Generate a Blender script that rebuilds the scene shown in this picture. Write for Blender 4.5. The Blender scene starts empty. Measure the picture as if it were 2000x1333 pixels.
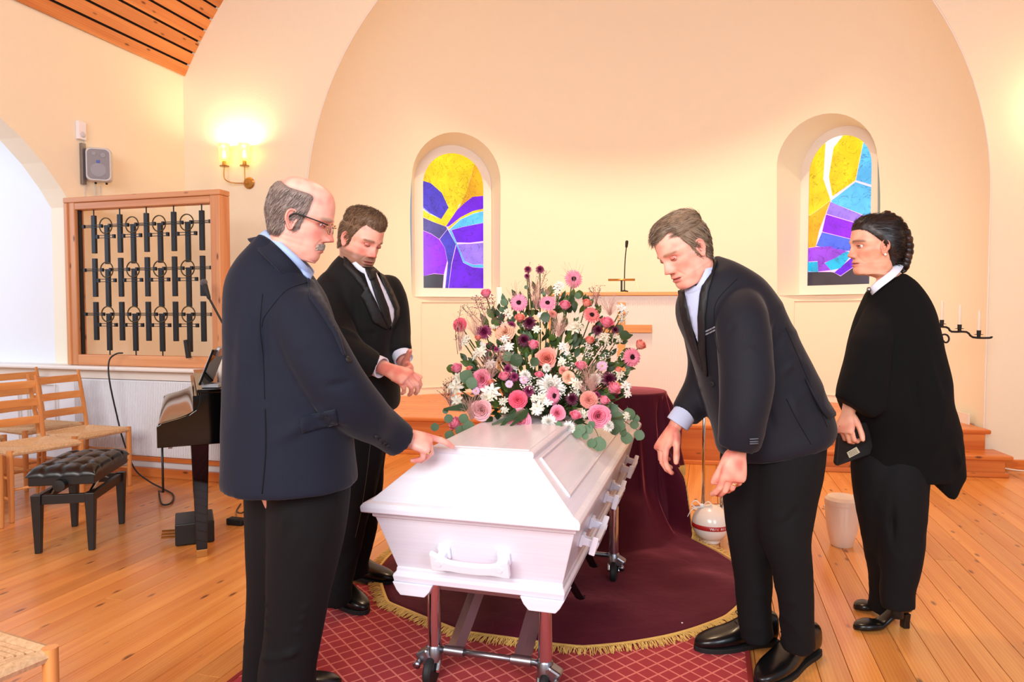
import bpy, bmesh, math, random
import numpy as np
from mathutils import Vector, Matrix, noise
from mathutils.bvhtree import BVHTree
from mathutils.geometry import delaunay_2d_cdt
random.seed(7); rnd = random.random
def U_(a, b): return a + (b - a) * rnd()
PI = math.pi
sc = bpy.context.scene
COL = sc.collection

# ---------------------------------------------------------------- camera
FPX, CH = 1350.0, 1.3
YAW, PIT = math.radians(15.9), math.radians(2.4)
cam_d = bpy.data.cameras.new('camera'); cam = bpy.data.objects.new('camera', cam_d); COL.objects.link(cam)
cam_d.sensor_width = 36.0; cam_d.lens = FPX / 2000 * 36.0; cam_d.clip_start = .05
cam.location = (0, 0, CH); cam.rotation_euler = (PI / 2 - PIT, 0, YAW)
sc.camera = cam
C0 = Vector((0, 0, CH))
FW = Vector((-math.sin(YAW) * math.cos(PIT), math.cos(YAW) * math.cos(PIT), -math.sin(PIT)))
RT = Vector((math.cos(YAW), math.sin(YAW), 0)); UPV = RT.cross(FW)
FH = Vector((-math.sin(YAW), math.cos(YAW), 0)); ZZ = Vector((0, 0, 1))
def ray(x, y): return FW + RT * ((x - 1000) / FPX) + UPV * ((666.5 - y) / FPX)
def W(x, y, d): return C0 + ray(x, y) * d
def onz(x, y, z=0.): r = ray(x, y); return C0 + r * ((z - CH) / r.z)
def ony(x, y, Y): r = ray(x, y); return C0 + r * (Y / r.y)
def onx(x, y, X): r = ray(x, y); return C0 + r * (X / r.x)

# ---------------------------------------------------------------- light and exposure
def lin(c):
    c = [v / 255. for v in c]
    return tuple(v / 12.92 if v <= .04045 else ((v + .055) / 1.055) ** 2.4 for v in c) + (1.,)
world = bpy.data.worlds.new('world'); sc.world = world; world.use_nodes = True
world.node_tree.nodes['Background'].inputs[0].default_value = (.90, .95, 1.0, 1)
world.node_tree.nodes['Background'].inputs[1].default_value = .34
def area(name, loc, to, size, power, col, sy=None):
    l = bpy.data.lights.new(name, 'AREA'); l.energy = power; l.color = col
    l.shape = 'RECTANGLE'; l.size = size; l.size_y = sy or size
    o = bpy.data.objects.new(name, l); COL.objects.link(o); o.location = loc
    o.rotation_euler = (Vector(to) - Vector(loc)).to_track_quat('-Z', 'Y').to_euler(); return o
area('nave_window_light', (2.6, -1.6, 2.6), (-1.0, 3.6, .8), 1.6, 95, (.72, .84, 1.0), 2.2)
area('nave_rear_light', (-1.2, -2.6, 3.0), (-1.0, 4.0, 1.2), 3.0, 215, (1.0, .94, .90), 2.0)
area('side_aisle_light', (-7.2, 2.6, 2.3), (-5.4, 4.5, .9), 1.4, 42, (.62, .76, 1.0), 1.6)
def bulb(name, loc, power, col, r=.1):
    l = bpy.data.lights.new(name, 'POINT'); l.energy = power; l.color = col; l.shadow_soft_size = r
    o = bpy.data.objects.new(name, l); COL.objects.link(o); o.location = loc; return o
def spot(name, loc, to, power, col, ang, blend, r):
    o = bulb(name, loc, power, col, r); l = bpy.data.lights.new(name, 'SPOT'); l.energy = power; l.color = col; l.shadow_soft_size = r; l.spot_size = math.radians(ang); l.spot_blend = blend; o.data = l
    o.rotation_euler = (Vector(to) - Vector(loc)).to_track_quat('-Z', 'Y').to_euler(); return o
spot('vault_lamp', (-.70, 5.50, 6.08), (-.9, 7.6, 1.2), 560, (1.0, .83, .53), 84, .75, .07)
area('flash_light', (-.3, -.5, 2.3), (-.8, 3.0, .6), .5, 13, (.93, .95, 1.0))
area('chancel_lamp_front', (-.6, 4.4, 5.2), (-1.0, 3.2, 0), .8, 60, (1.0, .72, .45), .5)
sc.view_settings.view_transform = 'Standard'; sc.view_settings.look = 'None'
sc.view_settings.gamma = 1.; sc.view_settings.use_curve_mapping = False
sc.view_settings.exposure = .38

# ---------------------------------------------------------------- materials
def mk(name):
    m = bpy.data.materials.new(name); m.use_nodes = True
    return m, m.node_tree.nodes, m.node_tree.links, m.node_tree.nodes['Principled BSDF']
def mat(name, col, rough=.5, metal=0., bump=None, var=None, sheen=0., coat=0., trans=0., emit=0., sub=0., spec=.5):
    m, N, L, b = mk(name); c = lin(col)
    b.inputs['Base Color'].default_value = c; b.inputs['Roughness'].default_value = rough
    b.inputs['Metallic'].default_value = metal; b.inputs['Specular IOR Level'].default_value = spec
    if sheen: b.inputs['Sheen Weight'].default_value = sheen; b.inputs['Sheen Roughness'].default_value = .4
    if coat: b.inputs['Coat Weight'].default_value = coat; b.inputs['Coat Roughness'].default_value = .05
    if trans: b.inputs['Transmission Weight'].default_value = trans
    if sub:
        b.inputs['Subsurface Weight'].default_value = sub; b.inputs['Subsurface Scale'].default_value = .02
        b.inputs['Subsurface Radius'].default_value = (1, .35, .2)
    if emit: b.inputs['Emission Color'].default_value = c; b.inputs['Emission Strength'].default_value = emit
    tc = N.new('ShaderNodeTexCoord')
    if var:   # (scale, amount)
        n = N.new('ShaderNodeTexNoise'); n.inputs['Scale'].default_value = var[0]; n.inputs['Detail'].default_value = 4
        L.new(tc.outputs['Object'], n.inputs['Vector'])
        hs = N.new('ShaderNodeHueSaturation'); hs.inputs['Color'].default_value = c
        mr = N.new('ShaderNodeMapRange'); mr.inputs['From Min'].default_value = .3; mr.inputs['From Max'].default_value = .7
        mr.inputs['To Min'].default_value = 1 - var[1]; mr.inputs['To Max'].default_value = 1 + var[1]
        L.new(n.outputs['Fac'], mr.inputs['Value']); L.new(mr.outputs[0], hs.inputs['Value']); L.new(hs.outputs[0], b.inputs['Base Color'])
    if bump:  # (scale, strength)
        n = N.new('ShaderNodeTexNoise'); n.inputs['Scale'].default_value = bump[0]; n.inputs['Detail'].default_value = 5
        L.new(tc.outputs['Object'], n.inputs['Vector'])
        bp = N.new('ShaderNodeBump'); bp.inputs['Strength'].default_value = bump[1]; bp.inputs['Distance'].default_value = .01
        L.new(n.outputs['Fac'], bp.inputs['Height']); L.new(bp.outputs[0], b.inputs['Normal'])
    return m
def wood(name, light, dark, axis='Y', rough=.35, knots=True, scale=1., rand=.25, coat=.0, kcol=(92, 40, 14)):
    m, N, L, b = mk(name); b.inputs['Roughness'].default_value = rough
    if coat: b.inputs['Coat Weight'].default_value = coat; b.inputs['Coat Roughness'].default_value = .15
    tc = N.new('ShaderNodeTexCoord'); oi = N.new('ShaderNodeObjectInfo')
    ad = N.new('ShaderNodeVectorMath'); ad.operation = 'ADD'
    sc_ = N.new('ShaderNodeVectorMath'); sc_.operation = 'SCALE'; sc_.inputs['Scale'].default_value = 37.
    L.new(oi.outputs['Random'], sc_.inputs[0]); L.new(tc.outputs['Object'], ad.inputs[0]); L.new(sc_.outputs[0], ad.inputs[1])
    mp = N.new('ShaderNodeMapping'); s = {'X': (.7, 14, 14), 'Y': (14, .7, 14), 'Z': (14, 14, .7)}[axis]
    mp.inputs['Scale'].default_value = tuple(v * scale for v in s); L.new(ad.outputs[0], mp.inputs['Vector'])
    n = N.new('ShaderNodeTexNoise'); n.inputs['Scale'].default_value = 1.; n.inputs['Detail'].default_value = 6; n.inputs['Distortion'].default_value = .6
    L.new(mp.outputs[0], n.inputs['Vector'])
    n2 = N.new('ShaderNodeTexWave'); n2.inputs['Scale'].default_value = 1.6; n2.inputs['Distortion'].default_value = 5; n2.inputs['Detail'].default_value = 2
    n2.bands_direction = 'Y' if axis == 'X' else 'X'; L.new(mp.outputs[0], n2.inputs['Vector'])
    mx0 = N.new('ShaderNodeMix'); mx0.inputs[0].default_value = .12; L.new(n.outputs['Fac'], mx0.inputs[2]); L.new(n2.outputs['Fac'], mx0.inputs[3])
    cr = N.new('ShaderNodeValToRGB'); cr.color_ramp.elements[0].position = .28; cr.color_ramp.elements[1].position = .72
    cr.color_ramp.elements[0].color = lin(dark); cr.color_ramp.elements[1].color = lin(light); L.new(mx0.outputs[0], cr.inputs[0])
    hs = N.new('ShaderNodeHueSaturation'); L.new(cr.outputs[0], hs.inputs['Color'])
    mr = N.new('ShaderNodeMapRange'); mr.inputs['To Min'].default_value = 1 - rand; mr.inputs['To Max'].default_value = 1 + rand * .6
    L.new(oi.outputs['Random'], mr.inputs['Value']); L.new(mr.outputs[0], hs.inputs['Value'])
    out = hs.outputs[0]
    if knots:
        mp2 = N.new('ShaderNodeMapping'); s = {'X': (5.5, 15, 15), 'Y': (15, 5.5, 15), 'Z': (15, 15, 5.5)}[axis]
        mp2.inputs['Scale'].default_value = s; L.new(ad.outputs[0], mp2.inputs['Vector'])
        v = N.new('ShaderNodeTexVoronoi'); v.inputs['Scale'].default_value = 1.; v.inputs['Randomness'].default_value = 1.; L.new(mp2.outputs[0], v.inputs['Vector'])
        kr = N.new('ShaderNodeMapRange'); kr.inputs['From Min'].default_value = .08; kr.inputs['From Max'].default_value = .19
        kr.inputs['To Min'].default_value = .85; kr.inputs['To Max'].default_value = 0; L.new(v.outputs['Distance'], kr.inputs['Value'])
        gt = N.new('ShaderNodeMath'); gt.operation = 'GREATER_THAN'; gt.inputs[1].default_value = .45; sx_ = N.new('ShaderNodeSeparateColor'); L.new(v.outputs['Color'], sx_.inputs[0]); L.new(sx_.outputs[0], gt.inputs[0]); ml = N.new('ShaderNodeMath'); ml.operation = 'MULTIPLY'; L.new(kr.outputs[0], ml.inputs[0]); L.new(gt.outputs[0], ml.inputs[1])
        mx = N.new('ShaderNodeMix'); mx.data_type = 'RGBA'; L.new(ml.outputs[0], mx.inputs[0]); L.new(out, mx.inputs[6])
        mx.inputs[7].default_value = lin(kcol); out = mx.outputs[2]
    L.new(out, b.inputs['Base Color'])
    bp = N.new('ShaderNodeBump'); bp.inputs['Strength'].default_value = .08; bp.inputs['Distance'].default_value = .003
    L.new(n.outputs['Fac'], bp.inputs['Height']); L.new(bp.outputs[0], b.inputs['Normal'])
    return m
def skin_mat(name):
    m, N, L, b = mk(name); a = N.new('ShaderNodeAttribute'); a.attribute_name = 'tint'
    n = N.new('ShaderNodeTexNoise'); n.inputs['Scale'].default_value = 45; tc = N.new('ShaderNodeTexCoord'); L.new(tc.outputs['Object'], n.inputs['Vector'])
    hs = N.new('ShaderNodeHueSaturation'); mr = N.new('ShaderNodeMapRange'); mr.inputs['To Min'].default_value = .88; mr.inputs['To Max'].default_value = 1.12
    L.new(n.outputs['Fac'], mr.inputs['Value']); L.new(mr.outputs[0], hs.inputs['Value']); L.new(a.outputs['Color'], hs.inputs['Color'])
    L.new(hs.outputs[0], b.inputs['Base Color']); b.inputs['Roughness'].default_value = .48
    b.inputs['Subsurface Weight'].default_value = .12; b.inputs['Subsurface Scale'].default_value = .012; b.inputs['Subsurface Radius'].default_value = (1, .3, .15)
    bp = N.new('ShaderNodeBump'); bp.inputs['Strength'].default_value = .12; bp.inputs['Distance'].default_value = .002
    n2 = N.new('ShaderNodeTexNoise'); n2.inputs['Scale'].default_value = 260; L.new(tc.outputs['Object'], n2.inputs['Vector'])
    L.new(n2.outputs['Fac'], bp.inputs['Height']); L.new(bp.outputs[0], b.inputs['Normal'])
    return m
M = {}
M['plaster'] = mat('cream_plaster', (242, 234, 212), .9, bump=(90, .12))
M['plaster_blue'] = mat('white_plaster', (232, 234, 238), .9, bump=(90, .12))
M['white_paint'] = mat('white_paint', (236, 230, 222), .55)
M['pine_floor'] = wood('pine_floor', (230, 163, 88), (204, 122, 54), 'Y', .32, True, 1., .14, .15)
M['pine_step'] = wood('pine_step', (230, 144, 72), (196, 98, 38), 'X', .35, True, 1., .1, .1)
M['pine_ceiling'] = wood('pine_ceiling', (226, 150, 84), (196, 112, 56), 'Y', .5, True, .8, .1)
M['pine_frame'] = wood('pine_frame', (222, 160, 108), (196, 126, 76), 'Z', .5, True, 1., .08)
M['rail_pine'] = wood('rail_pine', (222, 160, 108), (196, 126, 76), 'X', .5, True, 1., .08)
M['slat_wood'] = wood('slat_wood', (224, 158, 92), (198, 126, 66), 'X', .4, False, 1., .1)
M['altar_oak'] = wood('altar_oak', (238, 172, 98), (214, 140, 66), 'X', .4, False, 1., .05)
M['chair_wood'] = wood('chair_wood', (224, 158, 92), (198, 126, 66), 'Z', .4, False, 1., .1)
M['coffin'] = wood('white_stained_wood', (230, 230, 240), (221, 220, 232), 'X', .30, False, 3., .0, .15)
M['coffin_long'] = wood('white_stained_wood_long', (230, 230, 240), (221, 220, 232), 'Y', .30, False, 3., .0, .15)
M['gap'] = mat('dark_joint', (38, 24, 14), .9)
M['floor_gap'] = mat('floor_joint', (120, 66, 28), .9)
M['plastic_white'] = mat('white_plastic', (238, 240, 250), .3, coat=.3)
M['chrome'] = mat('chrome', (205, 205, 210), .14, 1.)
M['bar_steel'] = mat('bar_steel', (196, 196, 202), .28, 1.)
M['steel'] = mat('brushed_steel', (150, 150, 156), .32, 1.)
M['rubber'] = mat('black_rubber', (18, 18, 20), .6)
M['iron'] = mat('black_iron', (26, 25, 26), .5, .3)
M['bronze'] = mat('bronze_ring', (92, 78, 52), .4, .7)
M['brass'] = mat('brass', (196, 150, 84), .3, .9)
M['gold'] = mat('gold', (232, 190, 110), .2, 1.)
M['piano'] = mat('black_lacquer', (4, 4, 5), .05, spec=.4)
M['leather'] = mat('black_leather', (18, 18, 20), .3, bump=(420, .06))
M['black_wood'] = mat('black_wood', (14, 14, 15), .4)
M['suit_navy'] = mat('navy_wool', (16, 22, 38), .85, bump=(900, .10), sheen=.10, spec=.3)
M['suit_black'] = mat('black_wool', (11, 12, 12), .8, bump=(900, .08), sheen=.06, spec=.3)
M['suit_midnight'] = mat('midnight_wool', (12, 15, 27), .75, bump=(900, .08), sheen=.12, spec=.35)
M['trouser'] = mat('black_trouser_cloth', (5, 5, 8), .85, bump=(900, .08), spec=.3)
M['cape'] = mat('black_cloak_cloth', (5, 5, 6), .95, bump=(900, .08), spec=.25)
M['satin'] = mat('black_satin', (9, 9, 11), .6)
M['shirt_blue'] = mat('light_blue_cotton', (160, 186, 232), .8, bump=(500, .15))
M['shirt_pale'] = mat('pale_blue_cotton', (186, 200, 232), .8, bump=(500, .15))
M['shirt_white'] = mat('white_cotton', (232, 236, 250), .8)
M['shoe'] = mat('black_shoe_leather', (10, 10, 12), .3, coat=.15, spec=.4)
M['sole'] = mat('shoe_sole', (10, 10, 10), .7)
M['lens'] = mat('spectacle_lens', (235, 240, 245), .02, trans=1.)
M['pearl'] = mat('pearl', (240, 232, 225), .2)
M['grey_plastic'] = mat('grey_plastic', (205, 205, 210), .5)
M['cream_plastic'] = mat('cream_plastic', (232, 222, 210), .5)
M['ink_blue'] = mat('blue_badge', (30, 60, 170), .4)
M['paper'] = mat('paper_white', (240, 240, 240), .7)
M['urn_ball'] = mat('glazed_white', (240, 228, 216), .25, coat=.4)
M['urn_beige'] = mat('pearl_beige', (236, 216, 196), .3, .15)
M['red_band'] = mat('red_ribbon', (176, 32, 30), .5)
M['wax'] = mat('candle_wax', (240, 228, 214), .5)
M['cable'] = mat('cable_black', (16, 16, 18), .5)
M['fringe'] = mat('gold_fringe_yarn', (224, 186, 104), .6, bump=(400, .4))
M['leaf_dark'] = mat('dark_green_leaf', (48, 74, 36), .5, var=(30, .25))
M['leaf_euc'] = mat('eucalyptus_leaf', (88, 118, 84), .55, var=(30, .15))
M['leaf_mid'] = mat('mid_green_leaf', (84, 108, 46), .5, var=(30, .2))
M['stem_g'] = mat('green_stem', (88, 104, 52), .6)
M['grass_pink'] = mat('dusky_plume', (222, 180, 168), .8)
M['twig'] = mat('plum_twig', (98, 58, 66), .7)
def petal(name, c, c2=None, sub=.1): return mat(name, c, .55, var=(60, .08), sub=sub)
M['rose_pink'] = petal('pink_rose_petal', (252, 150, 176))
M['rose_salmon'] = petal('salmon_rose_petal', (248, 156, 140))
M['rose_pale'] = petal('pale_pink_rose_petal', (250, 190, 194))
M['ger_pink'] = petal('pink_gerbera_petal', (254, 150, 180))
M['ger_salmon'] = petal('salmon_gerbera_petal', (240, 130, 132))
M['ger_eye'] = mat('dark_gerbera_eye', (62, 14, 24), .8, bump=(300, .8))
M['carn_hot'] = petal('hot_pink_carnation', (246, 96, 124))
M['carn_salmon'] = petal('salmon_carnation', (238, 150, 136))
M['carn_peach'] = petal('peach_carnation', (250, 196, 164))
M['mum_white'] = petal('white_petal', (248, 244, 236))
M['mum_plum'] = petal('plum_petal', (98, 16, 56))
M['mum_mag'] = petal('magenta_petal', (150, 40, 96))
M['daisy_lilac'] = petal('lilac_petal', (240, 190, 222))
M['alstro'] = petal('cream_white_petal', (240, 236, 216))
M['daisy_eye'] = mat('yellow_flower_eye', (216, 196, 96), .8)
M['skin'] = skin_mat('skin')
M['eye'] = mat('eye_white', (225, 220, 215), .2); M['iris'] = mat('eye_iris', (52, 60, 74), .2)
def velvet():
    m, N, L, b = mk('maroon_velvet'); b.inputs['Base Color'].default_value = lin((74, 11, 33)); b.inputs['Roughness'].default_value = .75
    b.inputs['Sheen Weight'].default_value = .9; b.inputs['Sheen Roughness'].default_value = .28; b.inputs['Sheen Tint'].default_value = lin((255, 130, 140))
    b.inputs['Specular IOR Level'].default_value = .2
    tc = N.new('ShaderNodeTexCoord'); n = N.new('ShaderNodeTexNoise'); n.inputs['Scale'].default_value = 14; n.inputs['Detail'].default_value = 6
    L.new(tc.outputs['Object'], n.inputs['Vector']); bp = N.new('ShaderNodeBump'); bp.inputs['Strength'].default_value = .25; bp.inputs['Distance'].default_value = .01
    L.new(n.outputs['Fac'], bp.inputs['Height']); L.new(bp.outputs[0], b.inputs['Normal']); return m
M['velvet'] = velvet()
def carpet_mat():
    m, N, L, b = mk('red_lattice_carpet'); b.inputs['Roughness'].default_value = .95
    tc = N.new('ShaderNodeTexCoord'); mp = N.new('ShaderNodeMapping'); mp.inputs['Rotation'].default_value = (0, 0, math.radians(38)); mp.inputs['Scale'].default_value = (1, 1.0, 1)
    L.new(tc.outputs['Object'], mp.inputs['Vector']); sx = N.new('ShaderNodeSeparateXYZ'); L.new(mp.outputs[0], sx.inputs[0]); outs = []
    for ax in 'XY':
        a = N.new('ShaderNodeMath'); a.operation = 'MULTIPLY'; a.inputs[1].default_value = 1 / .054; L.new(sx.outputs[ax], a.inputs[0])
        f = N.new('ShaderNodeMath'); f.operation = 'FRACT'; L.new(a.outputs[0], f.inputs[0])
        s = N.new('ShaderNodeMath'); s.operation = 'SUBTRACT'; s.inputs[1].default_value = .5; L.new(f.outputs[0], s.inputs[0])
        ab = N.new('ShaderNodeMath'); ab.operation = 'ABSOLUTE'; L.new(s.outputs[0], ab.inputs[0]); outs.append(ab)
    mn = N.new('ShaderNodeMath'); mn.operation = 'MINIMUM'; L.new(outs[0].outputs[0], mn.inputs[0]); L.new(outs[1].outputs[0], mn.inputs[1])
    mr = N.new('ShaderNodeMapRange'); mr.inputs['From Min'].default_value = .03; mr.inputs['From Max'].default_value = .085; mr.inputs['To Min'].default_value = .85; mr.inputs['To Max'].default_value = 0
    L.new(mn.outputs[0], mr.inputs['Value']); n = N.new('ShaderNodeTexNoise'); n.inputs['Scale'].default_value = 500; L.new(tc.outputs['Object'], n.inputs['Vector'])
    cr = N.new('ShaderNodeValToRGB'); cr.color_ramp.elements[0].color = lin((120, 22, 34)); cr.color_ramp.elements[1].color = lin((190, 62, 66)); L.new(n.outputs['Fac'], cr.inputs[0])
    mx = N.new('ShaderNodeMix'); mx.data_type = 'RGBA'; L.new(mr.outputs[0], mx.inputs[0]); L.new(cr.outputs[0], mx.inputs[6]); mx.inputs[7].default_value = lin((226, 132, 118)); L.new(mx.outputs[2], b.inputs['Base Color'])
    bp = N.new('ShaderNodeBump'); bp.inputs['Strength'].default_value = .5; bp.inputs['Distance'].default_value = .003; L.new(n.outputs['Fac'], bp.inputs['Height']); L.new(bp.outputs[0], b.inputs['Normal']); return m
M['carpet'] = carpet_mat()
def rush_mat():
    m, N, L, b = mk('rush_cord'); b.inputs['Roughness'].default_value = .85; tc = N.new('ShaderNodeTexCoord')
    n = N.new('ShaderNodeTexNoise'); n.inputs['Scale'].default_value = 90; L.new(tc.outputs['Object'], n.inputs['Vector'])
    cr = N.new('ShaderNodeValToRGB'); cr.color_ramp.elements[0].color = lin((176, 136, 92)); cr.color_ramp.elements[1].color = lin((232, 200, 158)); L.new(n.outputs['Fac'], cr.inputs[0]); L.new(cr.outputs[0], b.inputs['Base Color'])
    bp = N.new('ShaderNodeBump'); bp.inputs['Strength'].default_value = .6; bp.inputs['Distance'].default_value = .003; L.new(n.outputs['Fac'], bp.inputs['Height']); L.new(bp.outputs[0], b.inputs['Normal']); return m
M['rush'] = rush_mat()
def glass_pane(name, col, strength=1., ink=.5):
    m, N, L, b = mk(name); tc = N.new('ShaderNodeTexCoord')
    n = N.new('ShaderNodeTexNoise'); n.inputs['Scale'].default_value = 6; n.inputs['Detail'].default_value = 8; n.inputs['Distortion'].default_value = 1.6; L.new(tc.outputs['Object'], n.inputs['Vector'])
    a = N.new('ShaderNodeMath'); a.operation = 'SUBTRACT'; a.inputs[1].default_value = .5; L.new(n.outputs['Fac'], a.inputs[0]); ab = N.new('ShaderNodeMath'); ab.operation = 'ABSOLUTE'; L.new(a.outputs[0], ab.inputs[0])
    mr = N.new('ShaderNodeMapRange'); mr.inputs['From Min'].default_value = .003; mr.inputs['From Max'].default_value = .012; mr.inputs['To Min'].default_value = ink; mr.inputs['To Max'].default_value = 0.; L.new(ab.outputs[0], mr.inputs['Value'])
    n2 = N.new('ShaderNodeTexNoise'); n2.inputs['Scale'].default_value = 3.5; n2.inputs['Detail'].default_value = 3; L.new(tc.outputs['Object'], n2.inputs['Vector'])
    hs = N.new('ShaderNodeHueSaturation'); hs.inputs['Color'].default_value = lin(col); m2 = N.new('ShaderNodeMapRange'); m2.inputs['From Min'].default_value = .3; m2.inputs['From Max'].default_value = .7; m2.inputs['To Min'].default_value = .7; m2.inputs['To Max'].default_value = 1.25
    L.new(n2.outputs['Fac'], m2.inputs['Value']); L.new(m2.outputs[0], hs.inputs['Value'])
    mx = N.new('ShaderNodeMix'); mx.data_type = 'RGBA'; L.new(mr.outputs[0], mx.inputs[0]); L.new(hs.outputs[0], mx.inputs[6]); mx.inputs[7].default_value = lin(tuple(int(v * .35) for v in col))
    L.new(mx.outputs[2], b.inputs['Emission Color']); b.inputs['Emission Strength'].default_value = strength
    b.inputs['Base Color'].default_value = (.02, .02, .02, 1); b.inputs['Roughness'].default_value = .15; return m
GP = dict(y=(250, 205, 30), o=(240, 170, 30), v=(112, 20, 220), b=(70, 60, 190), c=(90, 190, 245), w=(255, 250, 225), d=(62, 52, 62), s=(80, 70, 140), l=(160, 120, 235), p=(150, 30, 235), u=(80, 110, 240), m=(165, 70, 225), t=(20, 190, 235))
for k, c in GP.items(): M['g_' + k] = glass_pane('stained_glass_' + k, c, 1.0 if k != 'w' else 1.1, .55 if k not in 'dw' else .1)
M['came'] = mat('glazing_line', (236, 150, 120), .5, emit=.5)
M['flame'] = mat('lamp_flame_glow', (255, 214, 120), .4, emit=14)
def shade_mat():
    m, N, L, b = mk('lamp_shade_glass'); b.inputs['Base Color'].default_value = lin((255, 238, 170)); b.inputs['Roughness'].default_value = .3
    b.inputs['Transmission Weight'].default_value = .8; b.inputs['Emission Color'].default_value = lin((255, 222, 120)); b.inputs['Emission Strength'].default_value = .45; return m
M['shade'] = shade_mat()

# ---------------------------------------------------------------- mesh helpers
class MB:
    def __init__(s): s.v = []; s.f = []; s.mi = []; s.c = None
    def add(s, vs, fs, m=0):
        o = len(s.v); s.v += [Vector(v) for v in vs]; s.f += [tuple(i + o for i in f) for f in fs]; s.mi += [m] * len(fs); return s
    def box(s, c, sz, R=None, m=0, taper=1.):
        c = Vector(c); x, y, z = [v / 2 for v in sz]; vs = []
        for k in (-1, 1):
            t = taper if k < 0 else 1.
            for a, b in ((-1, -1), (1, -1), (1, 1), (-1, 1)):
                p = Vector((a * x * t, b * y * t, k * z)); vs.append(c + (R @ p if R else p))
        return s.add(vs, [(3, 2, 1, 0), (4, 5, 6, 7), (0, 1, 5, 4), (1, 2, 6, 5), (2, 3, 7, 6), (3, 0, 4, 7)], m)
    def loft(s, rings, cap=True, m=0, closed=True):
        n = len(rings[0]); vs = [p for r in rings for p in r]; fs = []
        for i in range(len(rings) - 1):
            for j in range(n if closed else n - 1):
                k = (j + 1) % n; fs.append((i * n + j, i * n + k, (i + 1) * n + k, (i + 1) * n + j))
        if cap: fs.append(tuple(range(n - 1, -1, -1))); fs.append(tuple((len(rings) - 1) * n + j for j in range(n)))
        return s.add(vs, fs, m)
    def tube(s, pts, rad, n=10, m=0, round_=False, flat=1., ref=None):
        pts = [Vector(p) for p in pts]
        if not hasattr(rad, '__len__'): rad = [rad] * len(pts)
        rad = list(rad)
        if round_:
            d0 = (pts[0] - pts[1]).normalized(); d1 = (pts[-1] - pts[-2]).normalized(); P = []; Rr = []
            for a in (80, 55, 28): P.append(pts[0] + d0 * rad[0] * math.sin(math.radians(a))); Rr.append(rad[0] * math.cos(math.radians(a)))
            P += pts; Rr += rad
            for a in (28, 55, 80): P.append(pts[-1] + d1 * rad[-1] * math.sin(math.radians(a))); Rr.append(rad[-1] * math.cos(math.radians(a)))
            pts, rad = P, Rr
        rings = []; nrm = Vector(ref) if ref else None
        for i, p in enumerate(pts):
            t = ((pts[min(i + 1, len(pts) - 1)] - pts[max(i - 1, 0)])).normalized()
            if nrm is None: nrm = t.orthogonal()
            a = (nrm - t * nrm.dot(t))
            if a.length < 1e-5: a = t.orthogonal()
            a.normalize(); nrm = a; b = t.cross(a)
            rings.append([p + (a * math.cos(2 * PI * j / n) + b * math.sin(2 * PI * j / n) * flat) * rad[i] for j in range(n)])
        return s.loft(rings, True, m)
    def lathe(s, prof, c=(0, 0, 0), n=24, R=None, m=0):
        c = Vector(c); rings = []
        for r, z in prof:
            rings.append([c + (R @ Vector((r * math.cos(2 * PI * j / n), r * math.sin(2 * PI * j / n), z)) if R else Vector((r * math.cos(2 * PI * j / n), r * math.sin(2 * PI * j / n), z))) for j in range(n)])
        return s.loft(rings, True, m)
    def prism(s, poly, off, m=0):
        n = len(poly); P = [Vector(p) for p in poly]; off = Vector(off)
        return s.add(P + [p + off for p in P], [tuple(range(n - 1, -1, -1)), tuple(range(n, 2 * n))] + [(i, (i + 1) % n, n + (i + 1) % n, n + i) for i in range(n)], m)
    def sphere(s, c, r, n=12, m=0, sc_=(1, 1, 1), R=None):
        c = Vector(c); rings = []
        for i in range(1, n):
            a = PI * i / n; rings.append([])
            for j in range(n * 2):
                b = PI * j / n; p = Vector((r * math.sin(a) * math.cos(b) * sc_[0], r * math.sin(a) * math.sin(b) * sc_[1], -r * math.cos(a) * sc_[2])); rings[-1].append(c + (R @ p if R else p))
        return s.loft(rings, True, m)
    def mesh(s, name, org=(0, 0, 0)):
        org = Vector(org); me = bpy.data.meshes.new(name); me.from_pydata([tuple(v - org) for v in s.v], [], s.f); me.validate(); return me
    def build(s, name, mats, parent=None, smooth=False, bevel=0, world=False, loc=None, fix=True, seg=2, auto=None):
        """world: the vertices are in world space and are moved into the parent's (unrotated) space"""
        org = (0, 0, 0)
        if world and parent: org = parent.location
        if loc: org = loc
        me = s.mesh(name, org)
        if len(me.polygons) == len(s.mi): me.polygons.foreach_set('material_index', s.mi)
        if fix:
            bm = bmesh.new(); bm.from_mesh(me); bmesh.ops.recalc_face_normals(bm, faces=bm.faces); bm.to_mesh(me); bm.free()
        o = link(name, me, mats, parent, smooth)
        if loc: o.location = loc
        if bevel:
            b = o.modifiers.new('bevel', 'BEVEL'); b.width = bevel; b.segments = seg; b.limit_method = 'ANGLE'; b.angle_limit = .6
        if auto: smooth_angle(me, auto)
        return o
def smooth_angle(me, ang=40):
    me.polygons.foreach_set('use_smooth', [True] * len(me.polygons))
    try: me.set_sharp_from_angle(angle=math.radians(ang))
    except Exception: pass
def link(name, me, mats, parent=None, smooth=False):
    if not isinstance(mats, (list, tuple)): mats = [mats]
    for m in mats: me.materials.append(M[m] if isinstance(m, str) else m)
    if smooth: me.polygons.foreach_set('use_smooth', [True] * len(me.polygons))
    o = bpy.data.objects.new(name, me); COL.objects.link(o)
    if parent: o.parent = parent
    return o
def tag(o, label=None, cat=None, group=None, kind=None):
    if label: o['label'] = label
    if cat: o['category'] = cat
    if group: o['group'] = group
    if kind: o['kind'] = kind
    return o
def thing(name, label, cat, loc=(0, 0, 0), rz=0, group=None):
    o = bpy.data.objects.new(name, None); COL.objects.link(o); o.location = loc; o.rotation_euler = (0, 0, rz); o.empty_display_size = .1
    return tag(o, label, cat, group)
def struct(o): o['kind'] = 'structure'; return o
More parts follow.
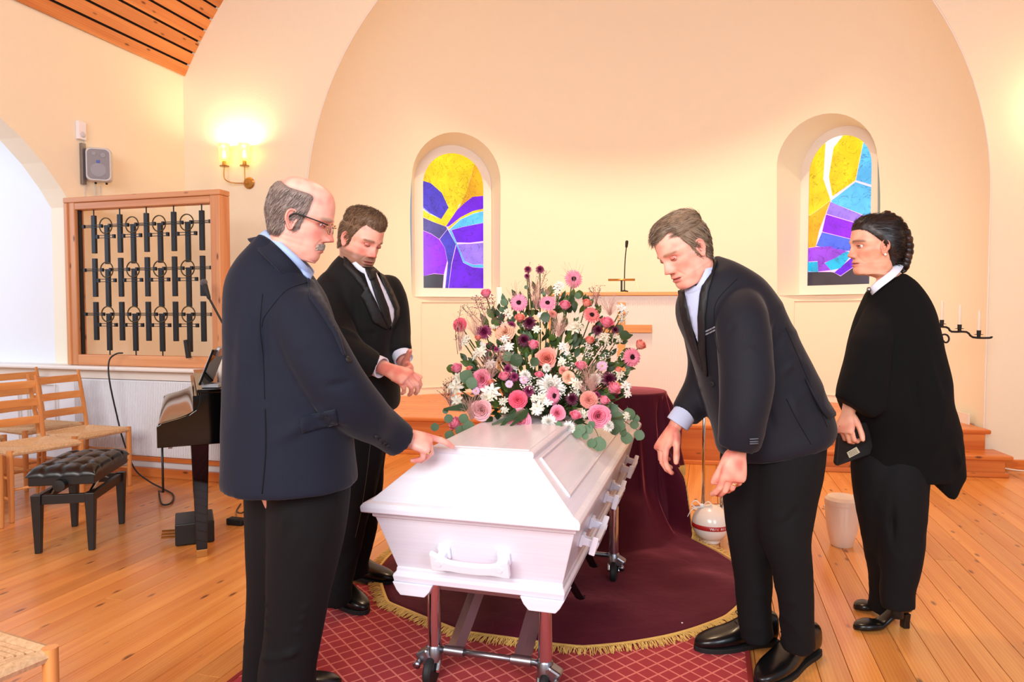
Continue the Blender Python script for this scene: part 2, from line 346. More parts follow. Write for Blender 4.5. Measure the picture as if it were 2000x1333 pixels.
def dup(root, loc, rz, label):
    r = root.copy(); COL.objects.link(r); r.location = loc; r.rotation_euler = (0, 0, rz); r['label'] = label
    for ch in root.children:
        c = ch.copy(); COL.objects.link(c); c.parent = r
        for g in ch.children:
            d = g.copy(); COL.objects.link(d); d.parent = c
    return r
def spline(pts, k=6):
    """Catmull-Rom through rows of floats"""
    P = [np.array(p, float) for p in pts]; out = []
    for i in range(len(P) - 1):
        p0, p1, p2, p3 = P[max(i - 1, 0)], P[i], P[i + 1], P[min(i + 2, len(P) - 1)]
        for j in range(k):
            t = j / k; out.append(.5 * (2 * p1 + (p2 - p0) * t + (2 * p0 - 5 * p1 + 4 * p2 - p3) * t * t + (3 * p1 - p0 - 3 * p2 + p3) * t ** 3))
    out.append(P[-1]); return out
def seg_pts(pts, k=6): return [Vector(p) for p in spline([tuple(p) for p in pts], k)]
def remesh(mb, vox, sm=2, dec=None):
    me = mb.mesh('tmp'); bm = bmesh.new(); bm.from_mesh(me); bmesh.ops.recalc_face_normals(bm, faces=bm.faces); bm.to_mesh(me); bm.free()
    o = bpy.data.objects.new('tmp', me); COL.objects.link(o)
    r = o.modifiers.new('r', 'REMESH'); r.mode = 'VOXEL'; r.voxel_size = vox
    if sm: s_ = o.modifiers.new('s', 'SMOOTH'); s_.factor = .5; s_.iterations = sm
    dg = bpy.context.evaluated_depsgraph_get(); ev = o.evaluated_get(dg); m2 = bpy.data.meshes.new_from_object(ev)
    n = len(m2.vertices); co = np.empty(n * 3); m2.vertices.foreach_get('co', co); out = MB(); out.v = [Vector(c) for c in co.reshape(-1, 3)]
    out.f = [tuple(p.vertices) for p in m2.polygons]; out.mi = [0] * len(out.f)
    no = np.empty(n * 3); m2.vertices.foreach_get('normal', no); out.n = no.reshape(-1, 3)
    bpy.data.objects.remove(o); bpy.data.meshes.remove(m2); bpy.data.meshes.remove(me); return out
def bvh(mb): return BVHTree.FromPolygons([tuple(v) for v in mb.v], mb.f)
def in_poly(x, y, P):
    r = False; j = len(P) - 1
    for i in range(len(P)):
        if (P[i][1] > y) != (P[j][1] > y) and x < (P[j][0] - P[i][0]) * (y - P[i][1]) / (P[j][1] - P[i][1]) + P[i][0]: r = not r
        j = i
    return r
def cdt(outer, holes=(), step=.1, xr=None, jitter=0, res=None):
    """triangulated 2D region with interior grid points; returns verts2d, faces"""
    def dens(L, s):
        o = []
        for i in range(len(L)):
            a, b = L[i], L[(i + 1) % len(L)]; n = max(1, int(math.hypot(b[0] - a[0], b[1] - a[1]) / s))
            o += [(a[0] + (b[0] - a[0]) * k / n, a[1] + (b[1] - a[1]) * k / n) for k in range(n)]
        return o
    loops = [dens(outer, step)] + [dens(h, step) for h in holes]; pts = []; edges = []
    for L in loops:
        o = len(pts); pts += L; edges += [(o + i, o + (i + 1) % len(L)) for i in range(len(L))]
    bd = list(pts); xs = [p[0] for p in outer]; ys = [p[1] for p in outer]; y = min(ys) + step / 2; B = np.array(bd)
    while y < max(ys):
        x = min(xs) + step / 2
        while x < max(xs):
            if in_poly(x, y, loops[0]) and not any(in_poly(x, y, h) for h in loops[1:]) and np.min((B[:, 0] - x) ** 2 + (B[:, 1] - y) ** 2) > (step * .55) ** 2: pts.append((x, y))
            x += step
        y += step
    r = delaunay_2d_cdt([Vector(p) for p in pts], edges, [], 0, 1e-7); V, F = r[0], r[2]; fs = []
    for f in F:
        cx = sum(V[i].x for i in f) / len(f); cy = sum(V[i].y for i in f) / len(f)
        if in_poly(cx, cy, loops[0]) and not any(in_poly(cx, cy, h) for h in loops[1:]): fs.append(tuple(f))
    return [(v.x, v.y) for v in V], fs
def patch(poly, tree, off=.003, th=.004, step=7., dmax=9.):
    """a thin solid piece of cloth lying on a surface (tree): outline given along lines of sight, laid on the surface"""
    V, F = cdt(poly, (), step); hits = []
    for x, y in V:
        d = ray(x, y).normalized(); h = tree.ray_cast(C0, d, dmax); hits.append((h[0], h[1]) if h[0] else None)
    ok = [i for i, h in enumerate(hits) if h]
    if not ok: return None
    for i, h in enumerate(hits):
        if not h:
            j = min(ok, key=lambda k: (V[k][0] - V[i][0]) ** 2 + (V[k][1] - V[i][1]) ** 2); dd = (hits[j][0] - C0).dot(FW); hits[i] = (W(V[i][0], V[i][1], dd), hits[j][1])
    n = len(V); lo = []; hi = []
    for h in hits:
        nn = h[1] if h[1].dot(C0 - h[0]) > 0 else -h[1]; nn = (nn + (C0 - h[0]).normalized() * .6).normalized(); lo.append(h[0] + nn * (off - .004)); hi.append(h[0] + nn * (off + th))
    cnt = {}
    for f in F:
        for a, b in zip(f, f[1:] + f[:1]): cnt[tuple(sorted((a, b)))] = cnt.get(tuple(sorted((a, b))), 0) + 1
    fs = [tuple(i + n for i in f) for f in F] + [tuple(reversed(f)) for f in F] + [(a, b, b + n, a + n) for (a, b), c in cnt.items() if c == 1]
    return MB().add(lo + hi, fs)
def lay(px, tree, off=.002, fallback=None):
    out = []
    for x, y in px:
        h = tree.ray_cast(C0, ray(x, y).normalized(), 12.)
        if h[0]:
            nn = h[1] if h[1].dot(C0 - h[0]) > 0 else -h[1]; out.append(h[0] + nn * off)
    return out

# ================================================================ THE SETTING
TH = math.atan(.11); EU = Vector((math.cos(TH), math.sin(TH), 0)); EV = Vector((-math.sin(TH), math.cos(TH), 0)); OC = Vector((-.85, 6.24, 0))
def ch(u, v, z=0.): return OC + EU * u + EV * v + ZZ * z
RCH = Matrix.Rotation(TH, 3, 'Z')
UA, RA, ZS, VB = .08, 3.0, 2.25, 2.0       # apse: arch centre, radius, springing, depth
VW = .14                                    # depth of the arch in the front wall
# floor: every board a part
fl = MB().box((-1.6, 3.3, -.06), (16, 11.5, .04)).build('floor', 'floor_gap'); struct(fl)
x = -9.0; i = 0
while x < 3.6:
    w = .108; y = -1.6 - U_(0, 1.5)
    near = x > -6.4
    while y < 6.9:
        L = U_(3.2, 5.2) if near else 9
        y1 = min(y + L, 7.0)
        if y1 > -.3 or True:
            mb = MB().box((0, 0, -.02), (w - .0022, y1 - y - .002, .04)); o = mb.build('floor_board', 'pine_floor', fl, bevel=.0012, seg=1); o.location = (x + w / 2, (y + y1) / 2, 0)
        y = y1; i += 1
    x += w
# left wall with the arch to the side aisle (world x = -5.03), outline in (y, z)
XL = -5.03; yc, zc, Ra = 3.0, 1.22, 1.77
outl = [(4.5, 0), (5.86, 0), (5.86, 3.66), (-3.0, 3.66), (-3.0, 0), (1.25, 0), (1.25, zc)]
arc = []
for k in range(25):
    a = PI - k * PI / 24; yy = yc + Ra * math.cos(a); zz_ = zc + Ra * math.sin(a)
    if yy > 4.49: break
    arc.append((yy, zz_))
arc.append((4.5, zc + math.sqrt(Ra ** 2 - 1.5 ** 2)))
wl = MB().prism([(XL, a, b) for a, b in [(4.5, 0), (5.86, 0), (5.86, 3.66), (-3.0, 3.66), (-3.0, 0), (1.23, 0)] + arc], (-.22, 0, 0)).build('wall_left', 'plaster'); struct(wl)
# side aisle
struct(MB().box((-6.7, 4.62, 2.2), (3.0, .2, 4.6)).build('wall_aisle_far', 'plaster_blue'))
# front wall with chancel arch
VAULT_R, VAULT_Z, VU = 4.62, 1.61, 0.0
hole = [(UA + RA, -.01), (UA + RA, ZS)] + [(UA + RA * math.cos(k * PI / 48), ZS + RA * math.sin(k * PI / 48)) for k in range(1, 48)] + [(UA - RA, ZS), (UA - RA, -.01)]
wf = MB().prism([ch(a, 0, b) for a, b in [(4.4, 0), (4.4, 6.4), (-4.3, 6.4), (-4.3, 0)] + hole[::-1]], EV * VW)
wfo = wf.build('wall_front', 'plaster'); struct(wfo)
# thin bead round the arch
bead = MB().tube([ch(a, -.002, b) for a, b in [(UA + RA, .3)] + hole[1:-1] + [(UA - RA, .3)]], .007, 6)
struct(bead.build('trim_1', 'white_paint'))
# nave vault: dark backing and boards
def vp(a, r=VAULT_R): return (OC.x + VU + r * math.sin(a), VAULT_Z + r * math.cos(a))
a_s = math.asin(4.16 / VAULT_R); n = 64
ce = MB().loft([[Vector((vp(-a_s + 2 * a_s * k / n, VAULT_R + .03)[0], yy, vp(-a_s + 2 * a_s * k / n, VAULT_R + .03)[1])) for k in range(n + 1)] for yy in (-3.0, 6.95)], False, closed=False)
ceo = ce.build('ceiling', 'gap'); struct(ceo)
nb = int(2 * a_s * VAULT_R / .123); da = 2 * a_s / nb
me0 = None
for k in range(nb):
    a0, a1 = -a_s + da * k + .0022, -a_s + da * (k + 1) - .0022; am = (a0 + a1) / 2
    if me0 is None:
        w = VAULT_R * (a1 - a0); me0 = MB().box((0, 0, .01), (w, 9.9, .02)).mesh('ceiling_board'); me0.materials.append(M['pine_ceiling'])
    o = bpy.data.objects.new('ceiling_board', me0); COL.objects.link(o); o.parent = ceo; p = vp(am); o.location = (p[0], 2.0, p[1]); o.rotation_euler = (0, am, 0)
# right nave wall and its window openings (behind the picture's edge)
struct(MB().box((3.42, 5.2, 1.9), (.2, 3.6, 3.9)).build('wall_right', 'plaster'))
# apse shell with window holes
def ap(phi, w, k=1.0):
    if w <= ZS: return ch(UA + RA * math.cos(phi) * k, VW + VB * math.sin(phi) * k, w)
    e = (w - ZS) / RA; return ch(UA + RA * math.cos(phi) * math.cos(e) * k, VW + VB * math.sin(phi) * math.cos(e) * k, ZS + RA * math.sin(e) * k)
def ap_hit(p, d):
    """from a point outside the shell, walk along d (towards the room) to the shell; returns phi, w"""
    lo, hi = 0., 2.0
    def f(t):
        q = p + d * t - OC; u, v, z = (q.dot(EU) - UA) / RA, (q.dot(EV) - VW) / VB, max(0, q.z - ZS) / RA; return u * u + v * v + z * z - 1
    for _ in range(40):
        m_ = (lo + hi) / 2
        if f(m_) > 0: lo = m_
        else: hi = m_
    q = p + d * lo - OC; u, v, z = (q.dot(EU) - UA) / RA, (q.dot(EV) - VW) / VB, q.z
    if z <= ZS: return math.atan2(v, u), z
    e = math.asin(max(-1, min(1, (z - ZS) / RA))); return math.atan2(v, u), ZS + e * RA
def arch_loop(w, h, grow=0., n=20, bot=0.):
    r = w / 2 + grow; L = [(-r, -bot), (r, -bot)]; hs = h - w / 2
    for k in range(n + 1): a = PI * k / n; L.append((r * math.cos(a), hs + r * math.sin(a)))
    return L
wins = []
for nm, pa, pb, pt, vv in (('window_1', (822, 564), (947, 563), 297, (1.70, 2.02)), ('window_2', (1576, 557), (1706, 557), 262, (1.96, 1.46))):
    def on(px_, v): r = ray(*px_); t = ((OC - C0).dot(EV) + v) / r.dot(EV); return C0 + r * t
    A, B = on(pa, vv[0]), on(pb, vv[1]); ax = (B - A); ax.z = 0; w = ax.length; ax.normalize(); z0 = (A.z + B.z) / 2; mid = (A + B) / 2
    dm = (Vector((mid.x, mid.y, CH)) - C0).dot(FW); z1 = C0.z + ray((pa[0] + pb[0]) / 2, pt).z * ((mid - C0).dot(FH)) / ray((pa[0] + pb[0]) / 2, pt).dot(FH)
    nr = Vector((ax.y, -ax.x, 0))
    if nr.dot(C0 - mid) < 0: nr = -nr
    wins.append((nm, Vector((mid.x, mid.y, z0)), ax, nr, w, z1 - z0))
holes2 = []; loops3 = []
for nm, c, ax, nr, w, h in wins:
    L = arch_loop(w, h, .07, bot=.10); out = []
    big = arch_loop(w, h, .14, bot=.11)
    P3 = [c + ax * a + ZZ * b for a, b in L]; B3 = []
    for a, b in big:
        q = ap_hit(c + ax * a + ZZ * b - nr * .0, nr); out.append(q)
    holes2.append(out); loops3.append(P3)
outer = [(0., 0.), (PI, 0.), (PI, ZS + RA * PI / 2 * .96), (0., ZS + RA * PI / 2 * .96)]
# scale phi to metres for an even triangulation
S_ = 2.5
V, F = cdt([(a * S_, b) for a, b in outer], [[(a * S_, b) for a, b in h] for h in holes2], .12)
mb = MB().add([ap(a / S_, b) for a, b in V], F)
wa = mb.build('wall_apse', 'plaster', smooth=True); struct(wa)
for (nm, c, ax, nr, w, h), hl, P3 in zip(wins, holes2, loops3):
    Wl = [ap(a, b) for a, b in hl]
    # a rounded splay between wall and frame
    ringA = [];
    mb = MB(); n = len(Wl)
    rows = [Wl, [a.lerp(b, .06) for a, b in zip(Wl, [p + nr * .0 for p in P3])], P3]
    mb.loft(rows, False); o = mb.build('window_reveal', 'plaster', wa, fix=True, auto=30)
# steps and platform
def chbox(mb, u0, u1, v0, v1, z0, z1, m=0): return mb.box(ch((u0 + u1) / 2, (v0 + v1) / 2, (z0 + z1) / 2), (u1 - u0, v1 - v0, z1 - z0), RCH, m)
pf = thing('floor_chancel', None, None, ch(0, 0)); pf['kind'] = 'structure'; pf.rotation_euler = (0, 0, TH)
def pbox(name, u0, u1, v0, v1, z0, z1, m='pine_step', bev=.006, par=pf):
    o = MB().box(((u0 + u1) / 2, (v0 + v1) / 2, (z0 + z1) / 2), (u1 - u0, v1 - v0, z1 - z0)).build(name, m, par, bevel=bev); return o
VF = -.26
pbox('core', -2.9, 1.45, VF + .05, .6, 0, .30, 'gap', 0); pbox('core', 1.45, 3.04, -.10, .6, 0, .30, 'gap', 0)
# platform boards run across
v = VF + .09; 
while v < 2.1:
    lim = RA * math.sqrt(max(.0, 1 - ((v + .06 - VW) / VB) ** 2)) if v > VW else 2.98
    u0, u1 = UA - lim - .02, UA + lim + .0
    if v < VW: u0, u1 = -2.9, (1.43 if v < -.06 else 3.05)
    if u1 - u0 > .3:
        cut = U_(-.8, .8)
        pbox('deck_board', u0, cut - .002, v, v + .117, .30, .34, bev=.002); pbox('deck_board', cut + .002, u1, v, v + .117, .30, .34, bev=.002)
    v += .12
pbox('nosing', -2.92, 1.45, VF - .02, VF + .09, .305, .342, bev=.012)
pbox('nosing', 1.45, 3.07, -.15, -.02, .305, .342, bev=.012)
pbox('riser_board', -2.9, 1.45, VF + .015, VF + .05, .03, .305, bev=.002)
pbox('riser_board', 1.45, 3.04, -.115, -.08, .17, .305, bev=.002)
pbox('base_moulding', -2.9, 1.45, VF - .01, VF + .02, 0, .035, bev=.006)
pbox('lower_step_core', 1.47, 3.06, -.33, -.1, 0, .14, 'gap', 0)
pbox('tread', 1.45, 3.12, -.39, -.09, .14, .177, bev=.012)
pbox('riser_board', 1.47, 3.08, -.345, -.32, .035, .14, bev=.002)
pbox('base_moulding', 1.46, 3.1, -.37, -.33, 0, .04, bev=.006)
# little white skirting on the platform, right
sk = MB(); pts = [ch(UA + RA * math.cos(a) * .985, VW + VB * math.sin(a) * .985) for a in [k * PI / 40 for k in range(0, 9)]]
sk.loft([[p + ZZ * z for p in pts] for z in (.34, .43)], False, closed=False); so = sk.build('baseboard_right', 'white_paint'); s_ = so.modifiers.new('s', 'SOLIDIFY'); s_.thickness = .014; struct(so)
# window frames, panes
def clip_convex(sub, C):
    out = sub
    for i in range(len(C)):
        a, b = C[i], C[(i + 1) % len(C)]; inp = out; out = []
        if not inp: break
        side = lambda p: (b[0] - a[0]) * (p[1] - a[1]) - (b[1] - a[1]) * (p[0] - a[0])
        for j in range(len(inp)):
            p, q = inp[j - 1], inp[j]; sp, sq = side(p), side(q)
            if (sp >= 0) != (sq >= 0): t = sp / (sp - sq); out.append((p[0] + (q[0] - p[0]) * t, p[1] + (q[1] - p[1]) * t))
            if sq >= 0: out.append(q)
    return out
PANES = {'window_1': ((172, 145, 478, 1047), [
 ('y', [(160,100),(300,100),(303,240),(380,385),(465,530),(440,590),(360,715),(325,660),(380,570),(330,460),(250,390),(160,365)]),
 ('y', [(300,100),(580,100),(575,235),(540,350),(515,440),(470,540),(380,385),(303,240)]),
 ('o', [(580,100),(670,100),(670,465),(560,480),(500,530),(440,590),(470,540),(515,440),(575,235)]),
 ('b', [(160,365),(250,390),(330,460),(380,570),(325,660),(240,625),(160,560)]),
 ('y', [(160,575),(240,625),(325,660),(360,715),(260,680),(160,635)]),
 ('w', [(160,545),(160,575),(240,625),(325,660),(250,622)]),
 ('v', [(560,480),(670,465),(670,560),(560,590),(470,640),(380,715),(360,715),(440,590),(500,530)]),
 ('y', [(670,560),(670,578),(570,605),(470,655),(385,735),(372,728),(470,640),(560,590)]),
 ('c', [(670,580),(570,608),(470,658),(388,738),(400,740),(480,715),(670,670)]),
 ('v', [(670,672),(480,717),(402,742),(440,835),(540,835),(670,815)]),
 ('l', [(670,830),(540,845),(445,850),(500,980),(560,1005),(670,1000)]),
 ('c', [(380,738),(435,852),(490,990),(560,1025),(670,1030),(670,1002),(560,1007),(500,982),(443,850),(400,744)]),
 ('s', [(160,640),(260,682),(360,717),(370,735),(310,813),(250,773),(160,738)]),
 ('p', [(160,742),(250,777),(310,817),(350,880),(368,980),(343,1085),(270,1078),(180,1103),(160,1103)]),
 ('d', [(160,1107),(270,1082),(343,1087),(333,1200),(160,1200)]),
 ('b', [(372,737),(433,850),(400,1000),(375,1200),(355,1200),(375,1000),(352,880),(314,815)]),
 ('m', [(352,1200),(372,1000),(378,1000),(358,1200)]),
 ('v', [(437,856),(488,992),(560,1027),(670,1032),(670,1200),(378,1200),(404,1000)])]),
 'window_2': ((163, 120, 465, 1057), [
 ('y', [(150,80),(278,80),(263,410),(318,570),(240,620),(150,670)]),
 ('w', [(282,80),(440,80),(333,200),(303,400),(330,540),(320,566),(267,410)]),
 ('y', [(444,80),(552,80),(538,180),(488,455),(332,543),(305,400),(335,200)]),
 ('c', [(556,80),(650,80),(650,527),(493,455),(543,180)]),
 ('o', [(150,674),(240,624),(318,574),(238,780),(216,893),(150,898)]),
 ('c', [(490,467),(650,543),(650,722),(550,702),(430,640),(332,590),(324,575)]),
 ('l', [(320,582),(430,643),(560,712),(650,760),(650,830),(480,740),(292,663)]),
 ('p', [(290,668),(480,745),(650,833),(650,900),(470,858),(264,788)]),
 ('u', [(262,792),(470,862),(650,903),(650,960),(440,938),(222,888)]),
 ('m', [(150,902),(218,895),(330,897),(438,940),(380,980),(282,1013),(330,1068),(240,1075),(235,998),(150,998)]),
 ('t', [(150,1002),(233,1002),(238,1078),(150,1070)]),
 ('t', [(442,942),(478,960),(400,1058),(334,1070),(286,1016)]),
 ('v', [(357,1087),(400,1110),(520,1030),(480,985)]),
 ('d', [(150,1074),(330,1082),(352,1086),(400,1116),(525,1033),(650,1000),(650,1190),(150,1190)])])}
for nm, c, ax, nr, w, h in wins:
    root = thing(nm, None, None, c - ZZ * .1); root['kind'] = 'structure'
    lo = arch_loop(w, h, .075, bot=.10); li = arch_loop(w, h, 0, bot=0)
    def P(a, b, d): return c + ax * a + ZZ * b + nr * d
    fr = MB(); n = len(lo)
    fr.loft([[P(a, b, .0) for a, b in lo], [P(a, b, .03) for a, b in lo], [P(a * .93, b * .985 + (.0), .04) if True else 0 for a, b in li], [P(a, b, -.02) for a, b in li]], False)
    fr.build('window_frame', 'white_paint', root, world=True, auto=35)
    MB().box(P(0, -.105, .02), (w + .2, .12, .016), Matrix.Rotation(math.atan2(ax.y, ax.x), 3, 'Z')).build('window_sill', 'white_paint', root, world=True, bevel=.004)
    MB().prism([P(a, b, -.03) for a, b in li], -nr * .006).build('backing_glass', mat(nm + '_line_glow', (240, 190, 220), .5, emit=.7), root, world=True)
    (X0, Y0, XW, YH), PL = PANES[nm]
    for k, poly in PL:
        q = [((x_ - X0) / XW * w - w / 2, h - (y_ - Y0) / YH * h) for x_, y_ in poly]
        if sum(q[i - 1][0] * q[i][1] - q[i][0] * q[i - 1][1] for i in range(len(q))) < 0: q = q[::-1]
        q = clip_convex(q, li)
        if len(q) < 3: continue
        V, F = cdt(q, (), .25); m_ = MB(); nn = len(V); cnt = {}
        for f in F:
            for a, b in zip(f, f[1:] + f[:1]): cnt[tuple(sorted((a, b)))] = cnt.get(tuple(sorted((a, b))), 0) + 1
        m_.add([P(a, b, -.022) for a, b in V] + [P(a, b, -.014) for a, b in V], [tuple(i + nn for i in f) for f in F] + [tuple(reversed(f)) for f in F] + [(a, b, b + nn, a + nn) for (a, b), c_ in cnt.items() if c_ == 1])
        m_.build('glass_pane', 'g_' + k, root, world=True)
# thin panel mouldings below the windows
for u0, u1, ph in ((0, 0, 0),):
    for pxs, base in (((823, 585), (960, 585)), 0), ((( 1552, 583), (1690, 583)), 1):
        pass
def apse_px(x_, y_, k=.995):
    r = ray(x_, y_); lo_, hi_ = 4.0, 12.0
    for _ in range(40):
        m_ = (lo_ + hi_) / 2; q = C0 + r * m_ - OC; u, v, z = (q.dot(EU) - UA) / RA, (q.dot(EV) - VW) / VB, max(0, q.z - ZS) / RA
        if u * u + v * v + z * z < 1 or v < 0: lo_ = m_
        else: hi_ = m_
    q = C0 + r * lo_ - OC; v = (q.dot(EV) - VW) / VB; u = (q.dot(EU) - UA) / RA; return math.atan2(v, u), q.z
for a_, b_ in (((822, 590), (965, 590)), ((1552, 588), (1720, 588))):
    p0, z1 = apse_px(*a_); p1, _ = apse_px(*b_); mb = MB(); z0 = .42
    L = [(p0 + (p1 - p0) * k / 10, z1) for k in range(11)] + [(p1, z0 + (z1 - z0) * (1 - k / 4)) for k in range(1, 5)] + [(p1 + (p0 - p1) * k / 10, z0) for k in range(1, 11)] + [(p0, z0 + (z1 - z0) * k / 4) for k in range(1, 5)]
    mb.tube([ap(a, b, .996) for a, b in L], .006, 5); mb.build('panel_moulding', 'plaster', wa)
# low wall under the grille: panels, ledge, baseboard
yW = 4.45; x0, x1 = -7.6, -3.46
lw = MB().box(((x0 + x1) / 2, yW + .09, .42), (x1 - x0, .16, .84)).build('wall_low', 'plaster_blue'); struct(lw)
MB().box(((x0 + x1) / 2, yW + .03, .855), (x1 - x0 + .04, .30, .03)).build('ledge', 'white_paint', lw, bevel=.01)
MB().box(((x0 + x1) / 2, yW - .01, .80), (x1 - x0, .04, .07)).build('frieze', 'white_paint', lw, bevel=.004)
MB().box(((x0 + x1) / 2, yW - .02, .035), (x1 - x0, .04, .07)).build('baseboard_low', 'pine_step', lw, bevel=.004)
MB().box(((-5.0 + x1) / 2, yW - .015, .14), (x1 + 5.0, .03, .035)).build('rail', 'pine_step', lw, bevel=.004)
MB().box((x1 + .02, yW + .05, .43), (.05, .25, .86)).build('end_post', 'pine_frame', lw, bevel=.004)
MB().box((-4.25, yW - .012, .46), (1.46, .02, .60)).build('radiator_cover', 'plaster_blue', lw, bevel=.004)
pr_ = MB()
for k in range(90): pr_.box((-4.97 + k * .016, yW - .025, .46), (.006, .008, .58))
o = pr_.build('radiator_ribs', 'plaster_blue', lw); o['kind'] = 'stuff'
for xx in (-5.35, -5.75, -6.15):
    MB().tube([(xx - .15, yW - .005, .2), (xx + .15, yW - .005, .2), (xx + .15, yW - .005, .7), (xx - .15, yW - .005, .7), (xx - .15, yW - .005, .2)], .008, 5).build('panel_moulding', 'white_paint', lw)
# skirting right
struct(MB().box(ch(3.8, -.015, .04), (1.35, .03, .08), RCH).build('baseboard_front', 'pine_step', bevel=.004))

# ================================================================ GRILLE
g = thing('grille_screen', 'black iron bar and ring grille in a square pine frame on the white ledge', 'screen', (-4.24, yW, .87))
gx0, gx1, gz0, gz1 = -4.99, -3.53, .872, 2.205
def gb(name, xa, xb, za, zb, m='pine_frame', d=.09, bev=.006, yy=0.): return MB().box(((xa + xb) / 2, yW + yy, (za + zb) / 2), (xb - xa, d, zb - za)).build(name, m, g, world=True, bevel=bev)
gb('frame_stile', gx0, gx0 + .085, gz0, gz1); gb('frame_stile', gx1 - .085, gx1, gz0, gz1)
gb('frame_rail', gx0 + .085, gx1 - .085, gz0, gz0 + .085, 'rail_pine'); gb('frame_rail', gx0 + .085, gx1 - .085, gz1 - .085, gz1 - .030, 'rail_pine')
gb('frame_moulding', gx0 - .012, gx0 + .026, gz0 + .002, gz1 - .03, d=.115); gb('frame_moulding', gx1 - .026, gx1 + .012, gz0 + .002, gz1 - .03, d=.115)
gb('frame_moulding', gx0 - .014, gx1 + .014, gz1 - .029, gz1 + .012, 'rail_pine', d=.118)
gb('inner_bar', gx0 + .085, gx0 + .10, gz0 + .085, gz1 - .085, 'iron', .03, .001)
# image fractions measured on the screen
GX = lambda x_: ony(x_, 550, yW).x
GZ = lambda x_, y_: ony(x_, y_, yW).z
cols_odd = [(199.0, 219.0), (245.5, 253.0), (297.5, 303.5), (350.5, 356.5), (404, 409)]
XS = [gx0 + .085 + (gx1 - gx0 - .17) * f for f in (.115, .315, .515, .715, .915)]
XE = [(XS[i] + XS[i + 1]) / 2 for i in range(4)]
zt, zb = gz1 - .085, gz0 + .085; H_ = zt - zb
def bar(xc, za, zb_): MB().box((xc, yW, (za + zb_) / 2), (.038, .022, abs(zb_ - za))).build('iron_bar', 'iron', g, world=True, bevel=.002)
for xc in XS:
    for f0, f1 in ((.04, .30), (.335, .60), (.635, .90)): bar(xc, zt - H_ * f0, zt - H_ * f1)
    MB().tube([(xc, yW, zt), (xc, yW, zt - H_ * .05)], .005, 6).build('hanger_rod', 'iron', g, world=True)
rowz = [zt - H_ * f for f in (.115, .415, .72)]
for xc in XE:
    for f0, f1 in ((.11, .375), (.41, .67), (.715, .97)): bar(xc, zt - H_ * f0, zt - H_ * f1)
    MB().tube([(xc, yW, zb), (xc, yW, zb + H_ * .04)], .005, 6).build('hanger_rod', 'iron', g, world=True)
    for z in rowz:
        mb = MB(); n = 28; R1 = .062
        pts = [(xc + R1 * math.cos(2 * PI * k / n), yW - .012, z + R1 * math.sin(2 * PI * k / n)) for k in range(n + 1)]
        mb.tube(pts, .005, 6, ref=(0, 1, 0)); mb.build('iron_ring', 'bronze', g, world=True, smooth=True)
        mb = MB(); zz_ = z - .085
        for s in (-1, 1): mb.box((xc + s * .082, yW - .014, zz_), (.020, .018, .030)); mb.box((xc, yW - .014, zz_ + s * .010), (.15, .006, .005))
        mb.build('cross_link', 'iron', g, world=True)
for z in rowz:
    for k in range(5):
        xc = XS[k]; mb = MB()
        for s in (-1, 1): mb.box((xc + s * .088, yW - .014, z), (.018, .018, .028)); mb.box((xc, yW - .014, z + s * .009), (.18, .006, .005))
        mb.build('cross_link', 'iron', g, world=True)
    mb = MB().tube([(gx0 + .09, yW - .006, z), (gx1 - .09, yW - .006, z)], .003, 5).build('wire', 'bronze', g, world=True)

# ================================================================ WALL FITTINGS
t = thing('loudspeaker', 'small grey wall loudspeaker with rounded grille above the iron screen', 'speaker', (-5.03, 4.70, 2.53))
Rs = Matrix.Rotation(math.radians(-52), 3, 'Z')
sp = Vector((-4.93, 4.68, 2.53))
def rr(w, h, r, n=6):
    out = []
    for cx_, cz_, a0 in ((w / 2 - r, h / 2 - r, 0), (-w / 2 + r, h / 2 - r, 90), (-w / 2 + r, -h / 2 + r, 180), (w / 2 - r, -h / 2 + r, 270)):
        for k in range(n + 1): a = math.radians(a0 + 90 * k / n); out.append((cx_ + r * math.cos(a), cz_ + r * math.sin(a)))
    return out
Rf = Matrix.Rotation(math.radians(38), 3, 'Z')   # local +x along the face, -y towards the room
def fp(a, b, d): return sp + Rf @ Vector((a, -d, b))
MB().loft([[fp(a * s_, b * s_, d) for a, b in rr(.19, .28, .04)] for s_, d in ((.86, -.08), (1, -.03), (1, .03), (.95, .05))]).build('speaker_body', 'grey_plastic', t, world=True, auto=40)
MB().loft([[fp(a, b, d) for a, b in rr(.16, .245, .035)] for d in (.045, .058)]).build('speaker_grille', mat('speaker_mesh', (168, 172, 184), .7, bump=(600, .8)), t, world=True, auto=40)
MB().box(fp(0, .02, .06), (.024, .006, .022), Rf).build('badge', 'ink_blue', t, world=True)
mb = MB(); 
for a, b, r in ((-.03, .085, .018), (.035, .075, .022), (0, -.05, .06)): mb.lathe([(r, 0), (r * .9, .004), (.001, .004)], fp(a, b, .058), 20, Rf @ Matrix.Rotation(PI / 2, 3, 'X'))
mb.build('driver', mat('speaker_cone', (150, 154, 168), .7), t, world=True)
MB().box((-5.015, 4.60, 2.53), (.03, .04, .34)).build('wall_bracket', 'steel', t, world=True, bevel=.004)
for dx in (-.03, .05): MB().sphere(fp(dx, -.15, 0), .010, 6).build('knob', 'rubber', t, world=True)
t = thing('motion_sensor', 'small white rectangular alarm sensor on the wall above the loudspeaker', 'sensor', (-5.03, 4.58, 2.8))
MB().box((-5.012, 4.585, 2.80), (.035, .075, .15)).build('sensor_case', 'plastic_white', t, world=True, bevel=.006)
MB().sphere((-4.992, 4.585, 2.765), .024, 8, sc_=(.4, 1, 1)).build('sensor_lens', mat('sensor_lens_grey', (205, 208, 216), .4), t, world=True, smooth=True)
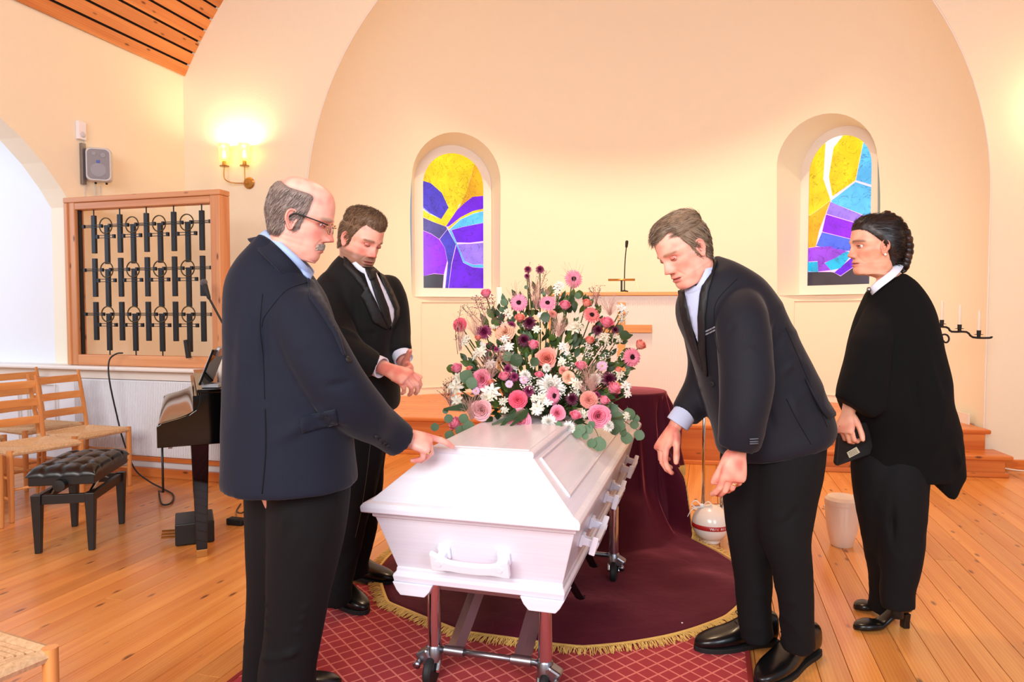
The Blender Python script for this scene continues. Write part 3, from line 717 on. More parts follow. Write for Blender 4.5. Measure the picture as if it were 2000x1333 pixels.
for k, yy in enumerate((4.62, 4.72, 4.77)):
    tag(MB().tube([(-5.02, yy, 2.73 if k == 0 else 2.38), (-5.02, yy, 2.20)], .0035, 5).build('speaker_cable', 'grey_plastic'), ['thin pale cable behind the wall loudspeaker, nearest the arch', 'thin pale cable hanging from the middle of the loudspeaker', 'thin pale cable hanging from the right corner of the loudspeaker'][k], 'cable')
# sconce
scp = ch(-3.51, 0, 2.56); t = thing('wall_sconce', 'brass two-armed wall lamp with lit clear glass shades', 'lamp', scp)
t.rotation_euler = (0, 0, TH)
MB().lathe([(.001, 0), (.055, 0), (.058, .008), (.045, .02), (.001, .025)], (0, 0, 0), 24, Matrix.Rotation(PI / 2, 3, 'X')).build('back_plate', 'brass', t, smooth=False, auto=30)
for j, (ux, vy) in enumerate(((.01, -.10), (-.19, -.12))):
    pts = seg_pts([(0, -.02, 0), (ux * .6, vy * .8, -.01), (ux, vy, .03), (ux, vy, .15)], 6)
    a = MB().tube(pts, .006, 8).build('arm', 'brass', t, smooth=True)
    MB().lathe([(.001, .14), (.042, .142), (.045, .15), (.02, .155), (.018, .20), (.001, .20)], (ux, vy, 0), 20).build('drip_cup', 'brass', a, auto=30)
    MB().lathe([(.002, .20), (.016, .21), (.020, .24), (.012, .275), (.001, .29)], (ux, vy, 0), 16).build('bulb', 'flame', a, smooth=True)
    so_ = MB()
    so_.loft([[Vector((ux + r * math.cos(2 * PI * k / 24), vy + r * math.sin(2 * PI * k / 24), z)) for k in range(24)] for r, z in ((.038, .19), (.046, .25), (.052, .36))], False)
    so_ = so_.build('glass_shade', 'shade', a, smooth=True, fix=False); md = so_.modifiers.new('s', 'SOLIDIFY'); md.thickness = .002
    l = bpy.data.lights.new('sconce_bulb', 'POINT'); l.energy = 9; l.color = (1, .78, .42); l.shadow_soft_size = .03; lo_ = bpy.data.objects.new('sconce_bulb', l); COL.objects.link(lo_); lo_.location = t.matrix_basis @ Vector((ux, vy - .01, .33)); 
l = bpy.data.lights.new('sconce_bulb', 'POINT'); l.energy = 8; l.color = (1, .76, .38); l.shadow_soft_size = .05; lo_ = bpy.data.objects.new('sconce_bulb', l); COL.objects.link(lo_); lo_.location = ch(3.62, -.18, 2.95)

# ================================================================ ALTAR AND CHANCEL THINGS
t = thing('altar', 'white ribbed altar with an oak cross on its front and an oak top edge', 'altar', ch(UA, 0)); t.rotation_euler = (0, 0, TH)
va, ua0, ua1 = .92, -.72, .72
def ab(name, u0, u1, v0, v1, z0, z1, m, bev=.003): return MB().box(((u0 + u1) / 2, (v0 + v1) / 2, (z0 + z1) / 2), (u1 - u0, v1 - v0, z1 - z0)).build(name, m, t, bevel=bev)
ab('altar_body', ua0, ua1, va, va + .6, .34, 1.47, 'white_paint'); ab('altar_top', ua0 - .03, ua1 + .03, va - .04, va + .64, 1.47, 1.505, 'altar_oak', .004)
ab('corner_post', ua1 - .0, ua1 + .03, va - .02, va + .02, .34, 1.47, 'altar_oak'); ab('corner_post', ua0 - .03, ua0, va - .02, va + .02, .34, 1.47, 'altar_oak')
mb = MB(); k = ua0 + .01
while k < ua1: mb.box((k, va - .003, .90), (.012, .006, 1.10)); k += .024
o = mb.build('front_ribs', 'white_paint', t); o['kind'] = 'stuff'
ab('cross_upright', .005 - .04, .005 + .035, va - .04, va - .012, .55, 1.40, 'altar_oak'); ab('cross_arm', -.29, .31, va - .045, va - .014, 1.09, 1.17, 'altar_oak')
# book rest and microphone on the altar
bp_ = ch(UA + .0, va + .18, 1.505)
t = thing('book_stand', 'small brass reading stand with a hanging chain on the altar top', 'stand', bp_); t.rotation_euler = (0, 0, TH)
MB().tube([(-.14, 0, .135), (.14, 0, .135)], .012, 8).build('rest_bar', 'brass', t, smooth=True)
MB().box((0, 0, .065), (.02, .02, .13)).build('stem', 'iron', t); MB().box((0, 0, .004), (.12, .09, .008)).build('foot', 'brass', t, bevel=.002)
for k in range(8): MB().sphere((.15 + .004 * k, -.005, .125 - .015 * k), .005, 5).build('chain_bead', 'gold', t)
t = thing('gooseneck_microphone', 'thin black gooseneck microphone rising from the altar', 'microphone', ch(UA + .03, va + .26, 1.505)); t.rotation_euler = (0, 0, TH)
MB().lathe([(.001, 0), (.04, 0), (.04, .02), (.012, .03), (.001, .03)], n=16).build('mic_base', 'iron', t, auto=30)
MB().tube(seg_pts([(0, 0, .02), (0, 0, .20), (.006, 0, .36), (.018, 0, .50)]), .006, 7).build('gooseneck', 'iron', t, smooth=True)
MB().tube([(.018, 0, .49), (.022, 0, .54)], [.014, .017], 10, round_=True).build('mic_head', 'rubber', t, smooth=True)
# big white candle behind the flowers
t = thing('altar_candle', 'thick white candle standing behind the left of the flowers', 'candle', ch(-1.13, .55, .34))
MB().lathe([(.001, 0), (.13, 0), (.13, .02), (.02, .05), (.018, .75), (.07, .78), (.07, .80), (.001, .80)], n=20).build('candle_stand', 'brass', t, auto=30)
MB().lathe([(.001, .80), (.033, .80), (.033, 1.20), (.028, 1.21), (.001, 1.20)], n=18).build('candle_shaft', mat('white_candle_wax', (252, 250, 246), .4), t, auto=30)
MB().tube([(0, 0, 1.20), (0, 0, 1.22)], .002, 5).build('wick', 'rubber', t)
# candelabrum
t = thing('candelabrum', 'black wrought-iron floor candelabrum with scrolls behind the woman in the cloak', 'candle holder', ch(2.47, -.20, .34) - ZZ * .34 + ZZ * 0)
cz = .0
t.location = ch(2.40, -.52, 0); t.rotation_euler = (0, 0, TH)
MB().tube([(0, 0, .02), (0, 0, 1.18)], .011, 8).build('stem', 'iron', t)
for a in (90, 210, 330): MB().tube(seg_pts([(0, 0, .22), (.08 * math.cos(math.radians(a)), .08 * math.sin(math.radians(a)), .12), (.24 * math.cos(math.radians(a)), .24 * math.sin(math.radians(a)), .012)]), .009, 6).build('foot', 'iron', t)
for s in (1, -1):
    tag_ = seg_pts([(0, 0, 1.185), (s * .155, 0, 1.185), (s * .195, 0, 1.150), (s * .30, 0, 1.148), (s * .345, 0, 1.108), (s * .46, 0, 1.104), (s * .475, 0, 1.116)], 3)
    MB().tube(tag_, .008, 6).build('arm', 'iron', t)
    sp_ = []
    for k in range(26):
        a = math.radians(-100 - 400 * k / 25) if s > 0 else math.radians(-80 + 400 * k / 25); r = .052 - .037 * k / 25
        sp_.append((s * (.15 + .0) + r * math.cos(a) * 1.0, 0, 1.075 + .0 + r * math.sin(a) * 1.25 + .02 * (k / 25)))
    MB().tube([(s * .10, 0, 1.01), (s * .145, 0, 1.01)] + sp_, .007, 6).build('scroll', 'iron', t)
cpos = [(.125, 1.185), (.25, 1.150), (.385, 1.106)]
for s in (1, -1):
    for j, (cx_, z) in enumerate(cpos):
        h = MB().lathe([(.001, 0), (.012, 0), (.013, .02), (.030, .022), (.030, .025), (.014, .027), (.015, .055), (.001, .055)], (s * cx_, 0, z), 14).build('candle_cup', 'iron', t, auto=30)
        if s > 0:
            p = t.matrix_basis @ Vector((s * cx_, 0, z + .055)); c = tag(MB().lathe([(.001, 0), (.0115, 0), (.011, .13), (.007, .145), (.0015, .15), (.0015, .165), (.0005, .166)], n=12).build('white_candle', 'wax', auto=30),
                ['slim white candle nearest the cloaked woman on the candelabrum', 'slim white candle in the middle cup of the candelabrum', 'slim white candle on the lowest outermost cup of the candelabrum'][j], 'candle', 'candles on the iron candelabrum'); c.location = p
# pole stands behind the pall
for j, (x_, yb_, zt_, lb) in enumerate(((1373, 995, .93, 'slim chrome floor stand behind the white round urn'), (1409, 992, .93, 'slim chrome floor stand close behind the bending man'))):
    p = onz(x_, yb_, 0); t = thing('floor_stand', lb, 'stand', p)
    MB().tube([(0, 0, .01), (0, 0, zt_)], .0105, 10).build('pole', 'chrome', t, smooth=True); MB().lathe([(.001, 0), (.075, 0), (.075, .008), (.02, .02), (.001, .02)], n=20).build('foot', 'chrome', t, auto=30)
    MB().lathe([(.001, zt_), (.045, zt_), (.045, zt_ + .012), (.001, zt_ + .012)], n=16).build('top_plate', 'chrome', t, auto=30)
p = onz(1388, 1060); t = thing('round_urn', 'round glazed white urn with a red ribbon and a white bow on the floor', 'urn', p)
prof = [(.001, 0), (.045, 0), (.05, .006), (.052, .012)] + [(.104 * math.sin(a), .112 - .104 * math.cos(a)) for a in [math.radians(30 + 5 * k) for k in range(29)]] + [(.012, .217), (.001, .217)]
MB().lathe(prof, n=40).build('urn_body', 'urn_ball', t, smooth=True)
MB().lathe([(.1035, .092), (.1052, .094), (.1052, .116), (.1035, .118)], n=40).loft([[Vector((0, 0, .1))] * 3] * 2, False).build('ribbon_band', 'red_band', t, smooth=True)
def text(name, body, size, m, parent, loc, R, ext=.0006):
    cu = bpy.data.curves.new(name, 'FONT'); cu.body = body; cu.size = size; cu.extrude = ext; cu.align_x = 'CENTER'; cu.align_y = 'CENTER'
    o = bpy.data.objects.new('tmp', cu); COL.objects.link(o); dg = bpy.context.evaluated_depsgraph_get(); me = bpy.data.meshes.new_from_object(o.evaluated_get(dg)); bpy.data.objects.remove(o)
    me.materials.clear(); me.materials.append(M[m]); o = bpy.data.objects.new(name, me); COL.objects.link(o); o.parent = parent; o.matrix_local = Matrix.Translation(loc) @ R.to_4x4(); return o
for i, chh in enumerate('Wolt Alis'):
    if chh == ' ': continue
    a = math.radians(-88 + i * 6.2); d = Vector((math.cos(a), math.sin(a), 0)); Rt = Matrix((Vector((-d.y, d.x, 0)), ZZ, d)).transposed()
    text('ribbon_letter', chh, .019, 'paper', t, d * .1056 + ZZ * .105, Rt)
mb = MB()
for s in (-1, 1):
    L = seg_pts([(0, 0, .218), (s * .03, -.005, .25), (s * .055, -.01, .235), (s * .03, -.012, .215), (0, 0, .218)], 5)
    mb.loft([[q + Vector((0, dd, 0)) for q in L] for dd in (-.01, .01)], False, closed=False)
    mb.loft([[q + Vector((0, dd, 0)) for q in seg_pts([(0, -.0, .22), (s * .05, -.03, .208), (s * .075, -.05, .17)], 4)] for dd in (-.008, .008)], False, closed=False)
mb.sphere((0, 0, .224), .012, 6); bo = mb.build('bow', 'paper', t, fix=False); bo.location = (-.05, -.02, -.012); md = bo.modifiers.new('s', 'SOLIDIFY'); md.thickness = .002
p = onz(1644, 1066); t = thing('cylinder_urn', 'pearly beige urn with a domed lid standing on the floor beside the cloaked woman', 'urn', p)
MB().lathe([(.001, 0), (.052, 0), (.058, .006), (.078, .09), (.088, .17), (.090, .225), (.090, .232), (.001, .232)], n=40).build('urn_body', 'urn_beige', t, smooth=False, auto=35)
MB().lathe([(.092, .232), (.094, .240), (.092, .262), (.078, .278), (.045, .286), (.001, .288)], n=40).build('lid', 'urn_beige', t, auto=35)
for s in (-1, 1): MB().sphere((s * .092, -.0, .215), .008, 6).build('ring_stud', 'urn_beige', t)
tag(MB().box(onz(1300, 980) + Vector((.05, .12, .012)), (.16, .4, .024), Matrix.Rotation(.1, 3, 'Z')).build('white_board', 'paper', bevel=.003), 'thin white board lying on the floor behind the maroon pall', 'board')
tag(MB().tube(seg_pts([ch(3.12, -.05, .03), ch(3.3, -.09, .008), ch(3.5, -.09, .008), ch(3.75, -.06, .03), ch(4.0, -.03, .03)]), .006, 6).build('white_cable', 'white_paint'), 'white cable lying along the foot of the wall by the steps', 'cable')

# ================================================================ CARPET, PALL
cp = thing('carpet', 'red carpet with a pale diamond lattice lying under the coffin', 'carpet', (-.72, 1.7, 0))
MB().box((0, 0, .005), (1.74, 2.42, .01)).build('carpet_field', 'carpet', cp, bevel=.003)
for s in (-1, 1): MB().box((s * .875, 0, .006), (.02, 2.42, .012)).build('border', mat('carpet_border', (132, 28, 22), .9), cp, bevel=.003)
pt = thing('velvet_pall', 'maroon velvet cloth draped from a round table and spread over the floor under the coffin', 'cloth', (-.5, 4.45, 0))
TC = Vector((-.5, 4.45, 0)); TR_ = .25; HCc = Vector((-.62, 3.5, 0)); TZ = .80
def hem_r(a): return float(np.interp(a, [-180, -135, -100, -72, -45, -25, 0, 20, 38, 60, 80, 100, 120, 150, 180], [1.0, 1.045, .97, .92, .87, .85, .82, .76, .72, .80, 1.0, 1.12, 1.05, 1.0, 1.0]))
def pall_pt(th, t):
    d = Vector((math.cos(th), math.sin(th), 0)); T = TC + d * TR_
    # hem: ray from the table centre to the floor circle
    oc = TC - HCc; L = .3
    for _k in range(6):
        q_ = oc + d * L; HR_ = hem_r(math.degrees(math.atan2(q_.y, q_.x))); b = oc.dot(d); c_ = oc.length_squared - HR_ ** 2; L = -b + math.sqrt(max(1e-6, b * b - c_))
    Hm = TC + d * max(L, .34); span = (Hm - T).length
    back = max(0., min(1., (.42 - span) / .3))                    # behind: hangs free
    fold = (1 - 2 * abs(math.sin(th * 11 + 1.3 * math.sin(th * 3))) ** .7) * .6 + math.sin(th * 9 + 2) * .4
    if t < .06:
        a = t / .06 * PI / 2; return T - d * .012 + d * .012 * math.sin(a) + ZZ * (TZ - .012 * (1 - math.cos(a)))
    s = (t - .06) / .94
    h = span * (s ** (2.0 - .9 * back)); zf = 1 - s
    # fall: steep then lying on the floor
    k = 1 - min(1, s / .62); z = (TZ - .012) * k ** 1.15
    if back < .99: h = span * (.16 * min(1, s / .62) ** 1.4 + .84 * max(0, (s - .40) / .60) ** 1.3)
    amp = .058 * min(1, s * 3) * (1 - .7 * min(1, max(0, s - .45) / .3))
    p = T + d * h + d * (fold * amp); 
    ripple = (.010 + .045 * max(0, noise.noise(Vector((p.x * 2.2, p.y * 2.2, 0))))) * (1 if s < .97 else .2)
    floorz = .012 + abs(fold) * .010 * (1 - s) + ripple * (.6 + .4 * noise.noise(Vector((p.x * 6, p.y * 6, 3))))
    zh = (TZ - .012) * (1 - s * .58); zb_ = max(z, floorz); kb = max(0, min(1, (back - .25) / .5)); kb = kb * kb * (3 - 2 * kb); p.z = zb_ + (zh - zb_) * kb; return p
nT, nS = 220, 70; mb = MB(); vs = []
for i in range(nS + 1):
    for j in range(nT): vs.append(pall_pt(2 * PI * j / nT, i / nS))
fs = [(i * nT + j, i * nT + (j + 1) % nT, (i + 1) * nT + (j + 1) % nT, (i + 1) * nT + j) for i in range(nS) for j in range(nT)]
vs.append(TC + ZZ * (TZ + .0005)); fs += [(len(vs) - 1, (j + 1) % nT, j) for j in range(nT)]
mb.add(vs, fs); pall = mb.build('cloth', 'velvet', pt, smooth=True, world=True); md = pall.modifiers.new('s', 'SOLIDIFY'); md.thickness = .003; md.offset = -1
mb = MB(); nf = 3600
band = MB(); ring = []
for j in range(nT * 2):
    th = 2 * PI * j / (nT * 2); p = pall_pt(th, 1.0); d = Vector((math.cos(th), math.sin(th), 0)); hang = p.z > .05; ring.append((p, d, hang))
n = len(ring)
def out_dir(p): q = (p - HCc); q.z = 0; return q.normalized()
for off, zz_ in (((0, .006)),):
    rows = []
    for e, dz in ((-.004, .004), (-.004, .010), (.008, .010), (.008, .003)):
        rows.append([(p + (out_dir(p) * e if not hg else d * .004 - ZZ * (e))) + ZZ * (dz if not hg else 0) for p, d, hg in ring])
    band.loft(rows, False)
band.build('fringe_band', 'fringe', pt, world=True)
for j in range(nf):
    f = j / nf * n; i0 = int(f) % n; i1 = (i0 + 1) % n; tt = f - int(f); p = ring[i0][0].lerp(ring[i1][0], tt); d = ring[i0][1]; hg = ring[i0][2]
    L = U_(.042, .064)
    if hg: q = p - ZZ * L + Vector((U_(-.006, .006), U_(-.006, .006), 0)); mid = p.lerp(q, .5) + d * .003
    else:
        dd = (out_dir(p) + Vector((U_(-.35, .35), U_(-.35, .35), 0))).normalized(); q = p + dd * L + ZZ * U_(-.002, .006); mid = p + dd * L * .5 + ZZ * U_(.006, .014); q.z = max(.012, q.z)
    mb.tube([p + ZZ * .006, mid, q], [.0017, .0019, .0014], 4)
o = mb.build('fringe', 'fringe', pt, world=True); o['kind'] = 'stuff'
tt_ = thing('round_pedestal', 'round pedestal table hidden under the maroon velvet cloth', 'table', TC)
MB().lathe([(.001, .76), (.235, .76), (.235, .785), (.001, .785)], n=32).build('table_top', 'black_wood', tt_); MB().lathe([(.001, 0), (.16, 0), (.05, .05), (.05, .76), (.001, .76)], n=20).build('pillar', 'black_wood', tt_)

# ================================================================ COFFIN
CX, CY0, CL = -.745, 2.065, 2.0
cof = thing('coffin', 'white-stained wooden coffin with panelled lid and white grips on a chrome trolley', 'coffin', (CX, CY0, .0))
def frus(levels, n_=4):
    """levels: (half width, front y, back y, z)"""
    return [[Vector((-a, y0, z)), Vector((a, y0, z)), Vector((a, y1, z)), Vector((-a, y1, z))] for a, y0, y1, z in levels]
L = CL
MB().loft(frus([(.283, .135, L - .13, .365), (.345, .055, L - .05, .60)])).build('coffin_body', 'coffin', cof, bevel=.003)
MB().loft(frus([(.302, .105, L - .10, .362), (.306, .10, L - .095, .385), (.298, .115, L - .11, .395), (.296, .115, L - .11, .408), (.288, .127, L - .12, .418)])).build('plinth_moulding', 'coffin', cof, bevel=.004, seg=3)
for sx in (-1, 1):
    for yy, dy in ((.098, .13), (L - .22, .13)):
        x1_, x0_ = .305, .155
        poly = [(sx * x1_, .362), (sx * (x1_ - .015), .335), (sx * (x1_ - .03), .318), (sx * (x0_ + .03), .318), (sx * (x0_ + .012), .338), (sx * x0_, .362)]
        MB().prism([(a, yy, b) for a, b in poly], (0, dy, 0)).build('coffin_foot', 'coffin', cof, bevel=.003)
MB().loft(frus([(.345, .052, L - .05, .600), (.352, .045, L - .043, .605), (.352, .045, L - .043, .618), (.340, .058, L - .055, .622)])).build('seam_moulding', 'coffin', cof, bevel=.002)
lid = MB().loft(frus([(.350, .02, L - .02, .622), (.372, .0, L, .630), (.374, -.002, L, .648), (.366, .008, L - .01, .660), (.352, .022, L - .02, .664)])).build('lid', 'coffin', cof, bevel=.003)
hy0, hy1, hx, hz = .165, L - .14, .178, .818
top = [Vector((-hx, hy0, hz)), Vector((hx, hy0, hz)), Vector((hx, hy1, hz)), Vector((-hx, hy1, hz))]
bot_ = [Vector((-.348, .026, .664)), Vector((.348, .026, .664)), Vector((.348, L - .024, .664)), Vector((-.348, L - .024, .664))]
for nm, i, j, m_ in (('lid_end_panel', 0, 1, 'coffin'), ('lid_side_panel', 1, 2, 'coffin_long'), ('lid_end_panel', 2, 3, 'coffin'), ('lid_side_panel', 3, 0, 'coffin_long')):
    a, b, c, d = bot_[i], bot_[j], top[j], top[i]; nn = (b - a).cross(d - a).normalized()
    mb = MB(); mb.loft([[a - nn * .02, b - nn * .02, c - nn * .02, d - nn * .02], [a, b, c, d]]); 
    cen = (a + b + c + d) / 4; q = [cen + (v - cen) * .93 + nn * 0 for v in (a, b, c, d)]
    mb.build(nm, m_, cof, bevel=.002)
    if nm == 'lid_side_panel':
        q = [a.lerp(b, .05).lerp(d, .22), b.lerp(a, .05).lerp(c, .22), c.lerp(d, .04).lerp(b, .12), d.lerp(c, .04).lerp(a, .12)]
        MB().tube([v + nn * .002 for v in (q[0], q[1], q[2], q[3], q[0])], .005, 5).build('bead', 'coffin_long', cof)
MB().loft(frus([(hx + .004, hy0 - .006, hy1 + .006, hz - .012), (hx + .010, hy0 - .012, hy1 + .012, hz - .004), (hx + .010, hy0 - .012, hy1 + .012, hz + .008), (hx + .002, hy0 - .004, hy1 + .004, hz + .014)])).build('top_moulding', 'coffin', cof, bevel=.003)
MB().loft(frus([(hx - .012, hy0 + .012, hy1 - .012, hz + .010), (hx - .012, hy0 + .012, hy1 - .012, hz + .017)])).build('top_panel', 'coffin_long', cof, bevel=.003)
def grip(c, ax, outv, name='coffin_grip'):
    """ax: along the grip, outv: away from the coffin"""
    c = Vector(c); ax = Vector(ax).normalized(); outv = Vector(outv).normalized(); up = outv.cross(ax) if outv.cross(ax).z > 0 else -outv.cross(ax)
    hd = MB(); rows = []
    for k in range(17):
        s = -1 + 2 * k / 16; x_ = s * .135; e = abs(s); zc_ = -.018 * (1 - e ** 2.2) + .004; h_ = .017 + .020 * max(0, (e - .55) / .45) ** 1.2; o_ = .052
        if e > .93: h_ *= .93
        rows.append([c + ax * x_ + up * (zc_ + a * h_) + outv * (o_ + b * .011) for a, b in ((-1, -1), (1, -1), (1, 1), (-1, 1))])
    hd.loft(rows); h = hd.build(name, 'plastic_white', cof, bevel=.004, world=False, seg=3)
    for s in (-1, 1):
        MB().loft([[c + ax * (s * .105 + a * .022) + up * (b * .022 + .004) + outv * o_ for a, b in ((-1, -1), (1, -1), (1, 1), (-1, 1))] for o_ in (.0, .012)] + [[c + ax * (s * .105 + a * .014) + up * (b * .014 + .004) + outv * o_ for a, b in ((-1, -1), (1, -1), (1, 1), (-1, 1))] for o_ in (.013, .045)]).build('grip_bracket', 'plastic_white', h, bevel=.003)
        MB().tube([c + ax * s * .105 + outv * .062 + up * .002, c + ax * s * .105 + outv * .0655 + up * .002], .011, 12).build('screw_cap', 'plastic_white', h)
def side_grip(yy): 
    n_ = Vector((.235, 0, -.062)).normalized(); grip((.318, yy, .497), (0, 1, 0), n_); grip((-.318, yy, .497), (0, 1, 0), Vector((-n_.x, 0, n_.z)))
nf_ = Vector((0, -.235, -.08)).normalized()
grip((-.0, .093, .487), (1, 0, 0), nf_)
grip((0, L - .085, .49), (1, 0, 0), Vector((0, 1, -.3)))
for yy in (.42, 1.0, 1.58): side_grip(yy)

# ================================================================ TROLLEY
tr = thing('coffin_trolley', 'folding chrome trolley with caster wheels under the coffin', 'trolley', (CX, CY0, 0))
def leg(x_, y_):
    MB().tube([(x_, y_, .12), (x_, y_, .365)], .0235, 16).build('leg', 'chrome', tr, smooth=False, auto=40)
    MB().lathe([(.001, 0), (.028, 0), (.028, .05), (.024, .055), (.001, .055)], (x_, y_, .085), 16).build('leg_collar', 'steel', tr, auto=40)
    sx = 1 if x_ > 0 else -1
    MB().box((x_ + sx * .03, y_ - .005, .10), (.05, .05, .045), Matrix.Rotation(.5 * sx, 3, 'Y')).build('corner_casting', 'steel', tr, bevel=.008)
    MB().tube([(x_ + sx * .045, y_ - .03, .09), (x_ + sx * .045, y_ - .055, .082)], [.008, .014], 10).build('brake_knob', 'steel', tr, smooth=True)
    wx, wy, wz = x_ + sx * .005, y_ - .02, .052
    w = MB(); Rw = Matrix.Rotation(PI / 2, 3, 'Y'); w.lathe([(.030, -.014), (.046, -.014), (.052, -.007), (.052, .007), (.046, .014), (.030, .014)], (wx, wy, wz), 28, Rw); wh = w.build('wheel', 'rubber', tr, auto=40)
    MB().lathe([(.001, -.010), (.031, -.012), (.033, 0), (.031, .012), (.001, .010)], (wx, wy, wz), 20, Rw).build('hub', 'chrome', wh, auto=40)
    for s in (-1, 1): MB().tube(seg_pts([(wx + s * .022, wy, wz), (wx + s * .023, wy + .012, wz + .03), (wx + s * .014, wy + .018, wz + .058)], 3), [.011] * 7, 8).build('fork', 'chrome', tr, smooth=True)
    MB().lathe([(.001, 0), (.022, 0), (.022, .02), (.001, .02)], (wx, wy + .015, .098), 14).build('swivel', 'steel', tr, auto=40)
for x_, y_ in ((-.165, .14), (.232, .14), (-.27, 1.235), (.315, 1.235)): leg(x_, y_)
for y_ in (.14, 1.235):
    MB().tube([(-.165 if y_ < 1 else -.27, y_, .125), (.232 if y_ < 1 else .315, y_, .125)], .0115, 12).build('cross_tube', 'steel', tr, smooth=True)
    for x_ in (-.09, .15): MB().tube([(x_ - .035, y_, .125), (x_ + .035, y_, .125)], .018, 14).build('pivot_sleeve', 'steel', tr, auto=40)
for x_, dy in ((-.09, 1), (.15, 1)):
    for a, b in (((.14, .125), (.62, .355)), ((1.235, .125), (.60, .355))):
        xo = .0 if a[0] < 1 else .045; p, q = Vector((x_ + xo, a[0], a[1])), Vector((x_ + xo, b[0], b[1])); MB().tube([p, q], .032, 4, flat=.30, ref=(1, 0, 0)).build('scissor_bar', 'bar_steel', tr, bevel=.002)
        MB().tube([q - Vector((.02, 0, 0)), q + Vector((.02, 0, 0))], .006, 8).build('pivot_bolt', 'chrome', tr)
for x_, y0_, z0_, y1_, z1_ in ((.24, .42, .33, .75, .10), (.24, .78, .33, 1.10, .11), (-.19, .45, .33, .80, .10), (.10, .50, .33, .80, .12), (-.02, .55, .33, .72, .14)):
    MB().tube([(x_, y0_, z0_), (x_, y1_, z1_)], .020, 4, flat=.3, ref=(1, 0, 0)).build('brace_bar', 'black_wood' if x_ > .2 else 'steel', tr, bevel=.002)
    MB().tube([(x_ - .012, y1_, z1_ + .01), (x_ + .022, y1_, z1_ + .01)], .006, 8).build('pivot_bolt', 'chrome', tr)
for x_ in (-.21, .245): MB().box((x_, .75, .352), (.03, 1.1, .02)).build('top_rail', 'steel', tr, bevel=.002)
for y_ in (.16, .60, 1.235): MB().box((.017, y_, .342), (.43, .03, .018)).build('top_cross_rail', 'steel', tr, bevel=.002)

# ================================================================ CHAIRS
def rush_seat(mb, w0, w1, d, z, m=0):
    # woven in four triangles: cords run parallel to each rail
    def cor(k): return [Vector((-w1 / 2, 0, z)), Vector((w1 / 2, 0, z)), Vector((w0 / 2, d, z)), Vector((-w0 / 2, d, z))][k % 4]
    cen = Vector((0, d / 2, z)); N_ = 13
    for s in range(4):
        a, b = cor(s), cor(s + 1)
        for k in range(N_):
            f0 = k / N_; f = (k + .5) / N_; p, q = a.lerp(cen, f), b.lerp(cen, f); dz = -.012 * math.sin(f * PI / 2) ; r = (cen - (a + b) / 2).length / N_ * .56
            mb.tube([p + ZZ * dz, p.lerp(q, .5) + ZZ * (dz - .002), q + ZZ * dz], r, 6)
    for s in range(4): a, b = cor(s), cor(s + 1); mb.tube([a - ZZ * .006, b - ZZ * .006], .019, 8)
def make_chair(label):
    t = thing('ladderback_chair', label, 'chair', group='pine ladder-back chairs with rush seats')
    # local: front edge at y = 0 facing -y; back at y = .40
    for s in (-1, 1):
        MB().tube([(s * .215, .0, .002), (s * .215, .0, .25), (s * .215, .0, .445)], [.014, .018, .019], 10).build('front_leg', 'chair_wood', t, auto=40)
        MB().tube(seg_pts([(s * .185, .42, .002), (s * .185, .39, .30), (s * .185, .39, .45), (s * .19, .44, .70), (s * .192, .475, .86)], 3), [.014, .016, .018, .018, .018] + [.018] * 5 + [.016, .014, .012], 10, flat=.8).build('back_post', 'chair_wood', t, smooth=False, auto=40)
    for z, yy in ((.56, .412), (.68, .436), (.80, .462)):
        mb = MB(); rows = [[Vector((x_, yy + .016 * (1 - (x_ / .19) ** 2) + dy + (zz_) * .18, z + zz_)) for zz_, dy in ((-.026, -.007), (.026, -.007), (.026, .007), (-.026, .007))] for x_ in [-.19 + .38 * k / 8 for k in range(9)]]
        mb.loft(rows).build('back_slat', 'slat_wood', t, bevel=.003)
    mb = MB(); rush_seat(mb, .37, .42, .39, .432); mb.build('rush_seat', 'rush', t, auto=40)
    for z in (.14, .27):
        for s in (-1, 1): MB().tube([(s * .213, 0, z), (s * .188, .40, z)], .009, 8).build('stretcher', 'chair_wood', t, smooth=True)
    MB().tube([(-.213, 0, .20), (.213, 0, .20)], .009, 8).build('stretcher', 'chair_wood', t, smooth=True); MB().tube([(-.186, .405, .22), (.186, .405, .22)], .009, 8).build('stretcher', 'chair_wood', t, smooth=True)
    return t
chair = make_chair('pine ladder-back chair against the radiator cover, nearest the piano')
def chair_at(o, front_c, face):  # front_c: ground point of the front edge middle, face: facing angle (deg, 0 = +x)
    o.location = (front_c[0], front_c[1], 0); o.rotation_euler = (0, 0, math.radians(face + 90))
chair_at(chair, (-4.17, 3.93), -4)
for fc, fa, lb in (((-4.08, 3.42), -12, 'pine ladder-back chair behind the black piano bench'), ((-4.13, 2.90), -14, 'pine ladder-back chair cut by the picture edge, half hidden by the bench'), ((-4.72, 4.02), -6, 'pine ladder-back chair in the rear row beside the white panels'), ((-4.75, 3.42), -8, 'pine ladder-back chair in the rear row by the picture edge')):
    dup(chair, (0, 0, 0), 0, lb); o = [q for q in COL.objects if q.get('label') == lb][0]; chair_at(o, fc, fa)
fc_ = dup(chair, (0, 0, 0), 0, 'foreground chair corner with rush seat and rounded pine leg at the bottom edge'); fc_.location = (-1.82, 1.37, 0); fc_.rotation_euler = (0, 0, math.radians(172))

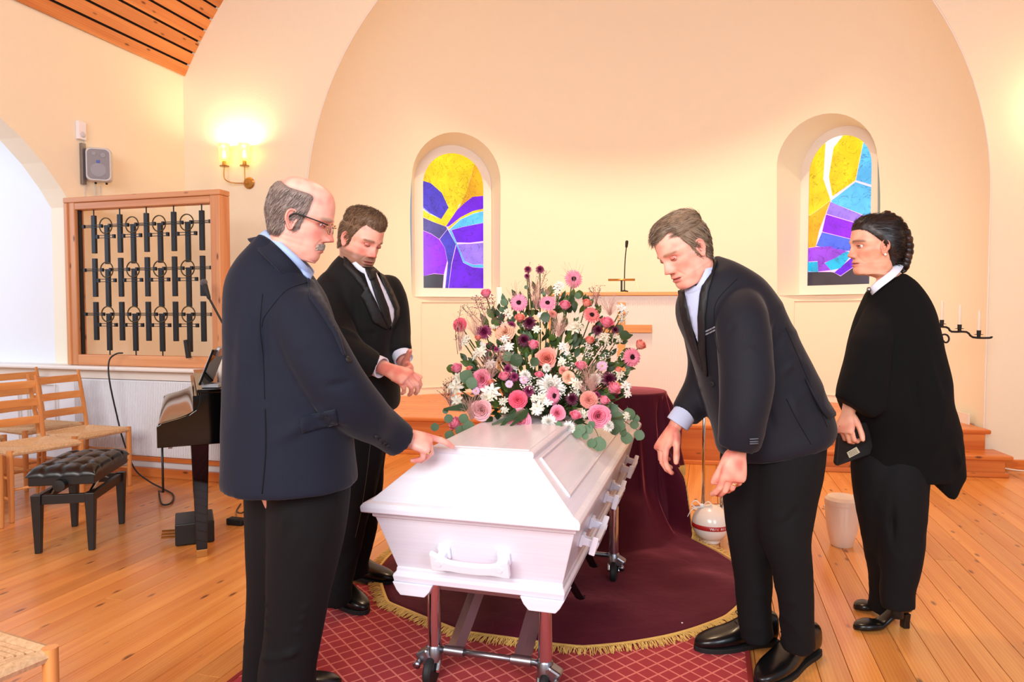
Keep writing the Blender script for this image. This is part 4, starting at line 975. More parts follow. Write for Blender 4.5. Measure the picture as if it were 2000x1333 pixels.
# ================================================================ PIANO BENCH
a_b = math.atan2(.88, -.47); bc = Vector((-3.46, 3.11, 0))
t = thing('piano_bench', 'black height-adjustable piano bench with a buttoned leather seat', 'bench', bc, a_b)
BL, BW = .27, .16
for sx in (-1, 1):
    for sy in (-1, 1): MB().box((sx * (BL - .03), sy * (BW - .03), .16), (.05, .05, .32), taper=.6).build('leg', 'black_wood', t, bevel=.004)
for s in (-1, 1): MB().box((s * (BL - .03), 0, .29), (.025, 2 * BW - .08, .05)).build('apron', 'black_wood', t, bevel=.002); MB().box((0, s * (BW - .03), .29), (2 * BL - .08, .025, .05)).build('apron', 'black_wood', t, bevel=.002)
MB().box((0, 0, .395), (2 * BL, 2 * BW, .05)).build('seat_frame', 'black_wood', t, bevel=.004)
for s in (-1, 1): MB().tube([(s * .16, -.10, .30), (-s * .02, -.10, .37)], .010, 4, flat=.4).build('lift_arm', 'steel', t); MB().tube([(s * .16, .10, .30), (-s * .02, .10, .37)], .010, 4, flat=.4).build('lift_arm', 'steel', t)
MB().lathe([(.001, 0), (.03, 0), (.033, .01), (.03, .035), (.001, .038)], (-BL - .002, .0, .375), 18, Matrix.Rotation(-PI / 2, 3, 'Y')).build('height_knob', 'black_wood', t, auto=40)
mb = MB(); nx, ny = 64, 40; vs = []
bt = [(-.17 + .17 * i, -.085 + .17 * j) for i in range(3) for j in range(2)]
for j in range(ny + 1):
    for i in range(nx + 1):
        x_, y_ = math.sin(PI / 2 * (-1 + 2 * i / nx)), math.sin(PI / 2 * (-1 + 2 * j / ny)); X, Y = x_ * (BL + .01), y_ * (BW + .01)
        e = (1 - abs(x_) ** 8) * (1 - abs(y_) ** 8); z = .42 + .055 * max(0, e) ** .5
        for bx, by in bt: z -= .022 * math.exp(-((X - bx) ** 2 + (Y - by) ** 2) / .0007)
        for bx in (-.17, 0, .17): z -= .010 * math.exp(-(X - bx) ** 2 / .00008)
        for by in (-.0, -.085, .085): z -= .008 * math.exp(-(Y - by) ** 2 / .00008)
        vs.append((X, Y, max(z, .415)))
mb.add(vs, [(j * (nx + 1) + i, j * (nx + 1) + i + 1, (j + 1) * (nx + 1) + i + 1, (j + 1) * (nx + 1) + i) for j in range(ny) for i in range(nx)])
mb.build('seat_cushion', 'leather', t, smooth=True)
for bx, by in bt: MB().sphere((bx, by, .455), .008, 6, sc_=(1, 1, .5)).build('button', 'leather', t)

# ================================================================ PIANO
a_p = math.atan2(.66, .75); t = thing('digital_piano', 'black lacquered digital piano on square tapering legs with brass feet', 'piano', (-2.70, 2.87, 0), a_p)
# local: x = depth (front at 0), y = along the keyboard away from the near cheek
PW = 1.42
side = [(0, .605), (0, .715), (.02, .728), (.10, .748), (.15, .765), (.185, .79), (.20, .825), (.205, .878), (.46, .878), (.46, .605)]
for y_ in (0, PW - .035): MB().prism([(a, y_, b) for a, b in side], (0, .035, 0)).build('side_cheek', 'piano', t, bevel=.003)
lidp = seg_pts([(0.005, 0, .722), (.03, 0, .732), (.10, 0, .75), (.16, 0, .775), (.19, 0, .81), (.198, 0, .87)], 5)
mb = MB(); mb.loft([[q + Vector((0, y_, 0)) for q in lidp] + [q + Vector((.012, y_, -.012)) for q in reversed(lidp)] for y_ in (.036, PW - .036)]); mb.build('fallboard', 'piano', t, auto=50)
MB().box((.33, PW / 2, .886), (.28, PW, .018)).build('top_lid', 'piano', t, bevel=.004)
MB().box((.10, PW / 2, .64), (.19, PW - .08, .06)).build('key_bed', 'piano', t, bevel=.003); MB().box((.30, PW / 2, .74), (.26, PW - .08, .24)).build('body', 'piano', t, bevel=.003)
for (x_, y_) in ((.20, .06), (.20, PW - .06)):
    MB().box((x_, y_, .322), (.085, .085, .565), taper=.62).build('leg', 'piano', t, bevel=.003); MB().box((x_, y_, .02), (.054, .054, .04)).build('brass_foot', 'brass', t, bevel=.002)
MB().box((.20, PW / 2 - .32, .36), (.04, .05, .48)).build('pedal_lyre', 'piano', t, bevel=.003); MB().box((.17, PW / 2 - .32, .065), (.20, .26, .12)).build('pedal_box', 'black_wood', t, bevel=.006)
for k in (-1, 0, 1): MB().tube([(.08, PW / 2 - .32 + k * .06, .04), (.0, PW / 2 - .32 + k * .06, .045)], .008, 6).build('pedal', 'brass', t)
MB().box((.24, .30, .93), (.02, .34, .10), Matrix.Rotation(.25, 3, 'Y')).build('music_desk', 'piano', t, bevel=.003)
for y_ in (.05, .30): MB().box((.06, y_ * .6 + .01, .60), (.02, .03, .014)).build('fitting', 'steel', t)
# tablet in a holder on the piano, recorder box
pb = Vector((-2.70, 2.87, 0)); Rp = Matrix.Rotation(a_p, 3, 'Z')
def PL_(x_, y_, z_): return pb + Rp @ Vector((x_, y_, z_))
tb = W(400, 722, 3.25); Rt_ = Matrix.Rotation(a_p - .35, 3, 'Z') @ Matrix.Rotation(.38, 3, 'Y')
bz = PL_(.27, .10, .895)
t = thing('tablet', 'tablet computer tilted on the piano with a shiny dark frame', 'tablet', bz + ZZ * .0)
c_ = bz + ZZ * .115; MB().box(c_, (.012, .20, .20), Rt_).build('tablet_case', 'piano', t, world=True, bevel=.003)
MB().box(c_ + Rt_ @ Vector((-.0075, 0, 0)), (.003, .18, .175), Rt_).build('screen', mat('tablet_screen', (190, 205, 235), .1, emit=.25), t, world=True)
MB().box(c_ + Rt_ @ Vector((.01, .0, .09)), (.02, .10, .05), Rt_).build('clamp', 'steel', t, world=True, bevel=.003)
MB().box(bz + ZZ * .012, (.09, .09, .022), Rt_ @ Matrix.Rotation(-.38, 3, 'Y')).build('holder_foot', 'steel', t, world=True, bevel=.003)
bz = PL_(.36, .40, .895); t = thing('white_sheet_box', 'small white plastic box with a chrome bar on top of the piano', 'box', bz, a_p)
MB().box((0, 0, .075), (.11, .26, .15)).build('case', 'cream_plastic', t, bevel=.012); MB().tube([(-.01, -.05, .165), (-.01, .11, .165)], .010, 8).build('chrome_bar', 'chrome', t, smooth=True)
MB().tube(seg_pts([(-.06, .02, .16), (-.065, .05, .11), (-.06, .01, .08)]), .003, 5).build('lead', 'cable', t)
# cables
tag(MB().tube(seg_pts([ony(240, 690, 4.30), ony(226, 692, 4.28), ony(213, 706, 4.26), ony(214, 745, 4.24), ony(229, 815, 4.30), ony(240, 858, 4.3), onz(262, 915, .1), onz(290, 940, .03), onz(318, 955, .01), onz(338, 967, .01), onz(334, 983, .01), onz(316, 985, .01), onz(310, 960, .02)] , 5) + [PL_(.02, .12, .35), PL_(.02, .12, .61)], .006, 7).build('black_cable', 'cable', smooth=True), 'black cable hanging from the iron screen and looping to the piano', 'cable')
tag(MB().tube(seg_pts([onz(470, 985, .01), onz(462, 1000, .01), PL_(.45, .5, .1), PL_(.46, .45, .3), PL_(.44, .5, .6)], 5), .005, 6).build('black_cable', 'cable', smooth=True), 'thin black cable dropping behind the piano to a plug', 'cable')
t = thing('power_adapter', 'small black power adapter on the floor behind the piano', 'adapter', onz(462, 1025)); MB().box((0, 0, .02), (.11, .055, .04)).build('adapter_case', 'rubber', t, bevel=.006); MB().box((.07, .0, .012), (.04, .012, .012)).build('plug', 'rubber', t)
# microphone on a boom stand in front of the grille
m0 = ony(398, 552, 4.22); m1 = ony(408, 582, 4.22); m2 = ony(450, 668, 4.22)
t = thing('boom_microphone', 'handheld microphone on a black boom stand in front of the iron screen', 'microphone', (m2.x + .30, 4.2, 0))
MB().sphere(m0, .026, 10).build('mic_head', mat('mic_mesh', (120, 122, 128), .5, .6, bump=(700, .8)), t, world=True, smooth=True)
MB().tube([m0.lerp(m1, .2), m1], [.020, .013], 12, round_=True).build('mic_body', 'rubber', t, world=True, smooth=True); e_ = Vector((m2.x + .30, 4.2, m2.z - .42))
MB().tube([m1, e_], .008, 8).build('boom', 'iron', t, world=True); MB().tube([Vector((e_.x, 4.2, .03)), e_ - ZZ * .02], .010, 8).build('upright', 'iron', t, world=True)
MB().sphere(e_, .022, 8).build('boom_clutch', 'rubber', t, world=True, smooth=True)
for k in range(3): a = 2 * PI * k / 3 + .4; MB().tube([Vector((e_.x, 4.2, .16)), Vector((e_.x + .26 * math.cos(a), 4.2 + .18 * math.sin(a), .012))], .008, 6).build('stand_foot', 'iron', t, world=True)
tag(MB().box(ony(366, 682, 4.37), (.03, .03, .14), Matrix.Rotation(-.15, 3, 'Y')).build('black_marker_pen', 'rubber', bevel=.004), 'short black rod leaning on the bottom rail of the iron screen', 'rod')

# ================================================================ PEOPLE
RINGS = [ # zf, yf, zb, yb, w, squareness
 (.121, .000, .121, -.020, .010, 1), (.119, .025, .119, -.045, .028, 1), (.112, .048, .112, -.066, .047, 1), (.100, .066, .100, -.084, .061, 1), (.085, .078, .083, -.096, .069, 1), (.068, .085, .064, -.103, .074, 1), (.050, .089, .044, -.106, .0765, 1),
 (.034, .091, .025, -.107, .077, .98), (.022, .0925, .010, -.106, .0765, .95), (.010, .089, -.003, -.103, .075, .97), (0, .084, -.015, -.099, .073, .98), (-.012, .083, -.026, -.094, .071, .99), (-.025, .083, -.037, -.089, .069, .99),
 (-.038, .083, -.047, -.084, .067, .98), (-.050, .083, -.056, -.080, .0645, .97), (-.058, .0838, -.063, -.077, .062, .95), (-.064, .084, -.067, -.076, .061, .94), (-.069, .0838, -.070, -.075, .060, .93), (-.075, .0835, -.076, -.074, .058, .92), (-.085, .0815, -.083, -.073, .056, .9),
 (-.096, .0835, -.090, -.073, .053, .89), (-.107, .081, -.096, -.073, .051, .9), (-.115, .072, -.101, -.073, .050, .9), (-.118, .058, -.105, -.074, .050, .95), (-.119, .040, -.110, -.075, .051, 1), (-.121, .022, -.116, -.077, .052, 1), (-.130, .010, -.124, -.080, .054, 1),
 (-.150, .008, -.140, -.086, .056, 1), (-.175, .008, -.160, -.094, .060, 1), (-.200, .006, -.185, -.100, .056, 1), (-.215, -.01, -.205, -.085, .035, 1)]
def gs(d, s): return math.exp(-(d / s) ** 2)
def sstep(a, b, x): t = max(0, min(1, (x - a) / (b - a))); return t * t * (3 - 2 * t)
def head(P, opts):
    """returns (mesh builder with tint colours, hair builder, info). P maps local (x right, y front, z up) to world"""
    o = dict(jaw=1., jowl=0., nose=1., skin=(226, 160, 138), lip=(190, 100, 92), brow=(120, 92, 70), hair=(120, 100, 82), neck=1., shear=0., beard=0., hairline=None, cheek=(214, 120, 106), hth=.010, face_w=1., nose_w=1., chin=0.)
    o.update(opts); rings = spline(RINGS, 4); NA = 168; vs = []; cols = []; loc = []
    ys, zs = [], []
    for r in rings:
        zf, yf, zb, yb, w, sq = r
        w = w * o['face_w']
        if zf < -.01: k_ = sstep(-.01, -.07, zf); w *= 1 + (o['jaw'] - 1) * k_
        if zf < -.118: nk = sstep(-.118, -.135, zf); w *= 1 + (o['neck'] - 1) * nk; yf = yf + (.03 * (o['neck'] - 1) / .2 + o['jowl'] * .035) * nk * (1 - sstep(-.14, -.17, zf) * 1.3)
        elif zf < -.112 and o['jowl']: yf += o['jowl'] * .012 * sstep(-.112, -.118, zf)
        c = yb * .45 + yf * .12 if zf > -.118 else (yb + yf) / 2
        for j in range(NA):
            a = 2 * PI * j / NA; f_ = (1 - math.cos(a)) / 2   # a = 0 front
            # denser in front
            a2 = a - .28 * math.sin(a); ca, sa = math.cos(a2), math.sin(a2)
            e = sq if ca > 0 else 1
            x = w * math.copysign(abs(sa) ** e, sa); y = c + ((yf - c) if ca > 0 else (c - yb)) * math.copysign(abs(ca) ** (e if ca > 0 else 1), ca)
            f2 = (1 - ca) / 2; z = zf + (zb - zf) * f2
            if zf < -.118: 
                dz = -.118 - zf; y += o['shear'] * dz
            front = max(0, ca)
            # features
            if front > 0 and z > -.13:
                if -.050 < z < .018:
                    if z > -.034: h = (.003 + .0215 * ((.018 - z) / .052) ** 1.15) * o['nose']
                    else: h = .0245 * o['nose'] * (1 - sstep(-.036, -.049, z))
                    wn = (.0075 + .0065 * sstep(.0, -.034, z)) * o['nose_w']; y += h * gs(x, wn) * front
                    y += .008 * o['nose'] * (gs(abs(x) - .0135 * o['nose_w'], .0065)) * gs(z + .038, .008)
                for s in (-1, 1):
                    r2 = ((x - s * .031) / .017) ** 2 + ((z - .003) / .011) ** 2; y -= .0105 * math.exp(-r2)
                    y += .0045 * gs(x - s * .030, .020) * gs(z - .0215, .006)
                    y += .004 * gs(x - s * .044, .016) * gs(z + .022, .014); x += s * .003 * gs(x - s * .062, .014) * gs(z + .018, .016)
                    y -= .002 * gs(x - s * (.020 + (-.035 - z) * .5), .004) * sstep(-.03, -.04, z) * sstep(-.075, -.062, z)
                mo = 1 - sstep(.019, .028, abs(x)); y -= .0045 * gs(z + .0695, .0022) * mo; y -= .0015 * gs(x, .004) * gs(z + .056, .005)
                lm = 1 - sstep(.012, .028, abs(x)); y += (.0042 * gs(z + .0635, .0042) + .0050 * gs(z + .0765, .0052)) * lm; y -= .002 * gs(abs(x) - .028, .006) * gs(z + .070, .006)
                y += o['chin'] * gs(z + .103, .012) * gs(x, .022)
            # jowl bulge
            if o['jowl'] and z < -.03: x += math.copysign(.006 * o['jowl'] * gs(z + .085, .04) * sstep(-.2, .4, ca + .2), x)
            loc.append((x, y, z)); vs.append(P(Vector((x, y, z))))
            base = o['skin']; cc = list(base)
            def mixc(c2, t):
                for q in range(3): cc[q] += (c2[q] - cc[q]) * t
            n_ = noise.noise(Vector((x, y, z)) * 38); mixc(o['cheek'], max(0, min(.4, .05 + .45 * n_)))
            if front > 0:
                for s in (-1, 1): mixc(o['cheek'], .55 * gs(x - s * .045, .02) * gs(z + .028, .02) * front)
                mixc(o['cheek'], .65 * gs(x, .018) * gs(z + .034, .013) * front)
                mo = 1 - sstep(.020, .027, abs(x)); lipz = gs(z + .0705, .0085); mixc(o['lip'], .85 * mo * min(1, lipz * 1.3) * sstep(0, .3, front)); mixc((90, 36, 34), .8 * gs(z + .0695, .0016) * mo)
                for s in (-1, 1): mixc(o['brow'], .8 * gs(z - .0235 + .16 * max(0, abs(x) - .035), .0042) * sstep(.012, .020, abs(x)) * (1 - sstep(.048, .056, abs(x)))); mixc((178, 96, 88), .35 * gs(x - s * .031, .014) * gs(z - .003, .009))
                mixc((70, 26, 24), .9 * (gs(abs(x) - .0085, .0035) * gs(z + .0475, .0028)))
            if o['beard']:
                b_ = sstep(-.038, -.055, z) * sstep(-.135, -.115, z) * sstep(-.30, .0, ca) * (1 - .9 * gs(x, .024) * gs(z + .070, .007)); b_ = max(b_, sstep(.01, -.04, z) * sstep(-.11, -.09, z) * gs(ca - .12, .16)); mixc(o['hair'], o['beard'] * b_ * (.9 + .25 * n_))
            hm = o['mask'](math.atan2(x, y + .02), x, y, z) if 'mask' in o else 0
            if hm > 0: mixc(o['hair'], min(1, hm * 3.2) * .85)
            cols.append(lin([max(0, min(255, q)) for q in cc]))
    nR = len(rings); F = []
    for i in range(nR - 1):
        for j in range(NA): k = (j + 1) % NA; F.append((i * NA + j, i * NA + k, (i + 1) * NA + k, (i + 1) * NA + j))
    mb = MB().add(vs, F + [tuple(range(NA - 1, -1, -1))]); mb.c = cols
    sk = lin(o['skin']); ck = lin(o['cheek'])
    def addc(fn, col):
        n0 = len(mb.v); fn(mb); mb.c += [col] * (len(mb.v) - n0)
    # eyeballs and lids
    eyes = []
    for s in (-1, 1):
        ce = Vector((s * .031, .0665, .003)); eyes.append(ce)
        for part, a0, a1, r_ in (('up', -1 - o.get('lid', 0), 52, .0130), ('lo', -58, -26, .0128)):
            rows = []
            for i in range(7):
                a = math.radians(a0 + (a1 - a0) * i / 6 - (12 if part == 'up' else 0)); rows.append([ce + Vector((r_ * 1.15 * math.sin(b), r_ * math.cos(a) * math.cos(b) - .0008 * (i == (6 if part == 'up' else 0)), r_ * math.sin(a) * math.cos(b) ** .8 + .0008)) for b in [math.radians(-66 + 132 * q / 10) for q in range(11)]])
            lidc = lin([o['skin'][0] * .88, o['skin'][1] * .76, o['skin'][2] * .76])
            addc(lambda m_, rr_=rows: m_.loft([[P(v) for v in rr] for rr in rr_], False, closed=False), lidc)
        # lash line
        a = math.radians(-13 - o.get('lid', 0)); pts = [P(ce + Vector((.0134 * 1.15 * math.sin(b), .0134 * math.cos(a) * math.cos(b), .0134 * math.sin(a) * math.cos(b) ** .8 + .0008))) for b in [math.radians(-56 + 112 * q / 8) for q in range(9)]]
        addc(lambda m_: m_.tube(pts, .0011, 5), lin((60, 36, 30)))
    # ears
    for s in (-1, 1):
        ez, ey = (-.010, -.012); hx = .0735 * o['face_w']; n1, n2 = 10, 36; rows = []
        def ear_pt(r, a, back=False):
            rad = (.0185 + .004 * math.sin(a)) ; yy = rad * r * math.cos(a) * (1.0 if math.sin(a) > -.2 else .85); zz_ = .0325 * r * math.sin(a)
            rim = .0085 * gs(r - .88, .11) * (1 if math.cos(a) < .6 else .35) + .004 * gs(r - .55, .12) * (1 if math.cos(a) < .2 else .2); con = -.006 * gs(r, .4); lobe = .001 * gs(zz_ + .027, .008)
            tr_ = .006 * gs(r - .7, .2) * gs(math.atan2(math.sin(a), math.cos(a)) + .2, .45)
            h = .006 + rim + con + lobe + tr_ if not back else -.003 - .003 * (1 - r)
            if r > .99 and not back: h = .004
            q = Vector((h, yy, zz_)); q = Matrix.Rotation(math.radians(24), 3, 'Z') @ q if True else q
            q = Matrix.Rotation(math.radians(8), 3, 'X') @ q
            return P(Vector((s * (hx + q.x * .9 + .0), ey + q.y - .004, ez + q.z)))
        for bk in (False, True):
            rr = [(k + .02) / n1 for k in range(n1 + 1)]; rr[-1] = 1.
            rows = [[ear_pt(r, 2 * PI * j / n2, bk) for j in range(n2)] for r in (rr if not bk else rr[::-1])]
            if bk: rows_all += rows
            else: rows_all = rows
        earc = lin([o['skin'][0] * .98, o['skin'][1] * .84, o['skin'][2] * .84])
        addc(lambda m_: m_.loft(rows_all, True), earc)
    hairb = None
    if 'mask' in o:
        hairb = MB(); me = MB().add(loc, F).mesh('q'); nn = [v.normal.copy() for v in me.vertices]; bpy.data.meshes.remove(me)
        cenv = Vector((0, -.015, .02)); hv = []; ok = []
        for i, p in enumerate(loc):
            x, y, z = p; a = math.atan2(x, y + .02); m_ = o['mask'](a, x, y, z); n_ = nn[i]
            if n_.dot(Vector(p) - cenv) < 0: n_ = -n_
            lump = noise.noise(Vector((x * 60, y * 25, z * 60))) * .0018 + noise.noise(Vector((x * 22, y * 12, z * 22))) * .002
            hv.append(P(Vector(p) + n_ * ((o['hth'](x, y, z) if callable(o['hth']) else o['hth']) * m_ + lump * min(1, m_ * 1.5) * .8 - .0025 * (1 - min(1, m_ * 3))))); ok.append(m_ > .02)
        hairb.add(hv, [f for f in F if all(ok[i] for i in f)])
        # strands
        idx = [i for i in range(len(loc)) if o['mask'](math.atan2(loc[i][0], loc[i][1] + .02), *loc[i]) > .25 and loc[i][2] > -.12]
        rs = random.Random(5); ns = o.get('strands', 1500)
        for _ in range(ns):
            i = rs.choice(idx); p = Vector(loc[i]); n_ = nn[i]
            if n_.dot(p - cenv) < 0: n_ = -n_
            th_ = (o['hth'](*loc[i]) if callable(o['hth']) else o['hth']); d = Vector(o['comb'](*loc[i])); d = (d - n_ * d.dot(n_) + Vector((rs.uniform(-.2, .2), rs.uniform(-.2, .2), rs.uniform(-.2, .2)))).normalized()
            Ls = o.get('slen', .022) * rs.uniform(.7, 1.2); mm_ = o['mask'](math.atan2(loc[i][0], loc[i][1] + .02), *loc[i]); p0 = p + n_ * (th_ * (mm_ * .9) - .0005) + Vector((rs.uniform(-.002, .002), rs.uniform(-.002, .002), 0)); lift = o.get('lift', .12)
            p1 = p0 + d * Ls * .5 + n_ * Ls * (lift * .8); p2 = p0 + d * Ls + n_ * Ls * (lift * 1.1 - .12)
            hairb.tube([P(p0), P(p1), P(p2)], [.0005, .0005, .0002], 3, m=rs.choice((0, 0, 1, 2)))
    return mb, hairb, eyes
def frame3(fwd, up):
    f = Vector(fwd).normalized(); u = Vector(up); u = (u - f * u.dot(f)).normalized(); r = f.cross(u); return r, f, u
def hand(mb, wrist, d, n, tdir, sc_=1., curl=((20, 30, 20),) * 4, thumb=(.55, .8, -.1), tcurl=20, spread=6, fore=.07, fdir=None):
    """wrist point; d to the knuckles; n out of the back of the hand; tdir to the thumb side"""
    d = Vector(d).normalized(); n = Vector(n); n = (n - d * n.dot(d)).normalized(); t = d.cross(n); 
    if t.dot(Vector(tdir)) < 0: t = -t
    w = Vector(wrist); s = sc_; fd = Vector(fdir).normalized() if fdir else d
    def ring(o_, hw, ht, dv=d): return [w + dv * o_ * s + (t * hw * math.copysign(abs(math.cos(a)) ** .8, math.cos(a)) + n * ht * math.copysign(abs(math.sin(a)) ** .8, math.sin(a))) * s for a in [2 * PI * k / 18 for k in range(18)]]
    mb.loft([ring(-fore, .030, .025, fd), ring(-fore * .5, .028, .022, fd), ring(0, .028, .020), ring(.02, .031, .0205), ring(.045, .038, .019), ring(.07, .0425, .0175), ring(.088, .0425, .0155), ring(.098, .037, .011)])
    tips = []
    for k, (off, base, segs, r0) in enumerate(((.031, .083, (.043, .026, .022), .0098), (.0105, .089, (.047, .030, .023), .0101), (-.0105, .085, (.043, .028, .022), .0096), (-.0300, .076, (.034, .021, .020), .0085))):
        p = w + (d * (base - .02) + t * off) * s; sa = math.radians(spread * (1.2 - .8 * k)); dv = (d * math.cos(sa) + t * math.sin(sa)); pts = [p, w + (d * base + t * off) * s]; nn = n.copy(); ang = 0
        for q, L in enumerate(segs):
            ang += math.radians(curl[k][q]); v = dv * math.cos(ang) - nn * math.sin(ang); pts.append(pts[-1] + v * L * s)
        rr = [r0 * 1.0, r0 * 1.12, r0 * .98, r0 * .93, r0 * .76]; P2 = []; R2 = []
        for i in range(len(pts) - 1):
            P2 += [pts[i], pts[i].lerp(pts[i + 1], .5)]; R2 += [rr[i] * s, (rr[i] + rr[i + 1]) / 2 * s * .94]
        P2.append(pts[-1]); R2.append(rr[-1] * s); mb.tube(P2, [x * 1.09 for x in R2], 12, round_=True); tips.append(pts)
    b = w + (d * .018 + t * .020 - n * .006) * s; tv = (d * thumb[0] + t * thumb[1] + n * thumb[2]).normalized(); p1 = b + tv * .042 * s; ax = tv.cross(d); tv2 = (tv + (d - tv * d.dot(tv)) * math.tan(math.radians(tcurl)) * 1.).normalized(); p2 = p1 + tv2 * .034 * s; tv3 = (tv2 + (d - tv2 * d.dot(tv2)) * math.tan(math.radians(tcurl)) * .8).normalized(); p3 = p2 + tv3 * .026 * s
    mb.tube([b, b.lerp(p1, .5), p1, p1.lerp(p2, .5), p2, p2.lerp(p3, .5), p3], [v * s for v in (.017, .0165, .0125, .0115, .0120, .0115, .009)], 12, round_=True)
    return tips, p3
def srow(xl, yl, xr, yr, dep, th, n=40, p=2.4, dl=0., dr=0.):
    """one closed cross-section of a garment: left and right silhouette points, depth, thickness along the view"""
    A = W(xl, yl, dep + dl); B = W(xr, yr, dep + dr); c = (A + B) / 2; u = (B - A) / 2; v = FH * th / 2
    return [c + u * math.copysign(abs(math.cos(a)) ** (2 / p), math.cos(a)) + v * math.copysign(abs(math.sin(a)) ** (2 / p), math.sin(a)) for a in [2 * PI * k / n for k in range(n)]]
def torso(mb, rows, k=4, n=40):
    """rows: (xl, yl, xr, yr, depth, thickness[, dl, dr])"""
    rows = [tuple(r) + (0,) * (8 - len(r)) for r in rows]; R_ = spline(rows, k); mb.loft([srow(*r[:6], n=n, dl=r[6], dr=r[7]) for r in R_]); return mb
HS = [1.]
def limb(mb, pts, k=5, n=18, flat=1., ref=None, round_=True):
    if not round_ and pts[0][3] > 0: a_, b_ = pts[0], pts[1]; q_ = a_[3]; e_ = FPX / a_[2]; ln = math.hypot(b_[0] - a_[0], b_[1] - a_[1]) or 1; ux_, uy_ = (a_[0] - b_[0]) / ln, (a_[1] - b_[1]) / ln; pts = [(a_[0] + ux_ * q_ * e_ * .75, a_[1] + uy_ * q_ * e_ * .75, a_[2], q_ * .25), (a_[0] + ux_ * q_ * e_ * .5, a_[1] + uy_ * q_ * e_ * .5, a_[2], q_ * .72)] + list(pts)
    """pts: (px, py, depth, radius m)"""
    rows = spline(pts, k); sc__ = .72 if round_ else 1.; mb.tube([W(r[0], r[1], r[2]) for r in rows], [r[3] * sc__ for r in rows], n, flat=flat, ref=ref, round_=round_); return mb
def cloth(mb, vox, folds=(), amp=.004, sm=3, freq=7., seed=0, stretch=(1, 1, .5)):
    o = remesh(mb, vox, sm + 3); fl_ = [(W(*a), W(*b), w_, h_) for a, b, w_, h_ in folds]
    for i, v in enumerate(o.v):
        n_ = Vector(o.n[i]); q = Vector((v.x * freq * stretch[0], v.y * freq * stretch[1], v.z * freq * stretch[2] + seed)); d = (noise.noise(q) + .5 * noise.noise(q * 2.1)) * amp + (max(0, 1 - 2.2 * abs(noise.noise(Vector((q.x * 1.2, q.y * 1.2, q.z * 2.6 + 7))))) ** 2) * amp * 1.1 * max(0, .25 + noise.noise(q * .6 + Vector((3, 3, 3))))
        for a, b, w_, h_ in fl_:
            ab = b - a; t = max(0, min(1, (v - a).dot(ab) / ab.length_squared)); r = (v - (a + ab * t)).length
            if r < w_ * 2.5: d += 2.0 * h_ * math.exp(-(r / (w_ * .9)) ** 2) * math.sin(PI * (.08 + .84 * t))
        o.v[i] = v + n_ * d
    return o
def garment(name, mb, m, par, smooth=True, **k):
    return mb.build(name, m, par, smooth=smooth, world=True, fix=False, **k)
def deco(name, mb, m, par, **k):
    if mb is None: return None
    return mb.build(name, m, par, world=True, smooth=k.pop('smooth', True), **k)
def person(label, loc, headmb, handsmb, hidden, skin, cheek):
    """the continuous body: head and neck, hands, trunk and limbs under the clothes, one mesh"""
    b = MB(); b.add(headmb.v, headmb.f); cols = list(headmb.c)
    h = remesh(handsmb, .0032, 2); sk = Vector(lin(skin)[:3]); ck = Vector(lin(cheek)[:3])
    b.add(h.v, h.f)
    for v in h.v: t = max(0, min(1, .35 + 1.3 * noise.noise(v * 30))); cols.append(tuple(sk.lerp(ck, t)) + (1,))
    q = remesh(hidden, .014, 1); b.add(q.v, q.f); cols += [tuple(sk) + (1,)] * len(q.v)
    me = b.mesh('person', loc); at = me.color_attributes.new('tint', 'FLOAT_COLOR', 'POINT'); at.data.foreach_set('color', np.array(cols, dtype=np.float32).ravel())
    bm = bmesh.new(); bm.from_mesh(me); bmesh.ops.recalc_face_normals(bm, faces=bm.faces); bm.to_mesh(me); bm.free()
    o = link('person', me, 'skin', None, True); o.location = loc; tag(o, label, 'person'); return o
def head_frame(cpx, fwd_ang, pitch, roll=0., s=1.):
    """fwd_ang: degrees, 0 faces the picture's right, 180 its left, -90 towards the camera"""
    c = W(*cpx); a = math.radians(fwd_ang); p = math.radians(pitch); f = (RT * math.cos(a) + FH * math.sin(a)) * math.cos(p) - ZZ * math.sin(p)
    f.normalize(); u = ZZ - f * ZZ.dot(f); u.normalize(); r = f.cross(u); u2 = u * math.cos(math.radians(roll)) + r * math.sin(math.radians(roll)); r = f.cross(u2)
    return (lambda v: c + (r * v.x + f * v.y + u2 * v.z) * s), (r, f, u2, c)
def collar(name, path, m, par, h=.032, lean=.25, th=.003):
    """path: (px, py, depth) closed ring of the upper fold; band falls outward by h"""
    P = [W(*p) for p in path]; c = sum(P, Vector()) / len(P); rows = spline([tuple(p) for p in P] + [tuple(P[0])], 6)[:-1]; Q = [Vector(r) for r in rows]
    nrm = Vector((0, 0, 0)); 
    for i in range(len(Q)): nrm += (Q[i] - c).cross(Q[(i + 1) % len(Q)] - c)
    nrm.normalize(); nrm = nrm if nrm.z > 0 else -nrm; lo = []; mid = []
    for q in Q: o_ = (q - c); o_ = (o_ - nrm * o_.dot(nrm)).normalized(); mid.append(q + o_ * h * .08 - nrm * h * .3); lo.append(q + o_ * h * lean - nrm * h)
    mb = MB().loft([Q, mid, lo], False); o = mb.build(name, m, par, smooth=True, world=True); s_ = o.modifiers.new('s', 'SOLIDIFY'); s_.thickness = th; return o
def buttons(px, tree, r, m, par, name='button'):
    for x, y in px:
        h = tree.ray_cast(C0, ray(x, y).normalized(), 9.)
        if h[0]:
            nn = h[1] if h[1].dot(C0 - h[0]) > 0 else -h[1]; R_ = nn.to_track_quat('Z', 'Y').to_matrix()
            MB().lathe([(.001, 0), (r, 0), (r, .002), (r * .7, .004), (r * .3, .003), (.001, .003)], h[0] + nn * .0015, 14, R_).build(name, m, par, world=True, auto=40)
